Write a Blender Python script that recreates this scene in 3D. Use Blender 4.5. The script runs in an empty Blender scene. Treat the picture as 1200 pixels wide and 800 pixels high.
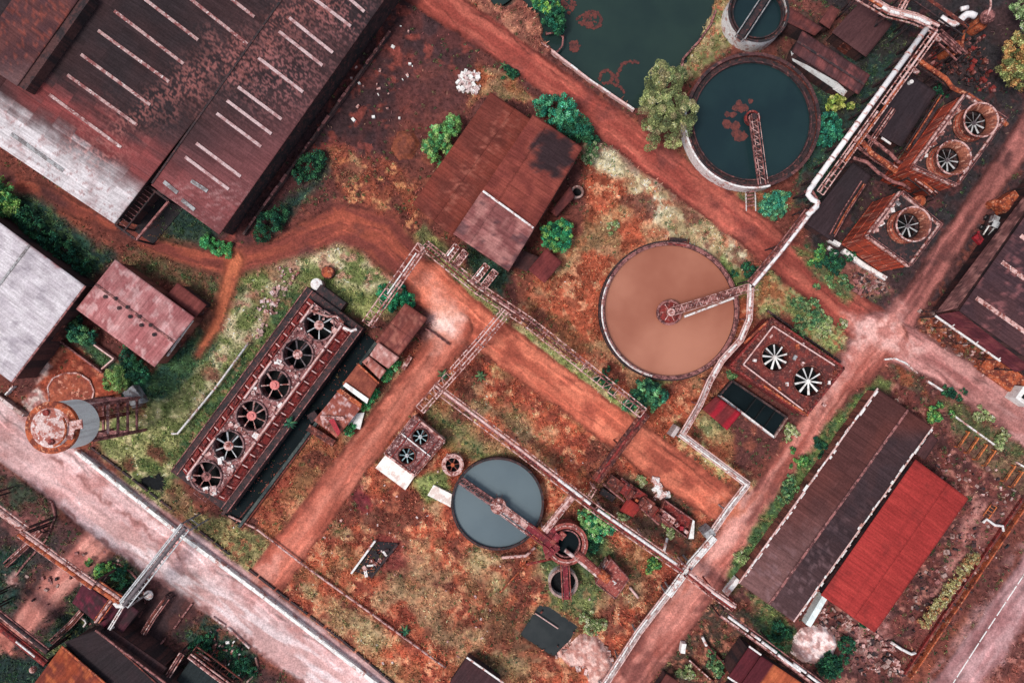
import bpy, math, random
import numpy as np
from mathutils import Vector
random.seed(7)
RNG = np.random.default_rng(11)
SC = bpy.context.scene
COL = SC.collection
PPM, HC = 7.5, 110.0           # metres: 7.5 photo pixels to a metre on the ground, camera 110 m up


def P(px, py, h=0.0):
    """world point of height h seen at photo pixel (px, py)"""
    k = (HC - h) / HC / PPM
    return Vector(((px - 600) * k, (400 - py) * k, h))


def lin(c):
    a = np.asarray(c, float) / 255.0
    return np.where(a <= 0.04045, a / 12.92, ((a + 0.055) / 1.055) ** 2.4)


def L4(c):
    r = lin(c)
    return (float(r[0]), float(r[1]), float(r[2]), 1.0)


# ---------------------------------------------------------------- noise
def _hash(ix, iy, seed):
    n = (ix.astype(np.int64) * 374761393 + iy.astype(np.int64) * 668265263 + seed * 1442695041) & 0x7FFFFFFF
    n = ((n ^ (n >> 13)) * 1274126177) & 0x7FFFFFFF
    n = ((n ^ (n >> 16)) * 974634731) & 0x7FFFFFFF
    return ((n ^ (n >> 15)) & 0xFFFFFF) / float(0xFFFFFF)


def vnoise(x, y, seed=0):
    ix, iy = np.floor(x), np.floor(y)
    fx, fy = x - ix, y - iy
    fx = fx * fx * (3 - 2 * fx)
    fy = fy * fy * (3 - 2 * fy)
    a = _hash(ix, iy, seed); b = _hash(ix + 1, iy, seed)
    c = _hash(ix, iy + 1, seed); d = _hash(ix + 1, iy + 1, seed)
    return (a * (1 - fx) + b * fx) * (1 - fy) + (c * (1 - fx) + d * fx) * fy


def fbm(x, y, s, octv=4, seed=0):
    x = np.asarray(x, float) / s; y = np.asarray(y, float) / s
    t = 0; amp = 1; tot = 0
    for k in range(octv):
        t = t + amp * vnoise(x + 17.3 * k, y - 9.1 * k, seed + k * 7)
        tot += amp; amp *= 0.55
        x = x * 2.03; y = y * 2.03
    return t / tot


def sst(a, b, x):
    t = np.clip((x - a) / (b - a), 0, 1)
    return t * t * (3 - 2 * t)


def mixc(a, b, m):
    m = np.asarray(m)[..., None]
    return np.asarray(a, float) * (1 - m) + np.asarray(b, float) * m


def sd_poly(px, py, poly):
    """signed distance, negative inside"""
    d = np.full(px.shape, 1e9); ins = np.zeros(px.shape, bool)
    n = len(poly)
    for i in range(n):
        ax, ay = poly[i]; bx, by = poly[(i + 1) % n]
        ex, ey = bx - ax, by - ay
        wx, wy = px - ax, py - ay
        t = np.clip((wx * ex + wy * ey) / (ex * ex + ey * ey + 1e-9), 0, 1)
        d = np.minimum(d, (wx - ex * t) ** 2 + (wy - ey * t) ** 2)
        c = ((ay > py) != (by > py))
        if ay != by:
            c &= px < (bx - ax) * (py - ay) / (by - ay) + ax
        ins ^= c
    return np.where(ins, -np.sqrt(d), np.sqrt(d))


def sd_line(px, py, pts, r):
    """distance to polyline minus (varying) radius; also along and across coordinates"""
    best = np.full(px.shape, 1e9); al = np.zeros(px.shape); ac = np.zeros(px.shape)
    L = 0
    for i in range(len(pts) - 1):
        ax, ay = pts[i]; bx, by = pts[i + 1]
        ex, ey = bx - ax, by - ay
        ln = math.hypot(ex, ey)
        wx, wy = px - ax, py - ay
        t = np.clip((wx * ex + wy * ey) / (ln * ln), 0, 1)
        d = np.hypot(wx - ex * t, wy - ey * t)
        r0 = r[i] if isinstance(r, (list, tuple)) else r
        r1 = r[i + 1] if isinstance(r, (list, tuple)) else r
        dd = d - (r0 * (1 - t) + r1 * t)
        m = dd < best
        best = np.where(m, dd, best)
        al = np.where(m, L + t * ln, al)
        ac = np.where(m, (wx * ey - wy * ex) / ln, ac)
        L += ln
    return best, al, ac


# ---------------------------------------------------------------- mesh builders
def raw_mesh(name, V, F4=None, F3=None, col=None, uv=None):
    """fast mesh from numpy arrays (faces all quads and/or all triangles)"""
    me = bpy.data.meshes.new(name)
    V = np.asarray(V, np.float32)
    me.vertices.add(len(V)); me.vertices.foreach_set('co', V.ravel())
    loops = []; starts = []; s = 0
    if F4 is not None and len(F4):
        F4 = np.asarray(F4, np.int32); loops.append(F4.ravel()); starts.append(np.arange(len(F4)) * 4); s = len(F4) * 4
    if F3 is not None and len(F3):
        F3 = np.asarray(F3, np.int32); loops.append(F3.ravel()); starts.append(s + np.arange(len(F3)) * 3)
    lp = np.concatenate(loops).astype(np.int32); st = np.concatenate(starts).astype(np.int32)
    me.loops.add(len(lp)); me.loops.foreach_set('vertex_index', lp)
    me.polygons.add(len(st)); me.polygons.foreach_set('loop_start', st)
    me.update(calc_edges=True)
    if col is not None:
        a = me.color_attributes.new('Col', 'FLOAT_COLOR', 'POINT')
        c = np.ones((len(V), 4), np.float32); c[:, :3] = col
        a.data.foreach_set('color', c.ravel())
    if uv is not None:
        u = me.uv_layers.new(name='UVMap')
        u.data.foreach_set('uv', np.asarray(uv, np.float32)[lp].ravel())
    return me


class MB:
    def __init__(s):
        s.v = []; s.f = []

    def add(s, vs, fs):
        n = len(s.v); s.v += [tuple(v) for v in vs]; s.f += [tuple(i + n for i in f) for f in fs]
        return s

    def prism(s, pts, z0, z1):
        """vertical prism over a 2-d outline; z1 may be a list of heights"""
        n = len(pts); zt = z1 if isinstance(z1, (list, tuple)) else [z1] * n
        area = sum(pts[i][0] * pts[(i + 1) % n][1] - pts[(i + 1) % n][0] * pts[i][1] for i in range(n))
        if area < 0:
            pts = list(pts)[::-1]; zt = list(zt)[::-1]
        vs = [(p[0], p[1], z0) for p in pts] + [(p[0], p[1], z) for p, z in zip(pts, zt)]
        fs = [tuple(range(n - 1, -1, -1)), tuple(range(n, 2 * n))]
        fs += [(i, (i + 1) % n, n + (i + 1) % n, n + i) for i in range(n)]
        return s.add(vs, fs)

    def slab(s, top, th):
        """a sheet (any 3-d polygon) with thickness straight down"""
        n = len(top)
        vs = [tuple(p) for p in top] + [(p[0], p[1], p[2] - th) for p in top]
        fs = [tuple(range(n)), tuple(range(2 * n - 1, n - 1, -1))] + [(i, n + i, n + (i + 1) % n, (i + 1) % n) for i in range(n)]
        return s.add(vs, fs)

    def box(s, c, dx, dy, z0, z1, ang=0.0):
        ca, sa = math.cos(ang), math.sin(ang)
        pts = [(c[0] + x * ca - y * sa, c[1] + x * sa + y * ca) for x, y in ((-dx, -dy), (dx, -dy), (dx, dy), (-dx, dy))]
        return s.prism(pts, z0, z1)

    def beam(s, p, q, w, h=None):
        h = h or w
        p, q = Vector(p), Vector(q); d = (q - p)
        if d.length < 1e-5:
            return s
        d.normalize()
        side = d.cross(Vector((0, 0, 1)))
        side = Vector((1, 0, 0)) if side.length < 1e-3 else side.normalized()
        up = side.cross(d)
        vs = []
        for b in (p, q):
            for a, c in ((-1, -1), (1, -1), (1, 1), (-1, 1)):
                vs.append(b + side * (a * w / 2) + up * (c * h / 2))
        return s.add(vs, [(0, 1, 2, 3), (7, 6, 5, 4), (0, 4, 5, 1), (1, 5, 6, 2), (2, 6, 7, 3), (3, 7, 4, 0)])

    def tube(s, pts, r, n=10, cap=True):
        pts = [Vector(p) for p in pts]; rings = []
        m = len(pts)
        rr = r if isinstance(r, (list, tuple)) else [r] * m
        ref = None
        for i in range(m):
            d = (pts[min(i + 1, m - 1)] - pts[max(i - 1, 0)])
            d = d.normalized() if d.length > 1e-6 else Vector((0, 0, 1))
            if ref is None:
                ref = d.orthogonal().normalized()
            ref = (ref - d * ref.dot(d)); ref = ref.normalized() if ref.length > 1e-4 else d.orthogonal().normalized()
            b = d.cross(ref)
            rings.append([pts[i] + (ref * math.cos(2 * math.pi * k / n) + b * math.sin(2 * math.pi * k / n)) * rr[i] for k in range(n)])
        vs = [v for rg in rings for v in rg]
        fs = [(i * n + k, i * n + (k + 1) % n, (i + 1) * n + (k + 1) % n, (i + 1) * n + k) for i in range(m - 1) for k in range(n)]
        if cap:
            fs += [tuple(range(n - 1, -1, -1)), tuple(range((m - 1) * n, m * n))]
        return s.add(vs, fs)

    def lathe(s, c, prof, n=32, a0=0.0, a1=2 * math.pi, close=False):
        """prof: list of (r, z). close joins the last profile point to the first (solid ring)"""
        full = abs(a1 - a0 - 2 * math.pi) < 1e-6
        na = n if full else n + 1
        m = len(prof)
        vs = []
        for k in range(na):
            a = a0 + (a1 - a0) * k / n
            vs += [(c[0] + r * math.cos(a), c[1] + r * math.sin(a), z) for r, z in prof]
        fs = []
        for k in range(n):
            k2 = (k + 1) % na
            for i in range(m if close else m - 1):
                j = (i + 1) % m
                fs.append((k * m + i, k2 * m + i, k2 * m + j, k * m + j))
        return s.add(vs, fs)

    def cyl(s, c, r, z0, z1, n=20, r1=None):
        r1 = r if r1 is None else r1
        return s.lathe(c, [(0.001, z0), (r, z0), (r1, z1), (0.001, z1)], n)

    def ring(s, c, ri, ro, z0, z1, n=48):
        return s.lathe(c, [(ro, z0), (ro, z1), (ri, z1), (ri, z0)], n, close=True)

    def ball(s, c, r, n=16, sz=1.0, z0=-1.0):
        prof = []
        for k in range(n // 2 + 1):
            a = -math.pi / 2 + math.pi * k / (n // 2)
            if math.sin(a) >= z0 - 1e-6:
                prof.append((max(r * math.cos(a), 0.001), c[2] + r * sz * math.sin(a)))
        return s.lathe(c, prof, n)

    def build(s, name, mat, parent=None, smooth=False):
        off = parent_loc(parent) if parent is not None else (0, 0, 0)
        me = bpy.data.meshes.new(name)
        me.from_pydata([(v[0] - off[0], v[1] - off[1], v[2] - off[2]) for v in s.v], [], s.f)
        me.materials.append(mat)
        fix_normals(me)
        if smooth:
            me.polygons.foreach_set('use_smooth', [True] * len(me.polygons))
        o = bpy.data.objects.new(name, me); COL.objects.link(o)
        if parent is not None:
            o.parent = parent
        return o


import bmesh


def fix_normals(me):
    b = bmesh.new(); b.from_mesh(me)
    bmesh.ops.recalc_face_normals(b, faces=b.faces)
    b.to_mesh(me); b.free()


def parent_loc(o):
    t = Vector((0, 0, 0))
    while o is not None:
        t = t + o.location; o = o.parent
    return t


def tag(o, label=None, cat=None, group=None, kind=None):
    if label: o['label'] = label
    if cat: o['category'] = cat
    if group: o['group'] = group
    if kind: o['kind'] = kind
    return o


def thing(name, label, cat, loc, group=None):
    o = bpy.data.objects.new(name, None); COL.objects.link(o)
    o.location = Vector((loc[0], loc[1], loc[2] if len(loc) > 2 else 0.0)); o.empty_display_size = 0.5
    return tag(o, label, cat, group)


def link_mesh(name, me, mat, parent=None):
    me.materials.append(mat)
    o = bpy.data.objects.new(name, me); COL.objects.link(o)
    if parent is not None:
        o.parent = parent
    return o


# ---------------------------------------------------------------- materials
def new_mat(name):
    m = bpy.data.materials.new(name); m.use_nodes = True
    nt = m.node_tree; b = nt.nodes['Principled BSDF']
    return m, nt, b


def N(nt, t, **kw):
    n = nt.nodes.new(t)
    for k, v in kw.items():
        setattr(n, k, v)
    return n


def mixnode(nt, fac, a, b, mode='MIX'):
    n = N(nt, 'ShaderNodeMix', data_type='RGBA', blend_type=mode)
    for s, v in ((n.inputs[0], fac), (n.inputs[6], a), (n.inputs[7], b)):
        if hasattr(v, 'links') or hasattr(v, 'is_linked'):
            nt.links.new(v, s)
        else:
            s.default_value = v
    return n.outputs[2]


def noise_fac(nt, coord, scale, lo, hi, detail=5, rough=0.62, vec_scale=None):
    if vec_scale:
        mp = N(nt, 'ShaderNodeMapping'); mp.inputs['Scale'].default_value = vec_scale
        nt.links.new(coord, mp.inputs['Vector']); coord = mp.outputs[0]
    n = N(nt, 'ShaderNodeTexNoise'); n.inputs['Scale'].default_value = scale
    n.inputs['Detail'].default_value = detail; n.inputs['Roughness'].default_value = rough
    nt.links.new(coord, n.inputs['Vector'])
    r = N(nt, 'ShaderNodeMapRange'); r.inputs[1].default_value = lo; r.inputs[2].default_value = hi
    r.interpolation_type = 'SMOOTHSTEP'
    nt.links.new(n.outputs[0], r.inputs[0])
    return r.outputs[0], n.outputs[0]


def weathered(name, base, stain, amount=0.5, scale=1.0, rough=0.8, streak=False, var=0.35, bump=0.3, third=None):
    """paint or steel of colour base with stains/rust of colour stain over 'amount' of it"""
    m, nt, b = new_mat(name)
    co = N(nt, 'ShaderNodeTexCoord').outputs['Object']
    vs = (1.0, 1.0, 0.05) if streak else None
    f1, raw = noise_fac(nt, co, scale, 0.62 - amount * 0.35, 0.74 - amount * 0.35, 6, 0.68, vs)
    c = mixnode(nt, f1, L4(base), L4(stain))
    if third is not None:
        f3, _ = noise_fac(nt, co, scale * 2.7, 0.56, 0.66, 4, 0.6, vs)
        c = mixnode(nt, f3, c, L4(third))
    f2, r2 = noise_fac(nt, co, scale * 6, 0.3, 0.7, 4, 0.7)
    lo, hi = 1 - var, 1 + var * 0.6
    v = mixnode(nt, f2, (lo, lo, lo, 1), (hi, hi, hi, 1))
    c = mixnode(nt, 1.0, c, v, 'MULTIPLY')
    nt.links.new(c, b.inputs['Base Color'])
    b.inputs['Roughness'].default_value = rough
    b.inputs['Specular IOR Level'].default_value = 0.25
    if bump:
        bp = N(nt, 'ShaderNodeBump'); bp.inputs['Strength'].default_value = bump; bp.inputs['Distance'].default_value = 0.05
        nt.links.new(r2, bp.inputs['Height']); nt.links.new(bp.outputs[0], b.inputs['Normal'])
    return m


def vcol_mat(name, rough=0.95, scale=2.5, var=0.45, bump=0.5, dist=0.12, spec=0.15):
    m, nt, b = new_mat(name)
    a = N(nt, 'ShaderNodeVertexColor', layer_name='Col').outputs[0]
    co = N(nt, 'ShaderNodeTexCoord').outputs['Object']
    f1, r1 = noise_fac(nt, co, scale, 0.3, 0.7, 6, 0.75)
    f2, r2 = noise_fac(nt, co, scale * 4.5, 0.35, 0.65, 3, 0.7)
    lo, hi = 1 - var, 1 + var
    v = mixnode(nt, f1, (lo, lo, lo, 1), (hi, hi * 0.98, hi * 0.96, 1))
    v2 = mixnode(nt, f2, (0.8, 0.8, 0.8, 1), (1.2, 1.2, 1.2, 1))
    c = mixnode(nt, 1.0, mixnode(nt, 1.0, a, v, 'MULTIPLY'), v2, 'MULTIPLY')
    nt.links.new(c, b.inputs['Base Color'])
    b.inputs['Roughness'].default_value = rough
    b.inputs['Specular IOR Level'].default_value = spec
    bp = N(nt, 'ShaderNodeBump'); bp.inputs['Strength'].default_value = bump; bp.inputs['Distance'].default_value = dist
    nt.links.new(r1, bp.inputs['Height']); nt.links.new(bp.outputs[0], b.inputs['Normal'])
    return m


def roof_mat(name, pitch=0.42, sheet=(0.95, 3.2), tint=0.25, corr=0.35, rough=0.7):
    """corrugated sheets: colour attribute, a tint for every sheet, corrugation along the slope"""
    m, nt, b = new_mat(name)
    a = N(nt, 'ShaderNodeVertexColor', layer_name='Col').outputs[0]
    uv = N(nt, 'ShaderNodeUVMap', uv_map='UVMap').outputs[0]
    br = N(nt, 'ShaderNodeTexBrick'); br.offset = 0.0; br.squash = 1.0
    br.inputs['Scale'].default_value = 1.0; br.inputs['Brick Width'].default_value = sheet[0]; br.inputs['Row Height'].default_value = sheet[1]
    br.inputs['Mortar Size'].default_value = 0.012; br.inputs['Mortar Smooth'].default_value = 0.2
    lo, hi = 1 - tint, 1 + tint
    br.inputs['Color1'].default_value = (lo, lo, lo, 1); br.inputs['Color2'].default_value = (hi, hi, hi, 1); br.inputs['Mortar'].default_value = (0.55, 0.55, 0.55, 1)
    nt.links.new(uv, br.inputs['Vector'])
    sx = N(nt, 'ShaderNodeSeparateXYZ'); nt.links.new(uv, sx.inputs[0])
    mu = N(nt, 'ShaderNodeMath', operation='MULTIPLY'); mu.inputs[1].default_value = 2 * math.pi / pitch
    nt.links.new(sx.outputs[0], mu.inputs[0])
    sn = N(nt, 'ShaderNodeMath', operation='SINE'); nt.links.new(mu.outputs[0], sn.inputs[0])
    # streaks down the slope and blotches
    f1, r1 = noise_fac(nt, uv, 1.0, 0.3, 0.72, 5, 0.7, (2.6, 0.22, 1))
    f2, r2 = noise_fac(nt, uv, 3.2, 0.34, 0.66, 4, 0.75)
    v1 = mixnode(nt, f1, (0.76, 0.74, 0.74, 1), (1.2, 1.2, 1.2, 1))
    v2 = mixnode(nt, f2, (0.84, 0.84, 0.84, 1), (1.14, 1.14, 1.14, 1))
    c = mixnode(nt, 1.0, a, br.outputs[0], 'MULTIPLY')
    c = mixnode(nt, 1.0, c, v1, 'MULTIPLY'); c = mixnode(nt, 1.0, c, v2, 'MULTIPLY')
    nt.links.new(c, b.inputs['Base Color'])
    b.inputs['Roughness'].default_value = max(rough, .85); b.inputs['Specular IOR Level'].default_value = 0.08
    bp = N(nt, 'ShaderNodeBump'); bp.inputs['Strength'].default_value = corr; bp.inputs['Distance'].default_value = 0.06
    nt.links.new(sn.outputs[0], bp.inputs['Height']); nt.links.new(bp.outputs[0], b.inputs['Normal'])
    return m


def water_mat(name, c1, c2, scale=0.12, rough=0.12, bump=0.06):
    m, nt, b = new_mat(name)
    co = N(nt, 'ShaderNodeTexCoord').outputs['Object']
    f, r = noise_fac(nt, co, scale, 0.35, 0.68, 4, 0.55)
    c = mixnode(nt, f, L4(c1), L4(c2))
    nt.links.new(c, b.inputs['Base Color'])
    b.inputs['Roughness'].default_value = rough; b.inputs['IOR'].default_value = 1.33
    f2, r2 = noise_fac(nt, co, 2.2, 0.3, 0.7, 3, 0.5)
    bp = N(nt, 'ShaderNodeBump'); bp.inputs['Strength'].default_value = bump; bp.inputs['Distance'].default_value = 0.03
    nt.links.new(r2, bp.inputs['Height']); nt.links.new(bp.outputs[0], b.inputs['Normal'])
    return m


def leaf_mat(name):
    m, nt, b = new_mat(name)
    a = N(nt, 'ShaderNodeVertexColor', layer_name='Col').outputs[0]
    nt.links.new(a, b.inputs['Base Color']); b.inputs['Roughness'].default_value = 0.75
    b.inputs['Specular IOR Level'].default_value = 0.12
    tr = N(nt, 'ShaderNodeBsdfTranslucent'); nt.links.new(a, tr.inputs[0])
    mx = N(nt, 'ShaderNodeMixShader'); mx.inputs[0].default_value = 0.25
    nt.links.new(b.outputs[0], mx.inputs[1]); nt.links.new(tr.outputs[0], mx.inputs[2])
    nt.links.new(mx.outputs[0], nt.nodes['Material Output'].inputs[0])
    return m


M = {}
M['ground'] = vcol_mat('earth', 0.97, 2.2, 0.34, 0.8, 0.12)
M['road'] = vcol_mat('packed_dirt', 0.92, 0.8, 0.12, 0.35, 0.06)
M['roof'] = roof_mat('corrugated_roof', tint=.13, corr=.16)
M['roof_fine'] = roof_mat('fine_roof', 0.3, (1.1, 60.0), 0.04, 0.1, 0.6)
M['roof_plain'] = roof_mat('painted_roof', 0.5, (1.0, 60.0), 0.012, 0.03, 0.55)
M['leaf'] = leaf_mat('leaf')
M['bark'] = weathered('bark', (82, 66, 54), (50, 42, 38), 0.5, 3)
M['wall'] = weathered('wall_plaster', (140, 84, 72), (90, 52, 46), 0.5, 0.5, 0.9, True)
M['wall_pale'] = weathered('wall_pale', (190, 160, 152), (140, 80, 68), 0.45, 0.5, 0.9, True)
M['wall_dark'] = weathered('wall_dark', (80, 52, 50), (48, 38, 40), 0.5, 0.5, 0.9, True)
M['rust'] = weathered('rusty_steel', (112, 54, 45), (70, 40, 38), 0.5, 0.9, 0.85, third=(158, 104, 92))
M['rust_red'] = weathered('red_oxide_steel', (128, 44, 40), (80, 36, 36), 0.45, 1.0, 0.8, third=(160, 92, 84))
M['rust_orange'] = weathered('orange_rust', (176, 88, 56), (112, 52, 40), 0.5, 0.9, 0.85, third=(206, 140, 108))
M['rust_streak'] = weathered('streaked_rust', (172, 70, 48), (120, 50, 40), 0.5, 1.6, 0.85, True, third=(196, 132, 112))
M['pink'] = weathered('faded_pink_steel', (204, 160, 152), (124, 66, 58), 0.5, 1.1, 0.8, third=(220, 200, 196))
M['pink_dark'] = weathered('dull_pink_steel', (150, 96, 92), (84, 50, 50), 0.5, 1.1, 0.8, third=(180, 130, 124))
M['dark'] = weathered('dark_steel', (66, 47, 48), (42, 38, 40), 0.5, 0.8, 0.8, third=(104, 62, 58))
M['white'] = weathered('white_paint', (222, 216, 212), (178, 126, 116), 0.35, 0.9, 0.7, third=(232, 230, 228))
M['white_clean'] = weathered('clean_white', (228, 225, 220), (200, 190, 184), 0.35, 1.0, 0.6, var=0.12)
M['grey'] = weathered('galvanised', (160, 158, 158), (110, 100, 100), 0.5, 1.2, 0.6)
M['concrete'] = weathered('concrete', (168, 140, 132), (116, 80, 74), 0.5, 0.6, 0.95)
M['concrete_pale'] = weathered('pale_concrete', (206, 184, 180), (150, 100, 94), 0.42, 0.7, 0.95)
M['concrete_dark'] = weathered('dark_concrete', (88, 66, 64), (54, 45, 46), 0.5, 0.6, 0.95, third=(120, 76, 70))
M['tar'] = weathered('tar_sheet', (50, 42, 44), (40, 37, 40), 0.5, 0.4, 0.95, var=0.2)
M['black'] = weathered('plain_black', (20, 22, 24), (12, 14, 16), 0.5, 2, 0.9, var=0.2)  # plain black; in the fan wells it stands for the void's darkness
M['cloth_red'] = weathered('red_sheet', (158, 40, 50), (110, 34, 40), 0.4, 0.7, 0.6)
M['teal_paint'] = weathered('teal_white_paint', (228, 238, 236), (206, 214, 212), 0.45, 0.8, 0.5, True, var=0.15)
M['glass'] = weathered('dirty_glass', (40, 50, 56), (60, 60, 62), 0.4, 2, 0.2)
M['w_teal'] = water_mat('teal_water', (24, 41, 45), (30, 49, 51), .12, .12, .14)
M['w_pond'] = water_mat('pond_water', (38, 54, 49), (32, 47, 45), .12, .12, .14)
M['w_brown'] = water_mat('brown_water', (144, 86, 67), (172, 114, 92), 0.06, 0.3, 0.08)
M['w_slate'] = water_mat('slate_water', (92, 105, 110), (84, 97, 103), 0.1, 0.25, 0.03)
M['w_black'] = water_mat('black_water', (15, 23, 26), (20, 29, 32), 0.3, .35)
M['w_tarn'] = water_mat('tarn_water', (26, 32, 34), (38, 42, 43), 0.5, .4)
M['w_black'].node_tree.nodes['Principled BSDF'].inputs['Specular IOR Level'].default_value = .05; M['w_black'].node_tree.nodes['Principled BSDF'].inputs['Roughness'].default_value = .55
M['strip'] = weathered('skylight_strip', (176, 142, 138), (128, 72, 70), 0.5, 0.8, 0.6, third=(206, 190, 186))
M['strip_pale'] = weathered('pale_skylight_strip', (190, 162, 160), (160, 118, 116), 0.4, 0.8, 0.6)
M['cap_red'] = weathered('red_cap', (196, 78, 70), (186, 68, 62), 0.4, 0.8, 0.55, var=.1)
M['deck'] = weathered('grimy_deck', (146, 94, 92), (92, 52, 52), 0.5, 1.3, 0.85, third=(214, 190, 186))
M['deck_red'] = weathered('red_deck', (118, 52, 46), (84, 44, 42), 0.5, 0.9, 0.85, third=(150, 90, 80))
M['hub_red'] = weathered('red_hub', (214, 130, 124), (190, 100, 96), 0.4, 2, 0.7)
M['grey_pale'] = weathered('pale_blade', (190, 190, 190), (150, 150, 152), 0.4, 2, 0.6, var=.15)
M['grey_dull'] = weathered('dull_blade', (108, 96, 98), (80, 72, 76), 0.4, 2, 0.6)
M['grey_teal'] = weathered('teal_blade', (160, 186, 188), (110, 130, 134), 0.4, 2, 0.6)
M['stack'] = weathered('stack_shell', (156, 92, 72), (108, 60, 50), 0.5, 1.0, 0.8, True, third=(206, 150, 128))
M['moss'] = weathered('mossy_timber', (94, 78, 64), (62, 66, 52), 0.5, 0.9, 0.95)
M['rim_dark'] = weathered('tank_rim', (84, 52, 52), (52, 42, 44), 0.5, 0.5, 0.85, third=(120, 76, 72))
M['pink_pale'] = weathered('pale_rail', (216, 180, 174), (190, 140, 130), 0.4, 1.0, 0.8)
M['slab_white'] = weathered('white_slab', (240, 232, 224), (214, 192, 182), 0.4, 0.8, 0.9, var=.15)
M['scum'] = weathered('scum_flake', (108, 58, 52), (84, 50, 48), 0.5, 1.5, 0.95)
M['lid'] = weathered('peeling_lid', (206, 176, 170), (160, 92, 80), 0.5, 0.8, 0.85, third=(224, 208, 204))
M['pad'] = weathered('orange_pad', (160, 84, 62), (132, 66, 52), 0.5, 0.5, 0.95, third=(196, 134, 112))
M['concrete_green'] = weathered('mossy_concrete', (78, 84, 80), (54, 62, 62), 0.5, 0.5, 0.95)
M['conc_white'] = weathered('whitish_cover', (184, 168, 164), (140, 112, 108), 0.45, 0.7, 0.85, var=.2)
M['white_pipe'] = weathered('white_pipe_paint', (226, 220, 218), (196, 150, 140), 0.3, 0.9, 0.5, var=.15)
M['rust_yellow'] = weathered('orange_bar', (206, 116, 66), (120, 62, 44), 0.45, 1.5, 0.8)
M['ring_dull'] = weathered('ring_steel', (140, 104, 102), (60, 46, 48), 0.5, 1.2, 0.8, third=(150, 110, 108))
M['maroon'] = weathered('maroon_paint', (128, 44, 52), (92, 38, 42), 0.4, 1.0, 0.8, third=(160, 86, 84))
M['ring_red'] = weathered('red_ring', (152, 76, 68), (112, 54, 50), 0.45, 1.0, 0.8, third=(190, 134, 122))
# ================================================================= GROUND
def axis(lo, hi, step, outer):
    d = np.arange(lo, hi + step, step)
    return np.concatenate([lo - np.array(outer[::-1]), d, d[-1] + np.array(outer)])


OUT = [15, 45, 110, 250, 600, 1500, 4000, 11000]
GX = axis(-150, 1350, 1.5, OUT); GY = axis(-120, 920, 1.5, OUT)
PX, PY = np.meshgrid(GX, GY)
SH = PX.shape
WX = PX + (fbm(PX, PY, 22, 3, 1) - .5) * 16 + (fbm(PX, PY, 5, 2, 2) - .5) * 6
WY = PY + (fbm(PX, PY, 22, 3, 3) - .5) * 16 + (fbm(PX, PY, 5, 2, 4) - .5) * 6
N_big = fbm(PX, PY, 70, 4, 5); N_mid = fbm(PX, PY, 18, 4, 6); N_fine = fbm(PX, PY, 5, 3, 7)
CG = mixc((112, 62, 53), (84, 50, 47), sst(.35, .65, N_big))
CG = mixc(CG, (138, 78, 60), sst(.55, .7, N_mid) * .6)
GD = np.full(SH, 0.25)          # grass density
GG = np.zeros(SH)               # greenness of the grass (0 dry, 1 green)
RD = np.zeros(SH)               # road-ness
HG = np.zeros(SH)               # ground height


def mask_poly(poly, feather=5, warp=True):
    xs = [p[0] for p in poly]; ys = [p[1] for p in poly]; g = feather + 20
    m = np.zeros(SH)
    ix = np.where((GX > min(xs) - g) & (GX < max(xs) + g))[0]; iy = np.where((GY > min(ys) - g) & (GY < max(ys) + g))[0]
    if not len(ix) or not len(iy): return m
    sl = np.s_[iy[0]:iy[-1] + 1, ix[0]:ix[-1] + 1]
    d = sd_poly((WX if warp else PX)[sl], (WY if warp else PY)[sl], poly)
    m[sl] = 1 - sst(-feather, feather, d)
    return m


def mask_blob(x, y, rx, ry=None, ang=0, soft=.5):
    ry = ry or rx
    ca, sa = math.cos(math.radians(ang)), math.sin(math.radians(ang))
    dx, dy = WX - x, WY - y
    r = np.hypot((dx * ca + dy * sa) / rx, (-dx * sa + dy * ca) / ry)
    return 1 - sst(1 - soft, 1 + soft, r + (N_mid - .5) * .9)


def lay(m, c1, c2, s=16, seed=20, k=(.35, .65), dens=None, green=None, c3=None, amt=1.0, ang=None):
    yy = np.where(m.max(1) > 0)[0]; xx = np.where(m.max(0) > 0)[0]
    if not len(yy) or not len(xx): return
    w = np.s_[yy[0]:yy[-1] + 1, xx[0]:xx[-1] + 1]
    mw = m[w]
    X, Y = PX[w], PY[w]
    if ang is not None:      # noise drawn out along the wheel tracks
        ca, sa = math.cos(math.radians(ang)), math.sin(math.radians(ang))
        X, Y = (X * ca + Y * sa) * .22, -X * sa + Y * ca
    f = fbm(X, Y, s, 4, seed)
    c = mixc(c1, c2, sst(k[0], k[1], f))
    if c3 is not None:
        c = mixc(c, c3, sst(.56, .68, fbm(PX[w], PY[w], s * .6, 4, seed + 50)))
    CG[w] = mixc(CG[w], c, mw * amt)
    if dens is not None: GD[w] = GD[w] * (1 - mw) + dens * mw
    if green is not None: GG[w] = GG[w] * (1 - mw) + green * mw


OR1, OR2, OR3 = (170, 88, 64), (126, 62, 49), (200, 136, 104)
PALE1, PALE2 = (194, 180, 146), (158, 136, 102)
GRN1, GRN2 = (102, 110, 66), (70, 88, 60)
DG1, DG2 = (46, 74, 62), (36, 54, 50)
DK1, DK2 = (82, 47, 46), (60, 42, 44)

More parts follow.
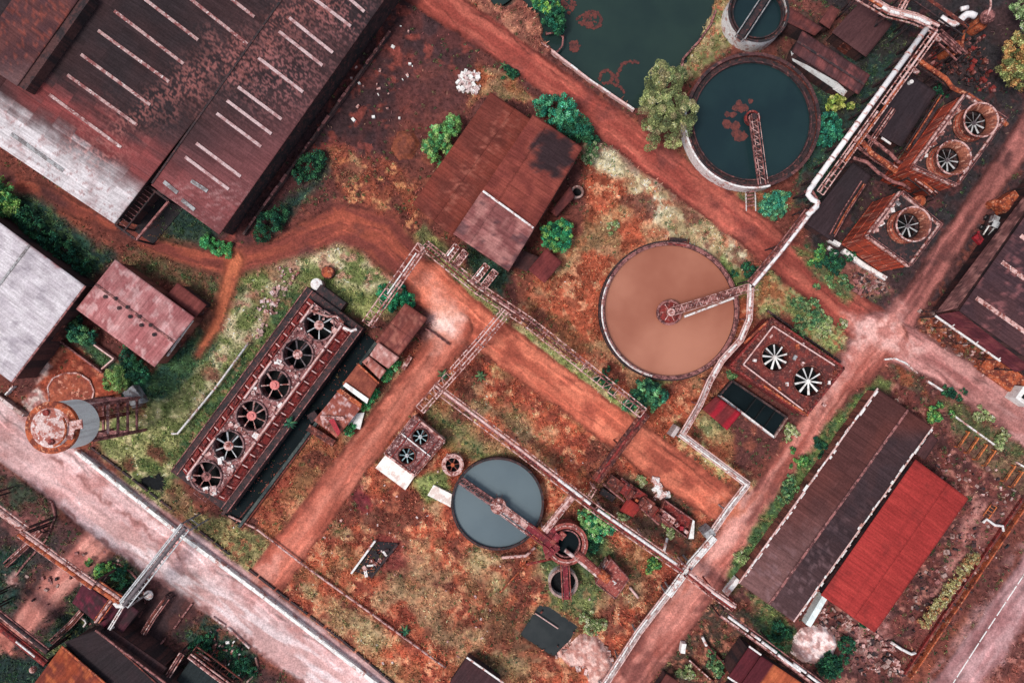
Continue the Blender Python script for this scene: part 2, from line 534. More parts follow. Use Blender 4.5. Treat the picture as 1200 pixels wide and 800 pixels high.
# --- fields of dry grass
lay(mask_poly([(330, 690), (420, 570), (505, 440), (560, 405), (700, 480), (860, 600), (820, 660), (705, 800), (690, 900), (470, 900), (430, 790)], 8), OR1, OR2, 14, 21, dens=1, green=.02, c3=OR3)
lay(mask_poly([(690, 170), (770, 225), (880, 300), (905, 340), (850, 460), (870, 590), (840, 560), (740, 490), (600, 385), (620, 330), (680, 270)], 8), OR1, (128, 66, 48), 16, 22, dens=1, green=.03, c3=OR3)
lay(mask_poly([(290, 600), (400, 470), (470, 400), (530, 400), (330, 660)], 6), (140, 84, 60), OR2, 12, 23, dens=.9, green=.1)
lay(mask_poly([(500, 20), (600, 70), (720, 165), (790, 220), (740, 150), (640, 70), (560, 0), (590, -20)], 8), (140, 76, 56), (96, 56, 48), 14, 24, dens=.7, c3=(172, 112, 90))
lay(mask_poly([(385, 175), (440, 170), (500, 225), (480, 280), (450, 300), (400, 235)], 8), (132, 70, 52), (96, 52, 46), 14, 25, dens=.6, c3=(190, 130, 92))
lay(mask_poly([(540, 75), (600, 85), (625, 120), (570, 110), (545, 130)], 6), (160, 90, 62), (110, 60, 50), 10, 26, dens=1)
# --- pale and green mound by the shed and cooler
lay(mask_poly([(270, 325), (345, 280), (410, 283), (450, 315), (470, 345), (430, 380), (360, 335), (300, 400), (210, 510), (185, 545), (120, 540), (110, 500), (170, 470), (235, 395)], 8), PALE1, GRN1, 18, 27, dens=1, green=.5, c3=(170, 130, 110))
lay(mask_poly([(340, 330), (400, 335), (445, 345), (470, 360), (430, 385), (380, 350)], 8), (150, 150, 96), GRN1, 10, 28, dens=1, green=.8)
lay(mask_poly([(110, 500), (200, 455), (240, 440), (200, 555), (225, 600), (190, 600), (150, 570)], 8), (150, 148, 100), GRN1, 14, 29, dens=1, green=.7, c3=(184, 172, 130))
lay(mask_poly([(340, 340), (362, 345), (222, 562), (196, 560), (215, 505), (280, 420)], 6), (96, 108, 64), (66, 88, 60), 9, 140, dens=1, green=.9, c3=(140, 110, 84))
for i, (x, y, r) in enumerate([(232, 380, 14), (164, 482, 12), (182, 530, 12), (250, 440, 10), (150, 545, 9), (205, 590, 16), (300, 350, 9), (320, 320, 8)]):
    lay(mask_blob(x, y, r, r * .7, 50, .6), (124, 78, 60), (96, 66, 52), 7, 150 + i, dens=.7, green=.2, amt=.8)
lay(mask_poly([(80, 370), (130, 420), (180, 435), (235, 385), (260, 400), (200, 465), (160, 470), (130, 440), (85, 400)], 6), DG1, (64, 88, 60), 12, 30, dens=1, green=1)
lay(mask_poly([(-20, 205), (40, 225), (110, 285), (135, 300), (95, 335), (40, 285), (-20, 255)], 8), DG1, DG2, 14, 31, dens=1, green=1, c3=(72, 96, 66))
lay(mask_poly([(140, 305), (190, 270), (260, 320), (290, 340), (250, 370), (205, 330), (160, 320)], 8), (84, 84, 60), (104, 72, 56), 12, 32, dens=.9, green=.7)
lay(mask_poly([(180, 235), (240, 235), (290, 290), (255, 295), (200, 285)], 6), DG2, (52, 66, 56), 12, 33, dens=.6, green=1)
lay(mask_poly([(285, 290), (315, 245), (375, 180), (395, 190), (340, 260), (310, 290)], 7), DG1, DG2, 12, 34, dens=.9, green=1)
# --- pale meadow by the upper road
lay(mask_poly([(745, 195), (800, 240), (870, 290), (885, 320), (850, 325), (800, 290), (770, 270), (730, 220)], 8), (196, 186, 158), PALE2, 12, 35, dens=.8, green=.15, c3=(160, 110, 86))
lay(mask_blob(715, 190, 26, 14, 35), PALE1, (188, 178, 150), 10, 36, dens=.8, green=.2)
lay(mask_poly([(845, 300), (885, 330), (870, 350), (840, 325)], 6), (120, 138, 80), GRN1, 8, 37, dens=1, green=.8)
lay(mask_poly([(730, 235), (745, 250), (700, 270), (660, 330), (640, 330), (690, 265)], 7), (188, 158, 118), (160, 100, 68), 9, 38, dens=.6, amt=.8)
lay(mask_poly([(880, 330), (900, 315), (955, 350), (1000, 375), (990, 410), (960, 420), (925, 372), (890, 375)], 6), (130, 138, 88), (160, 150, 108), 10, 39, dens=1, green=.7, c3=(150, 96, 70))
lay(mask_poly([(895, 320), (925, 335), (920, 360), (885, 365)], 5), (150, 96, 66), (180, 150, 110), 8, 40, dens=.8)
lay(mask_poly([(605, 380), (660, 410), (740, 470), (760, 440), (790, 440), (745, 495), (690, 460), (600, 400)], 6), (128, 132, 80), (168, 150, 112), 9, 41, dens=1, green=.6)
lay(mask_poly([(480, 280), (500, 260), (560, 330), (600, 370), (590, 395), (520, 320)], 5), (140, 134, 86), (104, 100, 70), 9, 42, dens=1, green=.6)
lay(mask_poly([(545, 285), (600, 320), (590, 345), (555, 325)], 5), DG1, (50, 64, 54), 9, 43, dens=.8, green=1)
lay(mask_poly([(790, 490), (880, 560), (900, 570), (870, 575), (800, 525)], 6), (176, 160, 112), (150, 84, 62), 9, 44, dens=.8, green=.3)
lay(mask_blob(835, 500, 22, 14, 40), (182, 164, 120), (110, 110, 76), 9, 45, dens=.9, green=.3)
lay(mask_poly([(500, 470), (560, 500), (620, 540), (560, 535), (505, 510)], 7), (118, 96, 70), (160, 120, 88), 10, 46, dens=.9, green=.3)
lay(mask_blob(582, 432, 13, 10, 60), (190, 168, 120), (160, 100, 70), 8, 47, dens=.8, amt=.9)
lay(mask_poly([(480, 560), (520, 545), (530, 575), (500, 590)], 6), GRN1, (140, 146, 92), 8, 48, dens=1, green=.9)
# pale patches in the lower field
for i, (x, y, rx, ry, a) in enumerate([(410, 728, 34, 15, 30), (433, 745, 18, 22, 0), (362, 695, 16, 8, 40), (640, 720, 20, 10, 0), (560, 660, 14, 26, 20), (585, 690, 22, 16, 0),
                                       (640, 660, 14, 30, 10), (690, 700, 30, 22, 0), (660, 740, 16, 12, 0), (400, 625, 12, 9, 0), (484, 692, 14, 9, 0), (596, 780, 24, 16, 0), (650, 610, 14, 12, 0), (610, 500, 24, 14, 40), (560, 480, 20, 12, 0), (570, 655, 30, 8, 0)]):
    lay(mask_blob(x, y, rx, ry, a, .7), (178, 160, 122), (140, 122, 88), 7, 60 + i, dens=.9, green=.4, amt=.8)
for i, (x, y, r) in enumerate([(640, 545, 20), (480, 680, 26), (670, 690, 14), (520, 740, 26), (600, 740, 40), (560, 790, 30), (740, 680, 22)]):
    lay(mask_blob(x, y, r, r * .7, 30, .8), (96, 66, 50), (84, 70, 54), 9, 90 + i, dens=.8, green=.3, amt=.7)
lay(mask_poly([(212, 600), (262, 604), (330, 640), (318, 668), (290, 688), (240, 652)], 5), (150, 134, 94), (98, 92, 62), 8, 97, dens=1, green=.5, c3=(132, 86, 64))
lay(mask_blob(424, 588, 18, 13, 20, .4), (120, 38, 54), (104, 46, 50), 8, 99, dens=.2, amt=.9)
lay(mask_blob(458, 648, 26, 18, 30, .5), (118, 60, 56), (104, 46, 44), 8, 98, dens=.3, amt=.9)
# --- dark mud yard right of the hall, shade at its foot painted in
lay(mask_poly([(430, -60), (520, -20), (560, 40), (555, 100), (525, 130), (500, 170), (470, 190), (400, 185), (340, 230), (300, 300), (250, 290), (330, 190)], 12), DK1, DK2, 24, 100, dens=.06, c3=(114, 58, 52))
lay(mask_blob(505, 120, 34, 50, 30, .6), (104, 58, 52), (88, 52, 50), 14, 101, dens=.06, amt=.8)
lay(mask_blob(475, 165, 22, 16, 0, .6), (124, 66, 52), (104, 56, 48), 9, 102, dens=.4, amt=.8)
lay(mask_blob(405, 195, 24, 14, 60, .5), (164, 102, 70), (128, 70, 54), 7, 103, dens=.9, amt=.9)
# machine yard upper right, dark
lay(mask_poly([(880, 40), (920, -60), (1300, -80), (1320, 200), (1220, 190), (1130, 260), (1075, 330), (1040, 370), (950, 290), (940, 230), (985, 120), (960, 60)], 10), (62, 45, 46), (48, 44, 46), 22, 104, dens=.1, green=.3, c3=(80, 50, 50))
lay(mask_poly([(960, 100), (1040, 10), (1060, 50), (960, 240), (930, 240), (975, 170)], 6), (40, 58, 54), (52, 50, 48), 12, 105, dens=.6, green=1)
lay(mask_poly([(1040, 390), (1090, 330), (1240, 120), (1330, 140), (1330, 500), (1190, 440)], 8), (76, 49, 49), (60, 45, 47), 16, 106, dens=.12, c3=(100, 58, 52))
lay(mask_poly([(1070, 360), (1095, 365), (1200, 440), (1200, 470), (1070, 400)], 5), (134, 70, 52), (84, 52, 48), 8, 107, dens=.5, c3=(176, 120, 96))
lay(mask_poly([(945, 285), (990, 320), (1035, 330), (1040, 345), (1010, 352), (975, 335), (940, 300)], 5), GRN2, (150, 104, 92), 9, 108, dens=.8, green=.8)
lay(mask_poly([(980, 300), (1035, 325), (1048, 340), (1010, 350), (985, 330)], 5), (150, 100, 90), (120, 76, 68), 7, 109, dens=.3)
# yard right of the long roofs
lay(mask_poly([(1040, 425), (1100, 440), (1330, 590), (1330, 640), (1200, 600), (1060, 800), (990, 830), (840, 830), (850, 700), (1000, 600)], 6), (104, 57, 52), (76, 47, 46), 14, 110, dens=.3, green=.3, c3=(150, 98, 88))
lay(mask_poly([(1140, 580), (1160, 590), (1120, 650), (1150, 640), (1100, 720), (1090, 700)], 8), (170, 120, 112), (110, 66, 62), 9, 111, dens=.15, amt=.85)
lay(mask_poly([(1105, 460), (1130, 480), (1140, 520), (1110, 510)], 6), (150, 100, 92), (110, 66, 58), 8, 112, dens=.3, amt=.8)
lay(mask_blob(1015, 745, 22, 34, 0, .6), (184, 140, 134), (120, 74, 70), 6, 113, dens=.1, amt=.8)
lay(mask_poly([(1035, 418), (1075, 435), (1090, 470), (1055, 450)], 5), (130, 72, 52), (74, 66, 54), 7, 114, dens=.8, green=.4)
lay(mask_poly([(1120, 480), (1200, 535), (1260, 580), (1240, 600), (1180, 570), (1120, 520)], 6), (90, 62, 54), (112, 90, 70), 8, 115, dens=.6, green=.4)
lay(mask_poly([(1160, 600), (1195, 590), (1150, 660), (1110, 730), (1080, 740)], 6), (104, 62, 58), (130, 84, 78), 8, 116, dens=.2)
# strip between road E and long brown building
lay(mask_poly([(1030, 440), (975, 510), (900, 610), (850, 690), (865, 690), (1000, 520), (1045, 450)], 5), GRN1, (104, 84, 62), 10, 117, dens=1, green=.9)
lay(mask_poly([(800, 690), (870, 700), (930, 760), (960, 830), (740, 830)], 6), (112, 62, 52), (70, 58, 50), 10, 118, dens=.6, green=.4, c3=(168, 110, 90))
lay(mask_poly([(880, 720), (930, 735), (950, 770), (900, 760)], 5), DG1, (52, 60, 52), 10, 119, dens=1, green=1)
# machine patch in the centre
lay(mask_poly([(690, 580), (720, 555), (790, 580), (825, 610), (800, 660), (700, 610)], 6), (84, 62, 52), (110, 60, 50), 8, 120, dens=.5, green=.4)
lay(mask_poly([(650, 630), (700, 620), (760, 680), (700, 700), (640, 660)], 6), (84, 74, 56), (116, 72, 56), 9, 121, dens=.8, green=.4)
# lower left works
lay(mask_poly([(-160, 560), (0, 545), (60, 600), (140, 660), (220, 710), (330, 800), (330, 950), (-160, 950)], 8), (72, 48, 48), (56, 46, 46), 20, 122, dens=.3, green=.5, c3=(96, 60, 56))
lay(mask_poly([(-20, 540), (40, 575), (66, 600), (50, 640), (-20, 590)], 6), (90, 56, 52), (60, 66, 54), 8, 123, dens=.7, green=.6)
lay(mask_poly([(10, 595), (50, 600), (60, 620), (30, 640), (5, 620)], 5), (130, 80, 76), (96, 60, 58), 8, 124, dens=.1)
lay(mask_poly([(95, 680), (80, 710), (40, 760), (60, 790), (110, 730), (150, 700), (170, 680), (150, 650), (110, 670)], 6), (60, 66, 52), DG2, 9, 125, dens=1, green=.8, c3=(112, 112, 72))
lay(mask_poly([(180, 640), (225, 690), (230, 720), (190, 740), (165, 720)], 8), (104, 60, 54), (80, 50, 50), 9, 126, dens=.1)
lay(mask_poly([(215, 735), (250, 722), (300, 770), (300, 820), (260, 800), (225, 765)], 5), (98, 64, 52), (46, 62, 54), 7, 127, dens=.9, green=.6)
lay(mask_poly([(250, 740), (300, 770), (290, 800), (240, 780)], 5), DG1, DG2, 7, 128, dens=.9, green=1)
lay(mask_poly([(-20, 650), (20, 640), (40, 660), (10, 720), (-20, 720)], 6), (60, 60, 54), DG2, 7, 129, dens=.8, green=.8)
lay(mask_blob(12, 680, 12, 8, 0, .6), (170, 130, 124), (110, 70, 66), 6, 130, dens=.1)
lay(mask_poly([(-20, 760), (60, 780), (60, 830), (-20, 830)], 5), DG2, (40, 50, 50), 7, 131, dens=.8, green=1)
lay(mask_blob(2, 745, 12, 20, 0, .3), (190, 118, 104), (170, 100, 88), 7, 132, dens=0)
# olive strip at the pond's right bank
lay(mask_poly([(845, -30), (870, -30), (850, 20), (860, 50), (830, 75), (800, 95), (790, 70), (825, 30)], 5), (150, 132, 100), (112, 110, 72), 8, 133, dens=1, green=.5, c3=(150, 90, 70))
lay(mask_poly([(585, -30), (640, -30), (660, 50), (640, 60), (600, 50), (560, 10)], 6), (170, 110, 90), (110, 64, 56), 9, 134, dens=.6)
lay(mask_poly([(880, -30), (940, -30), (1000, 30), (930, 90), (905, 70), (920, 40)], 5), (104, 60, 54), (74, 56, 50), 8, 135, dens=.4, green=.4)
lay(mask_poly([(800, 180), (850, 225), (890, 225), (935, 235), (900, 260), (850, 225)], 5), (92, 96, 66), (150, 90, 66), 7, 136, dens=.9, green=.6)
lay(mask_poly([(945, 90), (975, 120), (965, 190), (930, 225), (955, 160)], 5), DG1, (40, 56, 54), 7, 137, dens=.9, green=1)
# orange earth in the water tower's yard
lay(mask_poly([(72, 402), (88, 408), (125, 440), (140, 465), (100, 480), (35, 478), (50, 440)], 3), (150, 72, 52), (120, 58, 46), 12, 138, dens=.05, c3=(176, 104, 80))
lay(mask_poly([(50, 430), (62, 420), (66, 428), (45, 450)], 3), (190, 160, 150), (150, 100, 90), 6, 139, dens=0)
lay(mask_poly([(25, 470), (50, 455), (60, 475), (40, 490)], 3), (200, 180, 172), (150, 100, 94), 6, 140, dens=0)


# broad patches inside the dry fields: straw, olive scrub, dark rusty soil
fld = sst(.5, .8, GD) * (1 - sst(.15, .5, GG))
for sc_, sd_, lo_, hi_, ca_, am_, gr_ in ((46, 411, .56, .68, (188, 164, 126), .55, .15), (40, 412, .57, .68, (116, 100, 68), .38, .45), (34, 413, .56, .66, (104, 56, 48), .75, .05), (16, 414, .62, .72, (186, 106, 80), .6, .0)):
    mm = fld * sst(lo_, hi_, fbm(PX, PY, sc_, 4, sd_))
    CG = mixc(CG, mixc(ca_, np.array(ca_) * .8, N_fine), mm * am_); GG = GG + mm * am_ * gr_; GD = np.clip(GD + (gr_ - .2) * mm * am_ * .6, 0, 1)


# --- roads: (polyline, half widths, colours, rut strength)
def road(pts, r, c1, c2, c3, seed, rut=.35, ragged=4, cen=None):
    g = 70
    xs = [p[0] for p in pts]; ys = [p[1] for p in pts]
    i0, i1 = np.searchsorted(GX, (min(xs) - g, max(xs) + g)); j0, j1 = np.searchsorted(GY, (min(ys) - g, max(ys) + g))
    w = np.s_[j0:j1, i0:i1]
    X, Y = PX[w], PY[w]
    d, al, ac = sd_line(WX[w] * .3 + X * .7, WY[w] * .3 + Y * .7, pts, r)
    m = 1 - sst(-ragged, ragged, d)
    f = fbm(al * .15, ac, 8, 4, seed)
    c = mixc(c1, c2, sst(.35, .68, f))
    c = mixc(c, c3, sst(.5, .72, fbm(X, Y, 30, 4, seed + 3)))
    wd = r if not isinstance(r, (list, tuple)) else sum(r) / len(r)
    q = np.abs(ac) / wd
    ruts = np.exp(-((q - .42) / .16) ** 2)
    c = mixc(c, np.asarray(c2) * 1.12, ruts * rut * sst(.3, .6, fbm(al, ac, 26, 3, seed + 5)))
    c = mixc(c, np.asarray(c1) * .62, np.exp(-((np.clip(d, -9, 9) + 1.2) / 2.2) ** 2) * (.35 + .5 * sst(.35, .6, fbm(X, Y, 12, 3, seed + 9))))
    if cen is not None:
        c = mixc(c, cen, np.exp(-(q / .28) ** 2) * .6)
    # worn wheel lines, some paler and some darker than the dirt
    for j, (qq, sg, tone) in enumerate(((.3, .035, 1.22), (.52, .04, .74), (-.36, .035, .78), (-.56, .045, 1.2), (.05, .03, 1.15), (.72, .03, .8))):
        wob = (fbm(al, al * 0 + 3 * j, 60, 2, seed + 20 + j) - .5) * .5
        tm = np.exp(-((ac / wd - qq - wob) / sg) ** 2) * sst(.42, .6, fbm(al, ac * .3, 34, 3, seed + 30 + j))
        c = np.clip(c * (1 + (tone - 1) * tm[..., None]), 0, 255)
    CG[w] = mixc(CG[w], c, m)
    GD[w] = GD[w] * (1 - m); RD[w] = np.maximum(RD[w], m)


road([(-60, 190), (50, 225), (120, 262), (190, 292), (262, 310), (330, 292), (400, 262), (445, 275), (500, 330), (540, 372)], [10, 9, 9, 11, 15, 17, 24, 26, 24, 24], (112, 56, 49), (142, 72, 56), (84, 48, 46), 201, .3, 9)
road([(275, 305), (262, 350), (252, 385), (232, 415)], [12, 9, 9, 5], (150, 78, 56), (172, 96, 68), (128, 66, 52), 202, .2, 6)
road([(500, 330), (545, 372), (600, 412), (690, 478), (790, 552), (866, 606)], [26, 24, 23, 22, 24, 20], (168, 86, 67), (198, 112, 88), (146, 73, 58), 203, .35, 1.4)
road([(535, 385), (470, 470), (420, 535), (350, 630), (305, 690)], [20, 21, 20, 21, 24], (150, 77, 62), (182, 106, 88), (130, 68, 56), 204, .5, 1.3, (196, 122, 104))
road([(480, -25), (540, 20), (620, 75), (720, 150), (850, 247), (920, 300), (990, 360), (1045, 400)], [24, 19, 18, 20, 21, 22, 24, 26], (136, 64, 55), (166, 88, 74), (112, 58, 53), 205, .4, 1.5)
road([(1040, 395), (1075, 345), (1130, 262), (1190, 175), (1260, 60)], [24, 16, 15, 16, 18], (106, 62, 59), (146, 90, 84), (86, 54, 53), 206, .6, 2)
road([(1030, 390), (1100, 425), (1205, 498), (1330, 585)], [26, 22, 23, 23], (150, 94, 90), (186, 132, 126), (130, 84, 80), 207, .4, 2)
road([(1040, 395), (985, 450), (895, 585), (800, 715), (700, 850)], [24, 17, 18, 22, 22], (146, 80, 70), (186, 120, 108), (124, 72, 66), 208, .5, 2)
road([(150, 600), (110, 640), (85, 665), (40, 715), (20, 740)], [28, 20, 17, 17, 13], (166, 104, 94), (190, 132, 120), (134, 80, 74), 210, .2, 4)
road([(-80, 432), (0, 500), (70, 552), (150, 612), (230, 668), (320, 735), (430, 815), (520, 890)], [32, 32, 34, 38, 36, 34, 32, 32], (190, 150, 148), (210, 178, 176), (172, 122, 118), 209, .3, 2)
road([(1100, 880), (1300, 600)], [52, 52], (152, 106, 106), (178, 138, 138), (134, 90, 90), 211, .35, 2)
road([(215, 690), (170, 740), (120, 800)], [22, 22, 22], (84, 52, 50), (70, 48, 48), (62, 46, 48), 212, .2, 8)
# pale dust where the roads meet, white crust on the lower road
lay(mask_blob(523, 379, 17, 21, 20, .8), (240, 204, 194), (226, 176, 160), 14, 221, amt=.95)
lay(mask_blob(512, 345, 13, 24, -35, .8), (206, 146, 130), (190, 120, 100), 10, 222, amt=.7)
lay(mask_poly([(985, 365), (1030, 375), (1050, 350), (1062, 360), (1050, 390), (1090, 410), (1075, 425), (1020, 405), (985, 445), (960, 480), (970, 440), (1005, 395)], 8), (216, 170, 162), (176, 116, 108), 10, 223, amt=.85)
lay(mask_poly([(1150, 455), (1205, 480), (1300, 560), (1280, 590), (1195, 520)], 10), (196, 150, 146), (164, 108, 102), 10, 226, amt=.7, ang=30)
lay(mask_poly([(880, 565), (900, 575), (850, 650), (800, 700), (770, 720), (830, 640)], 6), (206, 152, 142), (166, 100, 86), 8, 224, amt=.75, ang=-53)
lay(mask_poly([(850, 575), (875, 600), (850, 615), (830, 590)], 7), (214, 140, 116), (190, 106, 78), 9, 225, amt=.6)
lay(mask_poly([(80, 570), (180, 640), (250, 690), (340, 740), (440, 820), (380, 820), (270, 735), (190, 680), (120, 625)], 9), (222, 204, 204), (186, 146, 142), 12, 227, (.42, .6), amt=.8, ang=36)
lay(mask_poly([(-20, 490), (60, 530), (120, 580), (100, 595), (30, 550), (-20, 520)], 8), (204, 166, 164), (180, 136, 132), 10, 228, amt=.6, ang=36)
lay(mask_poly([(330, 650), (320, 680), (300, 690), (290, 670), (310, 655)], 5), (196, 134, 120), (160, 92, 80), 9, 229, amt=.7)
# muddy wheel lines on the lower road
for i, pts in enumerate([[(60, 535), (130, 590), (210, 650)], [(200, 690), (280, 745), (360, 810)], [(0, 545), (70, 590), (140, 650), (200, 690)]]):
    d, al, ac = sd_line(WX, WY, pts, 1.5)
    CG = mixc(CG, (132, 88, 84), (1 - sst(-1, 4, d)) * sst(.4, .6, fbm(PX, PY, 14, 3, 240 + i)) * .8)
d, al, ac = sd_line(PX, PY, [(1046, 871), (1256, 556)], 9)
CG = mixc(CG, (176, 140, 140), (1 - sst(-6, 6, d)) * .5 * sst(.3, .6, N_mid))
# lower right verge beyond the road
lay(mask_poly([(1130, 830), (1205, 730), (1400, 640), (1400, 950), (1130, 950)], 6), (128, 72, 62), (96, 56, 52), 10, 230, dens=.4, c3=(160, 104, 94))

# overgrown verges that creep over the road edges
for i, (pl, am) in enumerate([([(1022, 450), (1027, 462), (868, 684), (850, 674), (903, 592), (958, 516), (1000, 462)], 1.0), ([(636, 640), (700, 612), (722, 660), (690, 725), (640, 712)], .75), ([(875, 690), (925, 728), (950, 770), (905, 765)], .8), ([(1098, 470), (1128, 474), (1200, 528), (1196, 540), (1120, 500)], .6), ([(930, 290), (958, 300), (1004, 345), (990, 352), (945, 318)], .8), ([(500, 478), (540, 500), (600, 545), (570, 548), (510, 520)], .5)]):
    m = mask_poly(pl, 5)
    lay(m, (96, 112, 66), (68, 92, 62), 8, 440 + i, dens=1, green=.95, c3=(134, 110, 80), amt=am)
    RD = RD * (1 - m)
# --- ponds and tarp: hollow beds under the water sheets and the tarp
POND = [(560, -110), (562, -20), (575, 0), (592, 8), (612, -6), (628, 20), (640, 45), (652, 62), (690, 92), (743, 128), (765, 128), (790, 90), (812, 62), (828, 30), (836, 0), (850, -110)]
TARN = [(632, 710), (644, 712), (677, 735), (656, 769), (646, 768), (610, 744)]
TARP = [(165, 557), (183, 555), (196, 568), (190, 577), (168, 572)]
for poly, dep in ((POND, -1.1), (TARN, -.7), (TARP, -.5)):
    m = mask_poly(poly, 3, poly is not TARN)
    HG += m * dep
    CG = mixc(CG, (58, 52, 48), m); GD *= (1 - m)
    HG = HG
RD = np.where(HG < -.1, 0, RD)
HG += (1 - RD) * ((N_mid - .5) * .35 + (N_fine - .5) * .18) * sst(-.4, 0, HG) - .02 * RD
# fine brightness grain on bare and grassy soil
gr = (fbm(PX, PY, 3.0, 2, 300) - .5) * 1.9
CG = np.clip(CG * (1 + gr[..., None] * (.13 + .12 * (1 - RD)[..., None])), 0, 255)
# shade-free grime: big slow tint changes
CG *= (1 + (N_big[..., None] - .5) * .25)

KX = (PX - 600) / PPM; KY = (400 - PY) / PPM
V = np.stack([KX, KY, HG], -1).reshape(-1, 3)
ny, nx = SH
idx = np.arange(ny * nx).reshape(ny, nx)
F = np.stack([idx[:-1, :-1], idx[1:, :-1], idx[1:, 1:], idx[:-1, 1:]], -1).reshape(-1, 4)
LINC = lin(CG.reshape(-1, 3)).astype(np.float32)
me = raw_mesh('ground', V, F, col=LINC)
me.polygons.foreach_set('use_smooth', np.ones(len(F), bool))
tag(link_mesh('ground', me, M['ground']), kind='structure')


def sub_sheet(name, sel, lift, mat):
    """the faces of the ground grid whose first corner is selected, as a sheet of their own lying on it"""
    fs = F[sel.reshape(-1)[F].mean(1) > .5]
    u, inv = np.unique(fs.ravel(), return_inverse=True)
    me = raw_mesh(name, V[u] + np.array([0, 0, lift]), inv.reshape(-1, 4), col=LINC[u])
    me.polygons.foreach_set('use_smooth', np.ones(len(fs), bool))
    return tag(link_mesh(name, me, mat), kind='structure')


sub_sheet('road', (RD > .5).astype(float), .012, M['road'])


def flat(name, poly_px, z, mat, kind='structure'):
    b = MB(); b.slab([P(x, y, 0) + Vector((0, 0, z)) for x, y in poly_px], .05)
    return tag(b.build(name, mat), kind=kind)


def grow(poly, k):
    cx = sum(p[0] for p in poly) / len(poly); cy = sum(p[1] for p in poly) / len(poly)
    return [(cx + (x - cx) * k, cy + (y - cy) * k) for x, y in poly]


flat('pond_water', grow(POND, 1.06), -.42, M['w_pond'])
flat('pool_water', grow(TARN, 1.06), -.3, M['w_tarn'])
flat('black_tarp', grow(TARP, 1.1), -.25, M['black'])  # black tarp lying in a shallow hollow


def ground_at(px, py):
    ix = np.clip(np.searchsorted(GX, px), 0, nx - 1); iy = np.clip(np.searchsorted(GY, py), 0, ny - 1)
    return iy, ix


# ================================================================= GRASS: leaf blades standing on the ground
def blades(name, x, y, z, col, ln, wd, label):
    n = len(x)
    a = RNG.uniform(0, 2 * np.pi, n); lean = RNG.uniform(.5, 1.25, n)
    dx, dy = np.cos(a) * np.sin(lean) * ln, np.sin(a) * np.sin(lean) * ln
    dz = np.cos(lean) * ln
    sx, sy = -np.sin(a) * wd, np.cos(a) * wd
    b0 = np.stack([x - sx, y - sy, z - .03], -1); b1 = np.stack([x + sx, y + sy, z - .03], -1)
    m0 = np.stack([x + dx * .55 - sx * .8, y + dy * .55 - sy * .8, z + dz * .75], -1); m1 = np.stack([x + dx * .55 + sx * .8, y + dy * .55 + sy * .8, z + dz * .75], -1)
    t = np.stack([x + dx, y + dy, z + dz * .9], -1)
    Vv = np.stack([b0, b1, m1, m0, t], 1).reshape(-1, 3)
    i = np.arange(n)[:, None] * 5
    F4 = i + np.array([[0, 1, 2, 3]]); F3 = i + np.array([[3, 2, 4]])
    me = raw_mesh(name, Vv, F4, F3, col=np.repeat(col, 5, 0))
    return tag(link_mesh(name, me, M['leaf']), kind='stuff')


n = 900000
gx = RNG.uniform(-60, 1260, n); gy = RNG.uniform(-50, 850, n)
iy, ix = ground_at(gx, gy)
clump = sst(.38, .62, fbm(gx, gy, 6, 3, 400))
keep = RNG.uniform(0, 1, n) < np.clip(GD[iy, ix], 0, 1) * (.15 + .85 * clump) * .62
keep &= HG[iy, ix] > -.3
gx, gy, iy, ix = gx[keep], gy[keep], iy[keep], ix[keep]
base = CG[iy, ix]; g = GG[iy, ix]
isg = RNG.uniform(0, 1, len(gx)) < g
jit = np.exp(RNG.normal(0, .25, len(gx)))[:, None]
colr = base * jit * 1.16
# green blades lean green, dry ones straw or red
colr = np.where(isg[:, None], colr * .74 + np.array([96, 116, 62]) * .26 * jit, colr)
straw = (RNG.uniform(0, 1, len(gx)) < .06)[:, None]
colr = np.where(straw & ~isg[:, None], colr * .5 + np.array([222, 182, 146]) * .5, colr)
colr = lin(np.clip(colr, 5, 235)).astype(np.float32)
wx, wy, wz = (gx - 600) / PPM, (400 - gy) / PPM, HG[iy, ix]
for nm, sel in (('dry_grass', ~isg), ('green_grass', isg)):
    k = sel.sum()
    blades(nm, wx[sel], wy[sel], wz[sel], colr[sel], RNG.uniform(.22, .66, k), RNG.uniform(.035, .085, k), '')
print('GRASS', len(gx))
# scrub: low leafy weeds in the green places and along the edges of roads and yards
n = 120000
qx = RNG.uniform(-20, 1220, n); qy = RNG.uniform(-20, 820, n); iy, ix = ground_at(qx, qy)
edge_ = np.clip(4 * GD * (1 - GD), 0, 1)[iy, ix]
pr = (GG[iy, ix] * GD[iy, ix] * .45 + edge_ * .26) * sst(.5, .68, fbm(qx, qy, 9, 3, 420))
kp = (RNG.uniform(0, 1, n) < pr) & (RD[iy, ix] < .25) & (HG[iy, ix] > -.3)
qx, qy, iy, ix = qx[kp], qy[kp], iy[kp], ix[kp]
m_ = 24; rad = np.repeat(RNG.uniform(.15, .5, len(qx)), m_)
cx_, cy_, cz_ = (np.repeat(v, m_) for v in ((qx - 600) / PPM, (400 - qy) / PPM, HG[iy, ix]))
dv = RNG.normal(0, 1, (len(rad), 3)); dv[:, 2] = np.abs(dv[:, 2]); dv /= np.linalg.norm(dv, axis=1)[:, None]
ps = np.stack([cx_, cy_, cz_], -1) + dv * (rad * RNG.uniform(.4, 1, len(rad)))[:, None]
tint = np.array([(84, 116, 66), (62, 104, 66), (110, 128, 78), (130, 132, 92), (50, 88, 64)])[RNG.integers(0, 5, len(qx))]
cc_ = np.repeat(tint * .65 + CG[iy, ix] * .35, m_, 0) * np.exp(RNG.normal(0, .25, (len(rad), 1)))
nn_ = dv + RNG.normal(0, .5, dv.shape) + np.array([0, 0, .4]); nn_ /= np.linalg.norm(nn_, axis=1)[:, None]
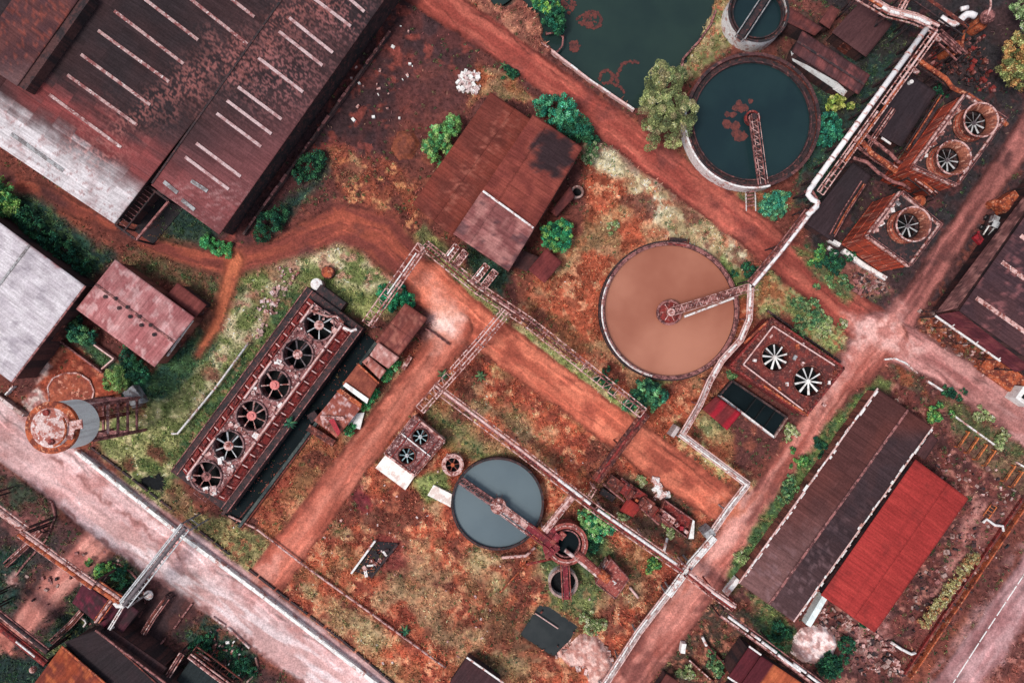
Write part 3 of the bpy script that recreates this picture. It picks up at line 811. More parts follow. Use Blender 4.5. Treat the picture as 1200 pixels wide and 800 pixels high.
tt_ = np.cross(nn_, RNG.normal(0, 1, nn_.shape)); tt_ /= np.linalg.norm(tt_, axis=1)[:, None]; bb_ = np.cross(nn_, tt_)
sz_ = RNG.uniform(.05, .12, (len(rad), 1))
vv_ = np.stack([ps - tt_ * sz_, ps + bb_ * sz_ * .6, ps + tt_ * sz_, ps - bb_ * sz_ * .6], 1).reshape(-1, 3)
tag(link_mesh('undergrowth', raw_mesh('undergrowth', vv_, np.arange(len(vv_)).reshape(-1, 4), col=np.repeat(lin(np.clip(cc_, 5, 230)), 4, 0)), M['leaf']), kind='stuff')
print('SCRUB', len(qx))
# ================================================================= BUILDINGS
def bil(A, B, C, D, s, t):
    return A * ((1 - s) * (1 - t))[..., None] + B * (s * (1 - t))[..., None] + C * (s * t)[..., None] + D * ((1 - s) * t)[..., None]


def sheet_mesh(name, mat, parent, A, B, C, D, colfn, th=.12, step=.35, uv0=(0, 0), sag=0.0, seed=0):
    """a roof slope between four world points (A-B along the eave), thin and solid, coloured per vertex"""
    A, B, C, D = (np.array(p, float) for p in (A, B, C, D))
    lu = (np.linalg.norm(B - A) + np.linalg.norm(C - D)) / 2; lv = (np.linalg.norm(D - A) + np.linalg.norm(C - B)) / 2
    nu, nv = max(2, int(lu / step)), max(2, int(lv / step))
    s, t = np.meshgrid(np.linspace(0, 1, nu + 1), np.linspace(0, 1, nv + 1))
    Pt = bil(A, B, C, D, s, t)
    if sag:
        Pt[..., 2] += (fbm(s * lu, t * lv, 3.0, 2, seed) - .5) * sag
    k = HC / (HC - Pt[..., 2]) * PPM
    px, py = Pt[..., 0] * k + 600, 400 - Pt[..., 1] * k
    col = lin(np.clip(colfn(px, py, s * lu + uv0[0], t * lv + uv0[1]), 3, 250))
    nvt = (nu + 1) * (nv + 1)
    idx = np.arange(nvt).reshape(nv + 1, nu + 1)
    F = np.stack([idx[:-1, :-1], idx[:-1, 1:], idx[1:, 1:], idx[1:, :-1]], -1).reshape(-1, 4)
    low = Pt.reshape(-1, 3) - np.array([0, 0, th])
    Vv = np.concatenate([Pt.reshape(-1, 3), low])
    rim = np.concatenate([idx[0, :], idx[1:, -1], idx[-1, -2::-1], idx[-2:0:-1, 0]])
    r2 = np.roll(rim, -1)
    S = np.stack([rim, rim + nvt, r2 + nvt, r2], -1)
    Fall = np.concatenate([F, F[:, ::-1] + nvt, S])
    uv = np.stack([s * lu + uv0[0], t * lv + uv0[1]], -1).reshape(-1, 2)
    off = np.array(parent_loc(parent))
    me = raw_mesh(name, Vv - off, Fall, col=np.concatenate([col.reshape(-1, 3)] * 2), uv=np.concatenate([uv, uv]))
    fix_normals(me)
    return link_mesh(name, me, mat, parent)


def plain(c1, c2=None, s=14, seed=1, k=(.35, .65), c3=None):
    c2 = c2 or tuple(v * .72 for v in c1)

    def f(px, py, u, v):
        c = mixc(c1, c2, sst(k[0], k[1], fbm(px, py, s, 4, seed)))
        if c3 is not None:
            c = mixc(c, c3, sst(.55, .66, fbm(px, py, s * .5, 4, seed + 9)))
        return c
    return f


def building(name, label, cat, q, h, colfn, rise=0.0, hs=None, ridge=.5, mat='roof', wall='wall', over=.35, doors=(), wins=(), cap='dark', walls=True, group=None, sag=.0, step=.4, gutter=None, seed=0, th=.12, open_sides=False):
    """q: the four roof corners as seen in the photo; A-B is an eave, the ridge runs parallel to it"""
    hs = hs or [h] * 4
    A, B, C, D = (P(x, y, z) for (x, y), z in zip(q, hs))
    cx, cy = sum(p.x for p in (A, B, C, D)) / 4, sum(p.y for p in (A, B, C, D)) / 4
    root = thing(name, label, cat, (cx, cy, 0), group)
    mt = M[mat]
    if rise:
        zr = max(hs) + rise
        ax, ay = q[0][0] * (1 - ridge) + q[3][0] * ridge, q[0][1] * (1 - ridge) + q[3][1] * ridge
        bx, by = q[1][0] * (1 - ridge) + q[2][0] * ridge, q[1][1] * (1 - ridge) + q[2][1] * ridge
        Ra, Rb = P(ax, ay, zr), P(bx, by, zr)
        sheet_mesh('roof', mt, root, A, B, Rb, Ra, colfn, th, step, sag=sag, seed=seed)
        sheet_mesh('roof', mt, root, Ra, Rb, C, D, colfn, th, step, (3.7, 11.3), sag=sag, seed=seed + 1)
        if cap:
            d = (Rb - Ra).normalized()
            MB().beam(Ra + d * .02 + Vector((0, 0, .03)), Rb - d * .02 + Vector((0, 0, .03)), .34, .1).build('ridge_cap', M[cap], root)
    else:
        sheet_mesh('roof', mt, root, A, B, C, D, colfn, th, step, sag=sag, seed=seed)
    cen = Vector((cx, cy, 0))

    def inset(p, k):
        d = Vector((p.x - cx, p.y - cy, 0)); L = max(d.length, .01)
        return Vector((p.x, p.y, p.z)) - d / L * k * 1.35
    a, b, c, d = (inset(p, over) for p in (A, B, C, D))
    if walls and not open_sides:
        wb = MB(); tk = th + .03
        if rise:
            ra, rb = inset(Ra, over), inset(Rb, over)
            ra = a.lerp(d, ridge); ra.z = Ra.z; rb = b.lerp(c, ridge); rb.z = Rb.z
            pts = [a, b, rb, c, d, ra]
        else:
            pts = [a, b, c, d]
        wb.prism([(p.x, p.y) for p in pts], -.3, [p.z - tk for p in pts])
        wb.build('wall', M[wall], root)
    elif open_sides:
        for p in (a, b, c, d):
            MB().box((p.x, p.y), .12, .12, -.3, p.z - th - .02).build('post', M[wall], root)
        n = max(1, int((b - a).length / 5))
        for i in range(1, n):
            for e in (a.lerp(b, i / n), d.lerp(c, i / n)):
                MB().box((e.x, e.y), .12, .12, -.3, e.z - th - .02).build('post', M[wall], root)
    ed = [(a, b), (b, c), (c, d), (d, a)]
    for e, t, w, hh in doors:
        p, r = ed[e]; u = (r - p); u.z = 0; L = u.length; u.normalize(); nrm = Vector((u.y, -u.x, 0))
        mid = p + u * (t * L)
        if (mid - cen).dot(nrm) < 0: nrm = -nrm
        o = MB().beam(mid - u * w / 2 + nrm * .03 + Vector((0, 0, hh / 2 - mid.z)), mid + u * w / 2 + nrm * .03 + Vector((0, 0, hh / 2 - mid.z)), .1, hh).build('door', M['rust'], root)
        MB().beam(mid + u * (w * .35) + nrm * .1 + Vector((0, 0, 1.0 - mid.z)), mid + u * (w * .35 + .15) + nrm * .1 + Vector((0, 0, 1.0 - mid.z)), .06).build('handle', M['grey'], o)
    for e, n, zc, w, hh in wins:
        p, r = ed[e]; u = (r - p); u.z = 0; L = u.length; u.normalize(); nrm = Vector((u.y, -u.x, 0))
        if ((p + r) / 2 - cen).dot(nrm) < 0: nrm = -nrm
        for i in range(n):
            mid = p + u * (L * (i + .5) / n) + nrm * .02; mid.z = zc
            fr = MB()
            for k in (-1, 1):
                fr.beam(mid - u * w / 2 + Vector((0, 0, k * hh / 2)), mid + u * w / 2 + Vector((0, 0, k * hh / 2)), .12, .1)
                fr.beam(mid + u * (k * w / 2) - Vector((0, 0, hh / 2 - .06)), mid + u * (k * w / 2) + Vector((0, 0, hh / 2 - .06)), .1, .1)
            wo = MB().beam(mid - u * w / 2, mid + u * w / 2, .07, hh - .1).build('window', M['glass'], root)
            fr.build('frame', M['pink_dark'], wo)
    if gutter:
        for p, r in ((A, B), (D, C)):
            g = MB().beam(p + Vector((0, 0, -.06)), r + Vector((0, 0, -.06)), .26, .16).build('gutter', M[gutter], root)
            if (r - p).length > 25:      # broken, patched lengths of guttering and torn flashing
                R = random.Random(5); s = .01; nn = (r - p).normalized(); nn = Vector((-nn.y, nn.x, 0))
                while s < .97:
                    e = min(s + R.uniform(.008, .04), .99); o = nn * R.uniform(-.2, .2)
                    MB().beam(p.lerp(r, s) + o + Vector((0, 0, .08)), p.lerp(r, e) + o + Vector((0, 0, .08)), R.uniform(.12, .42), .06).build('flashing', M['white'], g); s = e + R.uniform(0, .02)
    root['_q'] = [v for p in (A, B, C, D) for v in p]
    return root


def lineoff(x, y, x0, y0, x1, y1):
    """signed pixel distance from a line (positive to its right in the photo) and the distance along it"""
    L = math.hypot(x1 - x0, y1 - y0); ux, uy = (x1 - x0) / L, (y1 - y0) / L
    return (x - x0) * -uy + (y - y0) * ux, (x - x0) * ux + (y - y0) * uy


def speck(px, py, s=2.2, seed=0, thr=.62):
    """small elongated flakes that follow the sheets"""
    ca, sa = .82, .57
    return sst(thr, thr + .07, vnoise((px * ca + py * sa) / (s * 1.7), (-px * sa + py * ca) / (s * .8), seed) * .55 + vnoise(px / s * .6, py / s * .6, seed + 1) * .45)


# ---- the big factory hall, upper left
def hall_col(px, py, u, v):
    c = mixc((58, 42, 43), (48, 39, 41), sst(.35, .65, fbm(px, py, 60, 4, 501)))
    d, al = lineoff(px, py, -20, 100, 175, 222)            # distance below/above the pale new sheets
    d = d + (fbm(px, py, 22, 4, 502) - .5) * 26
    d = d + (_hash(np.floor(u / .95), np.floor(v / 3.2), 77) - .5) * 15
    red = np.exp(-((d + 24) / 20) ** 2)
    c = mixc(c, (140, 68, 66), red * .9 * sst(-30, 60, px))
    rg = sst(90, 230, px) * sst(120, 240, py + (px - 200) * .3)
    c = mixc(c, (124, 72, 72), rg * .8)
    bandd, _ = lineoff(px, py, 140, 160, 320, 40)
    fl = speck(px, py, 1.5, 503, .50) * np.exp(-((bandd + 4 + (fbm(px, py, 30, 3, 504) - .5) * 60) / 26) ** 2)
    c = mixc(c, (150, 92, 86), fl * .8)  # band of sunlit flakes put into the sheet colour
    fl2 = speck(px, py, 1.5, 505, .53) * np.exp(-(((px - 330) / 60) ** 2 + ((py - 90) / 55) ** 2))
    fl2 += speck(px, py, 1.5, 506, .56) * np.exp(-(((px - 400) / 40) ** 2 + ((py - 20) / 35) ** 2))
    c = mixc(c, (158, 100, 98), np.clip(fl2, 0, 1) * .75)
    pale = .94 * sst(-13, 22, d) * (1 - sst(170, 235, px + (fbm(px, py, 14, 3, 507) - .5) * 30))
    c = mixc(c, mixc((212, 204, 204), (190, 174, 174), sst(.45, .75, fbm(px, py, 12, 4, 508))), pale)
    dirt = sst(.63, .72, fbm(px + py * .6, py * 1.4, 5, 3, 509))
    c = mixc(c, (150, 110, 108), pale * dirt * .6)
    b2, _ = lineoff(px, py, -20, 85, 175, 210)
    c = mixc(c, (66, 48, 50), np.exp(-((b2 - 8) / 4) ** 2) * 0)
    c = mixc(c, (170, 128, 126), sst(.5, .8, fbm(px * .8 + py * .5, py * 2.4, 5, 4, 510)) * sst(205, 225, py) * sst(170, 200, px) * .7)
    return c


hall = thing('factory_hall', 'huge dark brown corrugated hall with rows of pale skylight strips, filling the upper left corner', 'factory hall', P(150, 60))
HU = Vector((.577, .817, 0))
hz, hr = 7.0, 8.4
A, B = P(134, 262, hz), P(406, -88, hz)
Ra, Rb = P(-33, 150, hr), P(221, -209, hr)
C_, D_ = P(55, -320, hz), P(-199, 38, hz)
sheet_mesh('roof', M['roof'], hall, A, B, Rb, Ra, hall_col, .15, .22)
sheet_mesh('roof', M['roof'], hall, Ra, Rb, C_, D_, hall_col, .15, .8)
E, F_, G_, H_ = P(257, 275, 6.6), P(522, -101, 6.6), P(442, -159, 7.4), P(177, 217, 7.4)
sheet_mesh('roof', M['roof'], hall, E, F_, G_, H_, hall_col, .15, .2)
MB().beam(P(178, 215, 7.45), P(440, -157, 7.45), .28, .12).build('valley_gutter', M['dark'], hall)
wb = MB()
ins = lambda p, dx, dy: (p.x + dx, p.y + dy)
wb.prism([ins(A, -.2, .9), ins(B, -.9, 0), ins(C_, 0, 0), ins(D_, .9, 0)], -.3, 6.5)
wb.build('wall', M['wall_dark'], hall)
wb = MB(); wb.prism([ins(E, -.7, .9), ins(F_, -.9, 0), ins(G_, .3, 0), ins(H_, .3, -.6)], -.3, 6.3); wb.build('wall', M['dark'], hall)
# raised monitor along the ridge
mq = [P(20, 101, 10.2), P(98, -9, 10.2), P(50, -52, 10.2), P(-32, 66, 10.2)]


def mon_col(px, py, u, v):
    c = mixc((92, 56, 54), (74, 48, 50), sst(.35, .65, fbm(px, py, 18, 4, 520)))
    c = mixc(c, (140, 70, 58), speck(px, py, 2.6, 521, .6) * .6)
    return mixc(c, (110, 84, 84), sst(60, 95, py) * (1 - sst(40, 60, px)) * .8)


mon = sheet_mesh('monitor_roof', M['roof'], hall, *mq, mon_col, .15, .35)
MB().prism([(p.x * .985, p.y * .985) for p in mq], 7.2, 10.02).build('monitor_wall', M['wall_dark'], mon)
strips = [(58, 111, 142, 173), (79, 88, 161, 147), (95, 64, 176, 123), (115, 36, 198, 96), (134, 13, 215, 75), (168, -2, 232, 47), (222, -2, 290, 52), (270, -2, 298, 20)]
strips2 = [(217, 184, 268, 222), (230, 168, 282, 207), (254, 133, 306, 172), (266, 118, 318, 157), (279, 102, 330, 140), (303, 68, 355, 108), (327, 37, 378, 77), (339, 21, 390, 62), (366, -3, 411, 31), (402, -8, 427, 14)]
for x0, y0, x1, y1 in strips + strips2:
    zz = (9.18, 9.0) if (x0, y0, x1, y1) in strips2 else (10.0, 9.5)
    if (x0, y0, x1, y1) in strips2:
        z0, z1 = 7.42 - .8 * lineoff(x0, y0, 177, 217, 442, -159)[0] / 99 + .05, 7.42 - .8 * lineoff(x1, y1, 177, 217, 442, -159)[0] / 99 + .05
    else:
        f = lambda x, y: 7.0 + 1.4 * (-lineoff(x, y, 133, 262, 387, -97)[0]) / 200 + .08
        z0, z1 = f(x0, y0), f(x1, y1)
    MB().beam(P(x0, y0, z0), P(x1, y1, z1), .46, .1).build('skylight', M['strip'] if (x0, y0, x1, y1) in strips else M['strip_pale'], hall)
for x0, y0, x1, y1 in [(13, 157, 74, 200), (224, 212, 243, 224), (192, 213, 208, 226), (213, 234, 228, 246)]:
    f = lambda x, y: (7.0 + 1.4 * (-lineoff(x, y, 133, 262, 387, -97)[0]) / 200 + .06) if x < 100 else 7.42 - .8 * lineoff(x, y, 177, 217, 442, -159)[0] / 99 + .05
    MB().beam(P(x0, y0, f(x0, y0)), P(x1, y1, f(x1, y1)), .55, .08).build('roof_patch', M['grey'], hall)
# open lean-to in the notch of the hall
lt = thing('open_shed', 'dark open-topped lean-to with bare rafters in the notch below the big hall', 'shed', P(168, 235))
q = [P(136, 264, 5), P(160, 281, 5), P(198, 236, 5), P(172, 217, 5)]
for i in range(4):
    MB().beam(q[i], q[(i + 1) % 4], .3, .4).build('frame', M['pink_dark' if i == 1 else 'dark'], lt)
rb = MB()
for k in range(1, 11):
    t = k / 11
    p, r = q[0].lerp(q[3], t), q[1].lerp(q[2], t)
    rb.beam(p.lerp(r, .02), p.lerp(r, .38), .12, .14)
rb.build('rafters', M['pink_dark'], lt)
MB().beam(q[0].lerp(q[1], .4), q[3].lerp(q[2], .4), .2, .25).build('purlin', M['dark'], lt)
fb = MB(); fb.prism([(p.x, p.y) for p in q], -.2, .15); fb.build('floor_slab', M['tar'], lt)
for p in q:
    MB().box((p.x, p.y), .14, .14, -.2, 4.75).build('post', M['dark'], lt)
# parapet on the hall's right side and the pieces beside it
pa = thing('low_wall', 'long thin broken wall running along the dark right side of the big hall', 'wall', P(398, 118))
random.seed(3)
p0, p1 = P(457, 37, .9), P(285, 275, .9)
MB().beam(p0 - Vector((0, 0, .5)), p1 - Vector((0, 0, .5)), .35, 1.2).build('wall_base', M['concrete_dark'], pa)
t = 0
while t < .98:
    l = random.uniform(.01, .05)
    if random.random() < .62:
        a, b = p0.lerp(p1, t), p0.lerp(p1, min(t + l, 1)); MB().beam(a + Vector((0, 0, .16)), b + Vector((0, 0, .16)), .3 + random.random() * .15, .14).build('coping', M['pink_dark'], pa)
    t += l + random.uniform(.004, .02)


# ---- sheds on the left
def white_col(px, py, u, v):
    c = mixc((204, 196, 198), (182, 172, 176), sst(.35, .65, fbm(px * 1.2 - py * .7, py + px * .4, 12, 4, 530)))
    c = mixc(c, (150, 140, 146), sst(.6, .74, fbm(px, py, 16, 4, 531)) * .7)
    d, al = lineoff(px, py, 0, 262, 100, 335)
    return mixc(c, (128, 62, 58), sst(-6, -1, -d + (fbm(px, py, 8, 3, 532) - .5) * 12 - 3) * np.exp(-((px - 55) / 30) ** 2))


building('warehouse', 'wide white metal roofed warehouse cut by the left edge of the photo', 'warehouse', [(100, 335), (14, 448), (-116, 352), (-30, 239)], 5.5, white_col, rise=.7, mat='roof_fine', wall='wall_dark', cap='grey', doors=[(0, .5, 3, 3.2)], wins=[(1, 3, 3, 1.5, 1)], gutter='pink_dark')
ps = building('shed', 'faded pink gabled shed with two rows of dark roof vents, beside the white warehouse', 'shed', [(135, 304), (228, 372), (181, 430), (89, 362)], 4.4, plain((176, 122, 120), (152, 92, 92), 16, 533, c3=(190, 146, 144)), rise=.9, cap='pink_dark', doors=[(1, .5, 2.4, 2.8)], wins=[(2, 4, 2.2, 1.2, 1)], step=.3, mat='roof', wall='wall')
for x, y in [(125, 348), (137, 350), (141, 361), (151, 360), (154, 371), (165, 371), (167, 381), (178, 381), (182, 392)]:
    z = 5.0
    v_ = MB().cyl(P(x, y, z), .2, z - .4, z + .4, 12); v_.lathe(P(x, y, z), [(.001, z + .6), (.3, z + .45), (.3, z + .4), (.001, z + .5)], 12); v_.build('roof_vent', M['dark'], ps)
MB().beam(P(226, 375, 3), P(196, 417, 3), .25, .3).build('side_gutter', M['white'], ps)
building('lean_to', 'small dark red annex at the upper right end of the faded pink shed', 'annex', [(208, 331), (242, 357), (229, 372), (195, 346)], 3.0, plain((118, 62, 58), (98, 52, 50), 10, 540), wall='wall_dark', doors=[(1, .5, 1, 2)], hs=[2.8, 2.8, 3.1, 3.1])


# ---- the red house in the middle
def house_l(px, py, u, v):
    c = mixc((118, 57, 47), (100, 50, 43), sst(.35, .65, fbm(px, py, 20, 4, 541)))
    d, al = lineoff(px, py, 600, 125, 505, 257)
    c = mixc(c, (150, 88, 74), speck(px, py, 2.4, 542, .58) * np.exp(-((d + 5) / 14) ** 2) * .8)
    return c


def house_r(px, py, u, v):
    c = mixc((132, 66, 56), (108, 52, 46), sst(.35, .65, fbm(px, py, 16, 4, 543)))
    c = mixc(c, (48, 38, 41), sst(.0, .35, 1.12 - np.hypot((px - 648) / 26, (py - 180) / 26) + (fbm(px * .7 + py * .5, py - px * .3, 9, 4, 544) - .5) * 1.1) * .92)
    lo, _ = lineoff(px, py, 565, 224, 625, 268)
    pinky = mixc((164, 112, 106), (124, 74, 72), sst(.35, .62, fbm(px * 1.3, py, 10, 4, 545)))
    pinky = mixc(pinky, (74, 52, 56), sst(.6, .7, fbm(px * .6 - py, px * .5 + py * .4, 9, 4, 546)) * .6)
    return mixc(c, pinky, sst(-1, 1, lo))


building('house', 'plain dark red half of the central red house, its lower left roof', 'house', [(627, 143), (530, 276), (483, 239), (575, 108)], 5.2, house_l, rise=.5, ridge=.45, hs=[5.2, 5.2, 5.0, 5.0], cap=None, wall='wall', doors=[(2, .3, 2, 2.6)], wins=[(2, 5, 2.6, 1.4, 1.1), (1, 2, 2.4, 1.2, 1)])
hr_ = building('house', 'right half of the central red house with a soot patch and faded pink lower roof', 'house', [(683, 173), (596, 318), (531, 274), (625, 134)], 6.4, house_r, rise=.35, ridge=.7, hs=[6.2, 6.0, 6.0, 6.2], cap=None, wall='wall', doors=[(1, .5, 2.6, 3)], wins=[(0, 5, 3, 1.4, 1.2), (1, 2, 3.4, 1.2, 1)])
MB().beam(P(566, 224, 6.75), P(588, 240, 6.95), .3, .16).build('roof_flashing', M['white'], hr_)
MB().beam(P(588, 240, 6.95), P(625, 267, 6.4), .3, .16).build('roof_flashing', M['white'], hr_)
building('hut', 'small red lean-to hut right of the central house, below the round tree', 'hut', [(640, 291), (659, 307), (638, 332), (619, 316)], 2.8, plain((122, 58, 56), (100, 48, 48), 8, 548), wall='wall_dark', doors=[(1, .5, .9, 2)], hs=[2.6, 2.6, 3.0, 3.0])
building('lean_to', 'dark red shelf roof beside the small round vat at the central house', 'lean-to', [(668, 218), (674, 230), (652, 254), (645, 248)], 2.6, plain((112, 58, 54), (86, 48, 48), 8, 549), wall='wall_dark', walls=False, open_sides=True)
building('lean_to', 'dark lean-to under the lowest corner of the central red house', 'lean-to', [(606, 290), (634, 302), (618, 318), (600, 312)], 2.4, plain((84, 52, 50), (66, 46, 46), 8, 550), wall='wall_dark', open_sides=True)


# ---- long brown building and the red roof, right
def long_col(px, py, u, v):
    c = mixc((88, 50, 46), (78, 47, 45), sst(.35, .65, fbm(px, py, 40, 4, 551)))
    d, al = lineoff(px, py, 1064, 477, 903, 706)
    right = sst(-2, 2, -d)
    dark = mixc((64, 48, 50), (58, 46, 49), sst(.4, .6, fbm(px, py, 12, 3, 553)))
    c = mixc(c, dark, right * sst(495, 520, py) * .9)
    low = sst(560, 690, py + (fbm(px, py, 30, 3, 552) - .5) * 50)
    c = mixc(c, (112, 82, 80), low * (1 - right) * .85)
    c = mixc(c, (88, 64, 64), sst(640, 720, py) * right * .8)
    return mixc(c, (134, 104, 106), speck(px * .8, py, 2.6, 554, .62) * low * .5)


def red_col(px, py, u, v):
    c = mixc((156, 53, 50), (144, 49, 46), sst(.3, .7, fbm(px, py, 50, 4, 556)))
    c = mixc(c, (168, 62, 56), sst(.5, .8, fbm(u * 1.3, v * .25, 1.4, 4, 557)) * .5)
    c = mixc(c, (112, 42, 40), sst(.62, .76, fbm(px, py, 16, 4, 558)) * .5)
    lap = np.minimum(np.abs(v - 4.0), np.abs(v - 8.0))
    return mixc(c, (116, 40, 38), np.exp(-(lap / .25) ** 2) * .3)


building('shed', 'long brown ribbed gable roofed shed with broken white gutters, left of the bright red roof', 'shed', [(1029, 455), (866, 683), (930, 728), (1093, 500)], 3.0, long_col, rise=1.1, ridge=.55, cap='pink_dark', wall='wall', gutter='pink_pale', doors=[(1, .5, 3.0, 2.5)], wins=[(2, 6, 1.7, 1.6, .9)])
building('shed', 'shed with a bright smooth red gable roof, beside the long brown shed', 'shed', [(1073, 538), (962, 697), (1025, 741), (1135, 584)], 3.8, red_col, rise=.8, ridge=.62, mat='roof_plain', cap=None, wall='wall_dark', doors=[(1, .5, 3.2, 3.0)], wins=[(2, 7, 2.2, 1.8, 1.0)])
building('lean_to', 'small dark brown shelter squeezed between the long brown shed and the red roof', 'lean-to', [(1091, 507), (1100, 515), (1084, 539), (1074, 532)], 3.4, plain((88, 54, 54), (76, 50, 50), 9, 557), wall='wall_dark', open_sides=True)


# ---- big building cut by the right edge
def right_col(px, py, u, v):
    c = mixc((74, 50, 52), (64, 46, 50), sst(.35, .65, fbm(px, py, 40, 4, 560)))
    fl = speck(px, py, 2.4, 561, .57) * sst(.4, .6, fbm(px, py, 22, 3, 562))
    return mixc(c, (150, 92, 92), fl * .65)


rq = [(1124, 364), (1262, 166), (1352, 229), (1214, 427)]
rb_ = building('factory_hall', 'dark brown corrugated hall with pale skylight strips, cut by the right edge', 'factory hall', rq, 7.5, right_col, hs=[7.5, 7.5, 8.7, 8.7], wall='wall_dark', step=.4, wins=[(0, 8, 4, 1.5, 1.2)])
for x0, y0, x1, y1 in [(1174, 307, 1222, 342), (1144, 349, 1204, 391), (1196, 276, 1240, 308)]:
    g_ = lambda x, y: 7.55 + 1.2 * -lineoff(x, y, 1262, 166, 1124, 364)[0] / 110 + .08
    MB().beam(P(x0, y0, g_(x0, y0)), P(x1, y1, g_(x1, y1)), .62, .1).build('skylight', M['pink'], rb_)
building('canopy', 'maroon sloping canopy along the lower end of the dark hall at the right edge', 'canopy', [(1096, 369), (1127, 364), (1217, 429), (1190, 436)], 5.5, plain((88, 40, 46), (74, 36, 42), 14, 565, c3=(104, 52, 54)), hs=[4.6, 6.4, 6.4, 4.6], walls=False, open_sides=True, wall='dark')
MB_ = None
cg = building('side_roof', 'narrow streaked sloping roof along the left wall of the right edge hall', 'side roof', [(1096, 367), (1122, 361), (1216, 228), (1212, 214)], 5.5, plain((112, 74, 72), (76, 52, 52), 9, 566, c3=(150, 104, 98)), hs=[4.4, 6.4, 6.4, 4.4], walls=False, open_sides=True, wall='dark')
fas = thing('fascia_rail', 'long white rail edging the maroon canopy of the dark hall at the right', 'rail', P(1133, 395))
MB().beam(P(1096, 370, 4.75), P(1172, 423, 4.75), .28, .2).build('rail', M['white'], fas)
for t in (.25, .62, .97):
    a = P(1096, 370, 4.8).lerp(P(1172, 423, 4.8), t); MB().beam(a, a + Vector((.5, .55, .1)), .14).build('bracket', M['white'], fas)
    MB().box((a.x, a.y), .08, .08, -.2, 4.65).build('post', M['dark'], fas)

# ---- small buildings at the top
building('shed', 'square flat dark brown roof at the top, left of the white main pipe', 'shed', [(1012, -2), (1046, 28), (1015, 67), (975, 38)], 3.2, plain((82, 54, 54), (76, 50, 51), 20, 570), wall='wall_dark', doors=[(2, .5, 1.6, 2.4)], hs=[3.2, 3.2, 3.2, 3.2], mat='roof_plain')
bw = building('shed', 'brown ribbed shed with a bright white side wall beside the big dark round tank', 'shed', [(940, 36), (1020, 88), (1006, 111), (928, 61)], 4.6, plain((88, 54, 54), (72, 48, 50), 12, 571, c3=(122, 70, 68)), rise=.4, wall='wall_dark', doors=[(1, .5, 1.2, 2.2)], cap='dark')
MB().slab([P(927, 60, 4.2), P(983, 97, 4.2), P(978, 104, 2.6), P(929, 71, 2.6)], .12).build('awning', M['white_clean'], bw)
MB().slab([P(982, 97, 4.2), P(993, 107, 4.2), P(989, 113, 2.8), P(976, 104, 2.8)], .12).build('awning', M['white'], bw)
building('lean_to', 'low reddish strip roof between the small white walled tank and the brown ribbed shed', 'lean-to', [(925, 8), (965, 33), (955, 42), (918, 24)], 3.6, plain((108, 58, 54), (84, 50, 50), 9, 572), wall='wall_dark')
building('lean_to', 'little ribbed rust roof beside the square flat brown roof at the top', 'lean-to', [(974, 6), (984, 12), (972, 34), (960, 26)], 3.4, plain((124, 70, 64), (96, 54, 52), 6, 573), wall='wall_dark')
bt = building('shed', 'long flat tar roof with one white slot, right of the white main pipe', 'shed', [(1062, 84), (1098, 108), (1056, 172), (1018, 152)], 3.4, plain((56, 44, 47), (50, 42, 46), 30, 574), wall='wall_dark', mat='roof_plain', doors=[(2, .5, 1.4, 2.2)])
MB().beam(P(1033, 161.5, 3.5), P(1044, 169, 3.5), .3, .12).build('vent_slot', M['white'], bt)
MB().cyl(P(1068, 96, 4), .3, 3.3, 4.1, 12).build('roof_vent', M['white'], bt)
building('shed', 'long flat blackish roof left of the single rusty cooling tower', 'shed', [(1000, 190), (1022, 206), (976, 283), (944, 262)], 3.0, plain((56, 44, 47), (50, 42, 45), 30, 575), wall='wall_dark', mat='roof_plain', doors=[(1, .5, 1.4, 2.2)])

# ---- bottom edge
building('shed', 'orange rusty roofed shed with a maroon left strip at the bottom edge', 'shed', [(892, 768), (958, 812), (900, 890), (836, 848)], 4.8, lambda px, py, u, v: mixc((84, 36, 42), mixc((186, 100, 66), (160, 80, 54), sst(.35, .65, fbm(px, py, 9, 4, 580))), sst(-1, 1, lineoff(px, py, 893, 770, 835, 850)[0] * -1 - 17)), wall='wall_dark', mat='roof', wins=[(3, 2, 2.4, 1, .9)])
building('shed', 'little maroon shed roof with white left edge beside the orange rusty shed at the bottom', 'shed', [(878, 757), (892, 767), (868, 803), (853, 793)], 4.6, plain((90, 38, 44), (80, 36, 42), 12, 581), wall='wall_dark', gutter='white')
building('shed', 'small dark brown roof with a white edge at the bottom of the dry grass field', 'shed', [(547, 770), (590, 800), (566, 835), (523, 805)], 2.8, plain((74, 48, 50), (66, 46, 48), 12, 582), wall='wall_dark', gutter='white')
building('hut', 'tiny brown roof at the bottom edge beside the road', 'hut', [(781, 789), (798, 800), (782, 824), (766, 812)], 2.6, plain((112, 62, 56), (96, 54, 50), 6, 583), wall='wall_dark')
building('shed', 'rust orange metal roof with an orange edge at the bottom left corner', 'shed', [(72, 757), (126, 803), (80, 868), (24, 822)], 6, plain((142, 66, 44), (112, 54, 44), 14, 584, c3=(168, 88, 56)), wall='wall_dark', gutter='rust_orange', hs=[6.2, 6.2, 5.6, 5.6])
bd = building('shed', 'flat blackish roof with thin pink trim beside the rust orange corner roof', 'shed', [(112, 738), (210, 812), (170, 870), (75, 752)], 5.4, plain((50, 40, 42), (46, 39, 41), 30, 585), wall='wall_dark', mat='roof_plain')
MB().beam(P(112, 738, 5.5), P(210, 812, 5.5), .25, .2).build('trim', M['pink_dark'], bd)
MB().beam(P(134, 755, 5.5), P(190, 806, 5.5), .18, .12).build('trim', M['rust'], bd)
building('shed', 'narrow dull roof strip beside the flat blackish roof at the bottom left', 'shed', [(128, 735), (196, 782), (184, 797), (117, 744)], 4.2, plain((74, 50, 50), (60, 46, 48), 9, 586), wall='wall_dark')
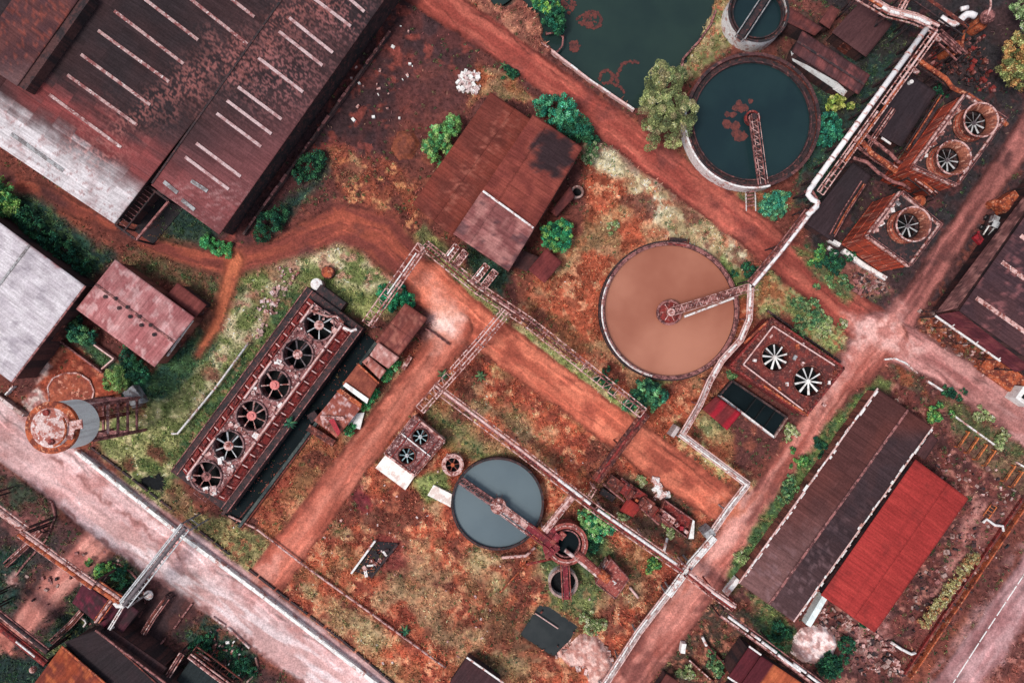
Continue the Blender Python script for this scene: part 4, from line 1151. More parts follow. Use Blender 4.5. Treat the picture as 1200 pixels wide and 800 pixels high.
building('shed', 'maroon shed with dark sunken roof under the orange conveyor at the lower left', 'shed', [(97, 682), (141, 712), (122, 736), (84, 706)], 3.6, plain((84, 40, 50), (62, 42, 46), 7, 587, c3=(110, 46, 60)), wall='wall_dark', sag=.3)
building('shed', 'dark purple brown roof under the foot of the grey conveyor at the lower left', 'shed', [(150, 706), (163, 716), (138, 748), (120, 735)], 3.4, plain((80, 44, 52), (60, 44, 47), 8, 588), wall='wall_dark')
building('shed', 'dark green black flat roof framed by pipes at the bottom, left of the lower road', 'shed', [(224, 772), (268, 806), (240, 846), (196, 812)], 3.2, plain((44, 50, 50), (40, 46, 47), 20, 589), wall='wall_dark', mat='roof_plain')


# ---- crooked workshop roofs along the channel
def wk(c1, c2, s, seed, c3=None):
    return plain(c1, c2, s, seed, c3=c3)


building('workshop', 'largest corrugated rust roof of the workshop row beside the dark channel', 'workshop', [(475, 355), (501, 373), (466, 419), (440, 401)], 2.8, wk((126, 68, 60), (106, 58, 54), 7, 600, (150, 92, 80)), rise=.3, cap=None, wall='wall', doors=[(1, .5, 1.6, 2.4)])
w2 = building('workshop', 'pale pink sheet roofed workshop next below the largest rust roof', 'workshop', [(443, 401), (468, 419), (455, 432), (433, 416)], 3.4, wk((192, 142, 134), (164, 104, 96), 6, 601, (208, 170, 162)), wall='wall', hs=[3.6, 3.4, 3.0, 3.2], sag=.2, doors=[(1, .5, 1.2, 2.1)])
building('workshop', 'workshop with two slipped pink roof panels and an open black gap', 'workshop', [(432, 417), (453, 434), (445, 444), (424, 424)], 3.1, wk((186, 118, 106), (150, 84, 74), 5, 602, (206, 160, 150)), wall='wall', hs=[3.2, 2.7, 2.9, 3.4], sag=.3)
w4 = building('workshop', 'orange brown roofed workshop with a long white roofing sheet', 'workshop', [(420, 425), (443, 449), (431, 471), (401, 450)], 3.3, wk((152, 84, 66), (128, 68, 56), 6, 603), wall='wall', hs=[3.5, 3.1, 3.1, 3.5], sag=.2, doors=[(1, .5, 1.2, 2.1)])
MB().slab([P(405, 448, 3.75), P(432, 467, 3.55), P(430, 473, 3.5), P(402, 452, 3.7)], .06).build('roof_sheet', M['white_clean'], w4)
MB().beam(P(420, 427, 3.6), P(444, 449, 3.3), .25, .2).build('rafter', M['rust_orange'], w4)
w5 = building('workshop', 'lowest workshop of the row with curled and buckled red and pale roof sheets', 'workshop', [(397, 457), (424, 477), (394, 513), (368, 492)], 3.2, wk((164, 96, 82), (138, 74, 64), 7, 604, (206, 168, 164)), wall='wall', hs=[3.4, 3.0, 2.8, 3.4], sag=.9, step=.25, seed=3)
MB().slab([P(375, 487, 3.7), P(402, 488, 3.5), P(404, 492, 3.5), P(376, 492, 3.6)], .06).build('roof_sheet', M['pink'], w5)
MB().slab([P(385, 492, 3.8), P(391, 490, 4.0), P(399, 506, 3.4), P(396, 511, 3.3)], .06).build('roof_sheet', M['cloth_red'], w5)
MB().slab([P(394, 458, 3.65), P(399, 455, 3.65), P(424, 473, 3.3), P(422, 478, 3.3)], .06).build('roof_sheet', M['rust_orange'], w5)
for nm, lb, q_, z in [('roof_sheet', 'white roofing sheet dropped beside the curled workshop roof, its right half', [(419, 484), (427, 483), (422, 503), (412, 500)], .7), ('roof_sheet', 'white roofing sheet dropped beside the curled workshop roof, its left half', [(410, 487), (419, 483), (415, 494), (408, 499)], .6), ('roof_sheet', 'narrow pink slab lying beside the dirt road, below the largest rust roof', [(479, 416), (483, 419), (474, 434), (470, 431)], .5)]:
    o = MB().slab([P(x, y, z + .15 * (i % 2)) for i, (x, y) in enumerate(q_)], .08).build(nm, M['white_clean' if 'white' in lb else 'pink'])
    tag(o, lb, 'metal sheet')
tag(MB().beam(P(362, 500, .5), P(392, 519, .5), 1.1, 1.0).build('duct', M['rust']), 'short fat rust brown duct lying below the curled workshop roof', 'duct')
tag(MB().box(P(163, 464), 1.0, 1.5, -.2, 1.8, .6).build('hut', M['grey']), 'little grey box hut between the ladder trestle and the pink shed', 'hut')
# ================================================================= COOLING TOWERS, TANKS, RACKS
def fan(parent, c, r, zf, nb, blade_mat, hub_mat, ring_mat=None, bw=.3, hub=.5, a0=0.0, ring_h=.35, spin_hub=True):
    """fan = hub mesh with every blade a sub-part and, if asked, the ring round it"""
    h = MB().cyl((c[0], c[1]), hub, zf - .1, zf + .22, 20)
    h.cyl((c[0], c[1]), hub * .45, zf + .2, zf + .4, 14)
    f = h.build('fan', M[hub_mat], parent)
    for k in range(nb):
        a = a0 + 2 * math.pi * k / nb
        u = Vector((math.cos(a), math.sin(a), 0)); n_ = Vector((-u.y, u.x, 0))
        p0 = Vector((c[0], c[1], zf + .06)) + u * hub * .8; p1 = Vector((c[0], c[1], zf + .06)) + u * (r * .95)
        w0, w1 = bw * .55, bw
        tw = Vector((0, 0, .07))
        b = MB().slab([p0 - n_ * w0 / 2 - tw, p1 - n_ * w1 / 2 - tw, p1 + n_ * w1 / 2 + tw, p0 + n_ * w0 / 2 + tw], .05)
        b.build('blade', M[blade_mat], f)
    if ring_mat:
        MB().ring(c, r, r + .22, zf - .5, zf + ring_h, 40).build('ring', M[ring_mat], f)
    return f


def deck_with_holes(b, pts, holes, z, depth, n=40):
    """deck cells: pts = list of (quad corners); each with a round hole (centre, radius)"""
    for q, (c, r) in zip(pts, holes):
        # points of the outline by angle from the hole centre
        outer = []
        for k in range(n):
            a = 2 * math.pi * k / n; d = (math.cos(a), math.sin(a)); best = None
            for i in range(4):
                p, s = q[i], q[(i + 1) % 4]
                ex, ey = s[0] - p[0], s[1] - p[1]; den = d[0] * ey - d[1] * ex
                if abs(den) < 1e-9: continue
                t = ((p[0] - c[0]) * ey - (p[1] - c[1]) * ex) / den; w = ((p[0] - c[0]) * d[1] - (p[1] - c[1]) * d[0]) / den
                if t > 0 and -1e-6 <= w <= 1 + 1e-6 and (best is None or t < best): best = t
            outer.append((c[0] + d[0] * best, c[1] + d[1] * best))
        for p in q:   # keep the cell's corners
            a = math.atan2(p[1] - c[1], p[0] - c[0]) % (2 * math.pi); k = int(round(a / (2 * math.pi) * n)) % n; outer[k] = (p[0], p[1])
        inner = [(c[0] + r * math.cos(2 * math.pi * k / n), c[1] + r * math.sin(2 * math.pi * k / n)) for k in range(n)]
        vs = [(x, y, z) for x, y in outer] + [(x, y, z) for x, y in inner] + [(x, y, z - depth) for x, y in inner]
        fs = [(k, (k + 1) % n, n + (k + 1) % n, n + k) for k in range(n)] + [(n + k, n + (k + 1) % n, 2 * n + (k + 1) % n, 2 * n + k) for k in range(n)]
        b.add(vs, fs)


# ---- the bank of six fans
ZB = 3.6
c0, c1 = P(230, 578, ZB), P(391, 360, ZB)
U = (c1 - c0).normalized(); Vv_ = Vector((U.y, -U.x, 0)); LB = (c1 - c0).length      # V points lower right
bank = thing('cooling_tower', 'long rust red cooling tower with a row of six big fans', 'cooling tower', P(311, 470))
O_ = (c0 + c1) / 2; O_.z = 0


def bl(u, v, z=0.0):
    p = O_ + U * u + Vv_ * v; return Vector((p.x, p.y, z))


HL, HW = LB / 2, 5.35
for (u0, u1, v0, v1) in [(-HL, HL, -HW, -HW + 1.15), (-HL, HL, HW - 1.15, HW), (-HL, -HL + 1.2, -HW + 1.15, HW - 1.15), (HL - 1.2, HL, -HW + 1.15, HW - 1.15)]:
    MB().prism([(bl(*k).x, bl(*k).y) for k in ((u0, v0), (u1, v0), (u1, v1), (u0, v1))], -.3, 2.7).build('basin_wall', M['dark'], bank)
    rb = MB()
    for vv in ((v0 + .06, v1 - .06) if u1 - u0 > 5 else ()):
        rb.beam(bl(u0, vv, 2.78), bl(u1, vv, 2.78), .14, .16)
    if u1 - u0 > 5: rb.build('basin_rim', M['pink_dark'], bank)
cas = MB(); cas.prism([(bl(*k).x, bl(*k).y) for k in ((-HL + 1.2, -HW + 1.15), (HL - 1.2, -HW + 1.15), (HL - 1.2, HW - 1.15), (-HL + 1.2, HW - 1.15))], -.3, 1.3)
cas.build('casing', M['black'], bank)  # black block seen through the fan holes, the void's darkness in its colour
fc = [bl(0, 0, ZB)] * 6
fpx = [(374, 381), (349, 415), (322, 451), (295, 487), (268, 522), (242, 558)]
fcs = [P(x, y, ZB) for x, y in fpx]
us = [(p - O_).dot(U) for p in fcs]; vs_ = [(p - O_).dot(Vv_) for p in fcs]
bounds = [HL - 1.2] + [(us[i] + us[i + 1]) / 2 for i in range(5)] + [-HL + 1.2]
DW = 2.75
db = MB()
cells = [[(bl(bounds[i], -DW).x, bl(bounds[i], -DW).y), (bl(bounds[i], DW).x, bl(bounds[i], DW).y), (bl(bounds[i + 1], DW).x, bl(bounds[i + 1], DW).y), (bl(bounds[i + 1], -DW).x, bl(bounds[i + 1], -DW).y)] for i in range(6)]
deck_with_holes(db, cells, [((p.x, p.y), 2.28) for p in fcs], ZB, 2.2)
db.build('deck', M['deck'], bank)
for s in (-1, 1):
    # sloping louvre panels beside the deck, each with pale cross rails
    lv = MB(); lv.slab([bl(-HL + 1.2, s * DW, ZB - .05), bl(HL - 1.2, s * DW, ZB - .05), bl(HL - 1.2, s * (HW - 1.1), 2.5), bl(-HL + 1.2, s * (HW - 1.1), 2.5)], .15)
    lp = lv.build('louvre_panel', M['rust_red'], bank)
    n_ = 17
    for k in range(n_):
        u = -HL + 1.8 + (2 * HL - 3.6) * k / (n_ - 1)
        MB().beam(bl(u, s * (DW + .25), ZB + .02), bl(u, s * (DW + 1.05), ZB - .3), .13, .14).build('cross_rail', M['pink_pale'], lp)
    fr = MB()
    for k in range(n_ - 1):
        u = -HL + 1.8 + (2 * HL - 3.6) * (k + .5) / (n_ - 1)
        fr.slab([bl(u - .55, s * (DW + .5), ZB - .02), bl(u + .55, s * (DW + .5), ZB - .02), bl(u + .55, s * (HW - 1.3), 2.82), bl(u - .55, s * (HW - 1.3), 2.82)], .08)
    fr.build('louvre_plates', M['rust_red'], lp)
    # white distribution pipe
    random.seed(5 + s); t = -HL + 1.6
    while t < HL - 2:
        l = random.uniform(2.5, 7); e = min(t + l, HL - 1.5)
        if random.random() < .8: MB().tube([bl(t, s * (DW - .12), ZB + .28), bl(e, s * (DW - .12), ZB + .28)], .17, 10).build('distribution_pipe', M['pink_pale'], bank)
        t = e + random.uniform(.1, .5)
    pf = MB(); pf.beam(bl(-HL + 1.4, s * (DW + .12), ZB + .1), bl(HL - 1.4, s * (DW + .12), ZB + .1), .14, .2); pf.build('deck_beam', M['rust_red'], bank)
hubs = ['pink', 'pink', 'hub_red', 'hub_red', 'pink', 'pink_dark']
blm = ['grey_pale', 'grey_dull', 'pink', 'pink', 'grey_pale', 'pink']
for i, p in enumerate(fcs):
    fan(bank, (p.x, p.y), 2.22, ZB - .1, [6, 7, 6, 7, 7, 6][i], blm[i], hubs[i], 'ring_dull', .24, .72, .3 * i + .5, .38)
    MB().beam(p + U * .7 - Vv_ * .1, p + U * 2.5 - Vv_ * .1, .22, .22).build('motor_shaft', M['dark'], bank)
random.seed(9)
for i in range(7):     # small gear boxes, covers and bent pipes on the deck between the fans
    u = bounds[i] + (.5 if i else -1.0)
    for k in range(8):
        v = random.uniform(-2.4, 2.4); uu = u + random.uniform(-.5, .5); w = random.uniform(.12, .5)
        MB().box(bl(uu, v), w, w * random.uniform(.5, 1), ZB, ZB + random.uniform(.15, .5), random.random() * 3).build('cover_plate', M[random.choice(['pink', 'white', 'pink_dark', 'concrete_pale'])], bank)
MB().tube([bl(HL - 1.0, 2.6, 3.6), bl(HL - .8, 1.2, 3.9), bl(HL - 1.6, .2, 4.0), bl(HL - 2.4, -2.6, 4.0)], .2, 10).build('feed_pipe', M['pink'], bank)
MB().tube([bl(HL - .5, 4.9, 4.3), bl(HL - 1.2, 4.4, 4.3), bl(HL - 1.5, 3.1, 4.0)], .22, 10).build('feed_pipe', M['white'], bank)
MB().box(bl(HL + .6, -1.6), .9, 2.4, -.3, 2.2, math.atan2(U.y, U.x)).build('pump_deck', M['dark'], bank)
ld = MB()
for k in range(5): ld.beam(bl(-HL - .7, -.6 + k * .55, 2.4), bl(-HL + .2, -.6 + k * .55, 2.5), .08)
ld.beam(bl(-HL - .7, -.7, 2.4), bl(-HL - .7, 1.7, 2.4), .1); ld.beam(bl(-HL + .2, -.7, 2.5), bl(-HL + .2, 1.7, 2.5), .1)
ld.build('ladder', M['pink_dark'], bank)
# channel along it
ch = thing('water_channel', 'long narrow concrete channel of black water between the six fan tower and the workshops', 'channel', bl(-4, HW + 2.2))
q0, q1 = P(424, 388, .2), P(264, 603, .2)
d_ = (q1 - q0).normalized(); n_ = Vector((-d_.y, d_.x, 0))
n_ = n_ if n_.dot(Vv_) > 0 else -n_
wid = 2.7
wc = MB(); wc.slab([q0, q0 + n_ * wid, q1 + n_ * wid, q1], .06); wc.build('water', M['w_black'], ch)
for off, w, z, m_ in ((-.5, .5, 1.0, 'concrete_dark'), (wid, .45, .9, 'concrete_green'), (wid + .5, .25, .5, 'rust')):
    a, b = q0 + n_ * off, q1 + n_ * off
    MB().prism([((p).x, (p).y) for p in (a, a + n_ * w, b + n_ * w, b)], -.5, z).build('channel_wall', M[m_], ch)
MB().box(P(370, 487), .7, .7, 0, 1.5, .6).build('sluice_gate', M['dark'], ch)
for i, (x, y, r, m_, lb) in enumerate([(384, 319, 1.0, 'rust_orange', 'round rust orange tank lid in the pale grass above the six fan cooling tower')]):
    tk = thing('round_tank', lb, 'tank', P(x, y))
    MB().cyl(P(x, y, .9), r, -.2, .9, 28).build('shell', M['rust'], tk)
    MB().lathe(P(x, y, .9), [(.001, 1.05), (r * .85, .98), (r * .85, .9)], 28).build('lid', M[m_], tk)
tk = thing('round_tank', 'small white capped round tank at the top end of the six fan cooling tower', 'tank', P(371, 333))
MB().cyl(P(371, 333, 2.0), .85, -.2, 2.0, 24).build('shell', M['concrete'], tk); MB().lathe(P(371, 333, 2), [(.001, 2.3), (.9, 2.1), (.9, 2.0)], 24).build('lid', M['white'], tk)


# ---- induced draught towers with flared stacks
def draught_tower(label, q, h, fans, wall_m, deck_m, rim_m, stack=True, rims=True, blade='grey_pale', nb=9, side=.0, group=None, hub='grey_dull', recess=.0, foot=1.0, bw=.17):
    cs = [P(x, y, h) for x, y in q]
    cx, cy = sum(p.x for p in cs) / 4, sum(p.y for p in cs) / 4
    t = thing('cooling_tower', label, 'cooling tower', (cx, cy, 0), group)
    ft = [(cx + (p.x - cx) * foot, cy + (p.y - cy) * foot) for p in cs]
    wb = MB()
    n = 4
    wb.add([(x, y, -.3) for x, y in ft] + [(p.x, p.y, h - .12) for p in cs], [(i, (i + 1) % n, n + (i + 1) % n, n + i) for i in range(n)])
    wb.build('casing', M[wall_m], t)
    # splits into one cell per fan along the longer side
    nf = len(fans); db = MB()
    A, B, C, D = cs
    if (B - A).length < (D - A).length: A, B, C, D = B, C, D, A
    cells, holes = [], []
    ctr = [P(x, y, h) for x, y, r in fans]
    order = sorted(range(nf), key=lambda i: (ctr[i] - A).dot(B - A))
    cuts = [0] + [.5] * (nf - 1) + [1]
    for k, i in enumerate(order):
        a, b, c, d = A.lerp(B, cuts[k]), A.lerp(B, cuts[k + 1]), D.lerp(C, cuts[k + 1]), D.lerp(C, cuts[k])
        cells.append([(p.x, p.y) for p in (a, b, c, d)]); holes.append(((ctr[i].x, ctr[i].y), fans[i][2]))
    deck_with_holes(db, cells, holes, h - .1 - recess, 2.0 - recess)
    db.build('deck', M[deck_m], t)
    fl = MB(); fl.slab([p.lerp(Vector((cx, cy, p.z)), .02) - Vector((0, 0, 2.1)) for p in cs], .1); fl.build('void_floor', M['black'], t)  # black floor: the dark of the fan well put into the colour
    if rims:
        for i in range(4):
            MB().beam(cs[i], cs[(i + 1) % 4], .32, .36).build('rim_beam', M[rim_m], t)
    for k, (x, y, r) in enumerate(fans):
        c = P(x, y, h)
        zf = h + (.9 if stack else -.15)
        f = fan(t, (c.x, c.y), r * .97, zf, nb, blade, hub, None, bw, .3, .25 + k)
        if stack:
            prof = [(r * 1.42, h - .1), (r * 1.40, h + .05), (r * 1.06, h + .7), (r * 1.03, h + 1.1), (r * 1.16, h + 1.9), (r * 1.34, h + 2.5), (r * 1.40, h + 2.5), (r * 1.22, h + 1.85), (r * 1.12, h + 1.1), (r * 1.13, h + .7)]
            MB().lathe(c, prof, 44, close=True).build('fan_stack', M['stack'], t, True)
            MB().ring(c, r * 1.33, r * 1.45, h + 2.45, h + 2.58, 44).build('stack_lip', M[rim_m], t)
            for zz in (.35, .75, 1.35, 1.9):
                rr = {.35: 1.3, .75: 1.16, 1.35: 1.19, 1.9: 1.27}[zz] * r
                MB().ring(c, rr, rr + .09, h + zz, h + zz + .07, 40).build('stack_hoop', M['rust_streak' if zz < 1 else 'rust'], t)
        else:
            MB().ring(c, r, r + .16, h - .12 - recess, h + .25 - recess, 44).build('fan_ring', M['rust'], t)
        d = Vector((B - A)).normalized()
        MB().beam(Vector((c.x, c.y, zf - .25)) - d * r, Vector((c.x, c.y, zf - .25)) + d * r, .2, .2).build('shaft', M['dark'], t)
    return t, cs


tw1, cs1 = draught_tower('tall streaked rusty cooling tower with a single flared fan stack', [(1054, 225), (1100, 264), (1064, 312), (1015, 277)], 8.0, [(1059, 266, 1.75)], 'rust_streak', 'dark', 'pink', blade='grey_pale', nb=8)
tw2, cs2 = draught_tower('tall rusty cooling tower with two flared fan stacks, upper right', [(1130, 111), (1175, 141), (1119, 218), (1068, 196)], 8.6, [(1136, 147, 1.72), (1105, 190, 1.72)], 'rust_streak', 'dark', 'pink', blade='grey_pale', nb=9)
for tw, cs, hh in ((tw1, cs1, 8.0), (tw2, cs2, 8.6)):     # handrail, pipes and boxes on the deck
    A, B, C, D = cs
    for p, q_ in ((A, D), (A, B), (B, C), (C, D)):
        hb = MB(); L = (q_ - p).length
        for k in range(int(L / 1.4) + 1):
            s = p.lerp(q_, min(1, k * 1.4 / L)); hb.beam(s, s + Vector((0, 0, 1)), .05)
        hb.beam(p + Vector((0, 0, 1)), q_ + Vector((0, 0, 1)), .07); hb.beam(p + Vector((0, 0, .55)), q_ + Vector((0, 0, .55)), .05)
        hb.build('handrail', M['pink_dark'], tw)
    ce = (A + B + C + D) / 4
    random.seed(int(hh * 10))
    for k in range(5):
        p = D.lerp(A, .12 + .18 * k).lerp(ce, .16); MB().box((p.x, p.y), random.uniform(.2, .4), .25, hh - .1, hh + random.uniform(.3, .7), .6 * k).build('motor_box', M[random.choice(['grey', 'white', 'pink'])], tw)
    MB().tube([D.lerp(A, .05).lerp(ce, .1) + Vector((0, 0, .4)), D.lerp(A, .9).lerp(ce, .1) + Vector((0, 0, .4))], .16, 8).build('header_pipe', M['pink'], tw)
    lv = MB()
    for k in (0, 3, 6):   # horizontal ribs on the casing
        for i in range(4):
            p, q_ = cs[i], cs[(i + 1) % 4]; z = .6 + k * (hh - 1.0) / 7; o = ((p + q_) / 2 - ce); o.z = 0; o = o.normalized() * .04
            lv.beam(Vector((p.x, p.y, z)) + o, Vector((q_.x, q_.y, z)) + o, .1, .12)
    lv.build('casing_ribs', M['rust_streak'], tw)
sw = thing('boardwalk', 'mossy slatted timber walkway along the left foot of the twin stack cooling tower', 'walkway', P(1085, 158))
for k in range(4):
    a, b = P(1052 + 4 * k, 188 + 3 * k, 1.2 + .9 * k), P(1106 + 4 * k, 120 + 3 * k, 1.2 + .9 * k); MB().beam(a, b, .5, .15).build('plank', M['moss'], sw)
for t in (.05, .5, .95):
    for k in (0, 3):
        p = P(1052 + 4 * k, 188 + 3 * k, 1.2 + .9 * k).lerp(P(1106 + 4 * k, 120 + 3 * k, 1.2 + .9 * k), t); MB().box((p.x, p.y), .12, .12, -.2, p.z - .05).build('post', M['dark'], sw)
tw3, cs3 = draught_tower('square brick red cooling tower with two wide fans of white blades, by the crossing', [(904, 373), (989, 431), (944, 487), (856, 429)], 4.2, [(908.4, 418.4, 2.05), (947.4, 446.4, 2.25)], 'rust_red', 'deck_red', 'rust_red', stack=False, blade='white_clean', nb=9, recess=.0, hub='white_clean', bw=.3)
A, B, C, D = cs3
ce = (A + B + C + D) / 4
rl = [P(906, 382, 5.0), P(978, 428, 5.0), P(941, 480, 5.0), P(871, 427, 5.0)]
for i in range(4):
    if i == 1: continue
    MB().beam(rl[i], rl[(i + 1) % 4], .18, .14).build('handrail', M['pink_pale'], tw3)
    hb = MB()
    for k in range(9):
        p = rl[i].lerp(rl[(i + 1) % 4], k / 8); hb.beam(Vector((p.x, p.y, 4.1)), p, .07)
    hb.build('rail_posts', M['pink'], tw3)
random.seed(21)
for s in range(4):
    lv = MB()
    for k in range(14):
        p = cs3[s].lerp(cs3[(s + 1) % 4], (k + .5) / 14); lv.beam(p.lerp(ce, .02) + Vector((0, 0, .08)), p.lerp(ce, .13) + Vector((0, 0, .08)), .35, .1)
    lv.build('edge_slats', M['rust'], tw3)
for k, (x, y, m_) in enumerate([(884, 422, 'white'), (922, 450, 'white'), (931, 419, 'grey'), (925, 435, 'pink'), (971, 448, 'white'), (940, 403, 'pink'), (934, 406, 'rust_orange'), (903, 394, 'pink'), (913, 455, 'rust_orange'), (978, 436, 'rust_orange'), (965, 474, 'pink'), (940, 426, 'pink'), (890, 440, 'rust')]):
    c = P(x, y, 4.2); MB().box((c.x, c.y), random.uniform(.18, .4), random.uniform(.15, .3), 4.1, 4.5, random.random() * 2).build('motor_box', M[m_], tw3)
for (x0, y0, x1, y1) in [(895, 452, 947, 487), (872, 372 + 30, 900, 376)]:
    MB().beam(P(x0, y0, 4.5), P(x1, y1, 4.5), .3, .2).build('edge_pipe', M['rust_orange'], tw3)
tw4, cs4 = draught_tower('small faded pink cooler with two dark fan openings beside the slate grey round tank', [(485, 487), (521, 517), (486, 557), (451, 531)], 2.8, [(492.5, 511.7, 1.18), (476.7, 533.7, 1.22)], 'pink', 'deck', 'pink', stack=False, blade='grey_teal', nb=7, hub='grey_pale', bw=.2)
A, B, C, D = cs4
for p, q_, m_ in ((A.lerp(D, .45), B.lerp(C, .45), 'white'), (A.lerp(D, .05), A.lerp(D, .95), 'pink_dark'), (B.lerp(C, .05), B.lerp(C, .95), 'rust'), (A.lerp(B, .2), D.lerp(C, .2), 'rust_red'), (A.lerp(B, .86), D.lerp(C, .86), 'rust_red')):
    MB().beam(p + Vector((0, 0, .18)), q_ + Vector((0, 0, .18)), .18, .2).build('deck_rail', M[m_], tw4)
for i, (lb, q_, z) in enumerate([('larger plain white concrete slab at the foot of the small pink cooler', [(453, 531), (487, 556), (475, 574), (440, 548)], .9), ('smaller white concrete slab touching the rim of the slate grey round tank', [(508, 568), (530, 579), (528, 594), (501, 580)], .7)]):
    b = MB(); b.prism([(P(x, y, z).x, P(x, y, z).y) for x, y in q_], -.2, z); tag(b.build('concrete_slab', M['slab_white']), lb, 'slab')


# ---- round tanks
def round_tank(name, label, cat, c, r_px, h, wall_t, wall_m, inner_m, water_m, wz, launder=0.0, rail=False, group=None):
    p = P(c[0], c[1], h); r = r_px / PPM * (HC - h) / HC
    t = thing(name, label, cat, (p.x, p.y, 0), group)
    MB().ring(p, r - wall_t, r, -.4, h, 96).build('tank_wall', M[wall_m], t)
    MB().ring(p, r - wall_t - .02, r + .06, h + .005, h + .12, 96).build('rim', M[inner_m], t)
    if launder:
        MB().ring(p, r - wall_t - launder - .18, r - wall_t - launder, -.2, h - .15, 96).build('weir', M[inner_m], t)
        MB().ring(p, r - wall_t - launder - .02, r - wall_t + .02, -.2, h - .62, 96).build('launder', M['dark'], t)
    MB().lathe(p, [(.001, wz), (r - wall_t + .05, wz), (r - wall_t + .05, wz - .3), (.001, wz - .3)], 96).build('water', M[water_m], t)
    if rail:
        hb = MB()
        for k in range(60):
            a = 2 * math.pi * k / 60; x, y = p.x + (r - .1) * math.cos(a), p.y + (r - .1) * math.sin(a); hb.beam((x, y, h), (x, y, h + 1), .05)
        hb.ring(p, r - .13, r - .07, h + .97, h + 1.03, 96); hb.build('handrail', M[rail], t)
    return t, p, r


def bridge(t, a, b, w, m_, rail_m, zt=.35, lattice=True, deck_m=None):
    a, b = Vector(a), Vector(b); d = (b - a).normalized(); n = Vector((-d.y, d.x, 0)); L = (b - a).length
    MB().beam(a, b, w * .62, .1).build('bridge_deck', M[deck_m or m_], t)
    for s in (-1, 1):
        MB().beam(a + n * s * w / 2, b + n * s * w / 2, .16, .34).build('bridge_beam', M[m_], t)
        hb = MB(); k = 0
        while k * 1.2 <= L:
            q = a + d * k * 1.2 + n * s * w / 2; hb.beam(q, q + Vector((0, 0, 1.05)), .06); k += 1
        hb.beam(a + n * s * w / 2 + Vector((0, 0, 1.05)), b + n * s * w / 2 + Vector((0, 0, 1.05)), .07)
        hb.build('handrail', M[rail_m], t)
    if lattice:
        lb = MB(); k = 0
        while (k + 1) * .9 < L:
            q = a + d * k * .9; lb.beam(q - n * w / 2 + Vector((0, 0, .12)), q + d * .9 + n * w / 2 * (1 if k % 2 else 1) + Vector((0, 0, .12)), .08); lb.beam(q - n * w / 2 + Vector((0, 0, .12)), q + n * w / 2 + Vector((0, 0, .12)), .08); k += 1
        lb.build('lattice', M[rail_m], t)


t1, p1_, r1_ = round_tank('clarifier', 'largest round tank, full of milky brown water, with a bridge to its centre drum', 'clarifier tank', (784.5, 364), 80, 1.6, .45, 'rim_dark', 'pink_dark', 'w_brown', 1.15, 0, 'pink_dark')
MB().ring(p1_, r1_ + .1, r1_ + .32, -.3, 1.35, 96).build('outer_pipe', M['dark'], t1)
MB().lathe(p1_, [(r1_ - .25, 1.8), (r1_ + .02, 1.8), (r1_ + .02, 1.68), (r1_ - .25, 1.68)], 90, math.radians(150), math.radians(255), True).build('rim_plate', M['white'], t1)
bridge(t1, P(787, 365, 3.0), P(884, 335, 3.0), 1.2, 'pink_dark', 'pink')
MB().tube([P(802, 371, 2.6), P(860, 349, 2.6)], .18, 10).build('feed_pipe', M['white'], t1)
d_ = P(785, 366, 2.6)
MB().lathe(d_, [(.001, 2.5), (.9, 2.5), (1.75, 2.0), (1.85, .9)], 36).build('centre_drum', M['rust_red'], t1)
MB().ring(d_, 1.6, 1.95, 1.95, 2.25, 36).build('drum_rim', M['pink_dark'], t1)
MB().cyl(d_, .6, 2.4, 3.6, 20).build('drive_motor', M['pink'], t1)
for k in range(6):
    a = k * math.pi / 3; MB().beam((d_.x, d_.y, 2.62), (d_.x + 1.4 * math.cos(a), d_.y + 1.4 * math.sin(a), 2.35), .1).build('drum_spoke', M['pink'], t1)
st = thing('stair', 'short red slatted stair at the top of the brown water tank', 'stair', P(792, 282))
for k in range(5):
    a, b = P(783 + .6 * k, 286 - 1.8 * k, 1.7 - .28 * k), P(804 + .3 * k, 288 - 1.8 * k, 1.7 - .28 * k); MB().beam(a, b, .22, .1).build('tread', M['rust_red' if k < 3 else 'dark'], st)
for x in (782, 806): MB().beam(P(x, 287, 1.55), P(x + 1.5, 278, .1), .12, .2).build('stringer', M['rust_red'], st)

t2, p2_, r2_ = round_tank('clarifier', 'round tank of dark teal water with floating rust brown scum and a half bridge', 'clarifier tank', (882, 141), 79, 2.6, .4, 'rust', 'rim_dark', 'w_teal', 1.9, .75)
MB().lathe(p2_, [(r2_ + .02, -.3), (r2_ + .16, -.3), (r2_ + .16, 2.74), (r2_ - .12, 2.74), (r2_ - .12, 2.73), (r2_ + .02, 2.6)], 60, math.radians(172), math.radians(285), True).build('painted_wall', M['white'], t2)
bridge(t2, P(882, 136, 3.2), P(893, 217, 3.2), 1.1, 'pink_dark', 'pink', deck_m='dark')
MB().ring(P(882, 138, 3), .85, 1.15, 2.4, 3.0, 28).build('centre_drum', M['rust_red'], t2)
MB().cyl(P(882, 138, 3), .5, 1.7, 3.7, 18).build('drive_motor', M['dark'], t2)
random.seed(31); RN = random.Random(31)


def scum(name, label, pts_fn, n, z, mat, r=(.25, .8)):
    b = MB()
    for _ in range(n):
        x, y = pts_fn(); c = P(x, y, z); m = RN.randint(6, 9); rr = RN.uniform(*r)
        b.prism([(c.x + rr * RN.uniform(.55, 1.2) * math.cos(2 * math.pi * k / m), c.y + rr * RN.uniform(.55, 1.2) * math.sin(2 * math.pi * k / m)) for k in range(m)], z - .04, z + .02 + RN.random() * .03)
    return tag(b.build(name, M[mat]), label, 'scum', kind='stuff')


def arcpts():
    a = RN.uniform(1.9, 4.9); d = RN.uniform(18, 32); return 878 + d * math.cos(a) * .95, 140 + d * math.sin(a) * .75 + 2


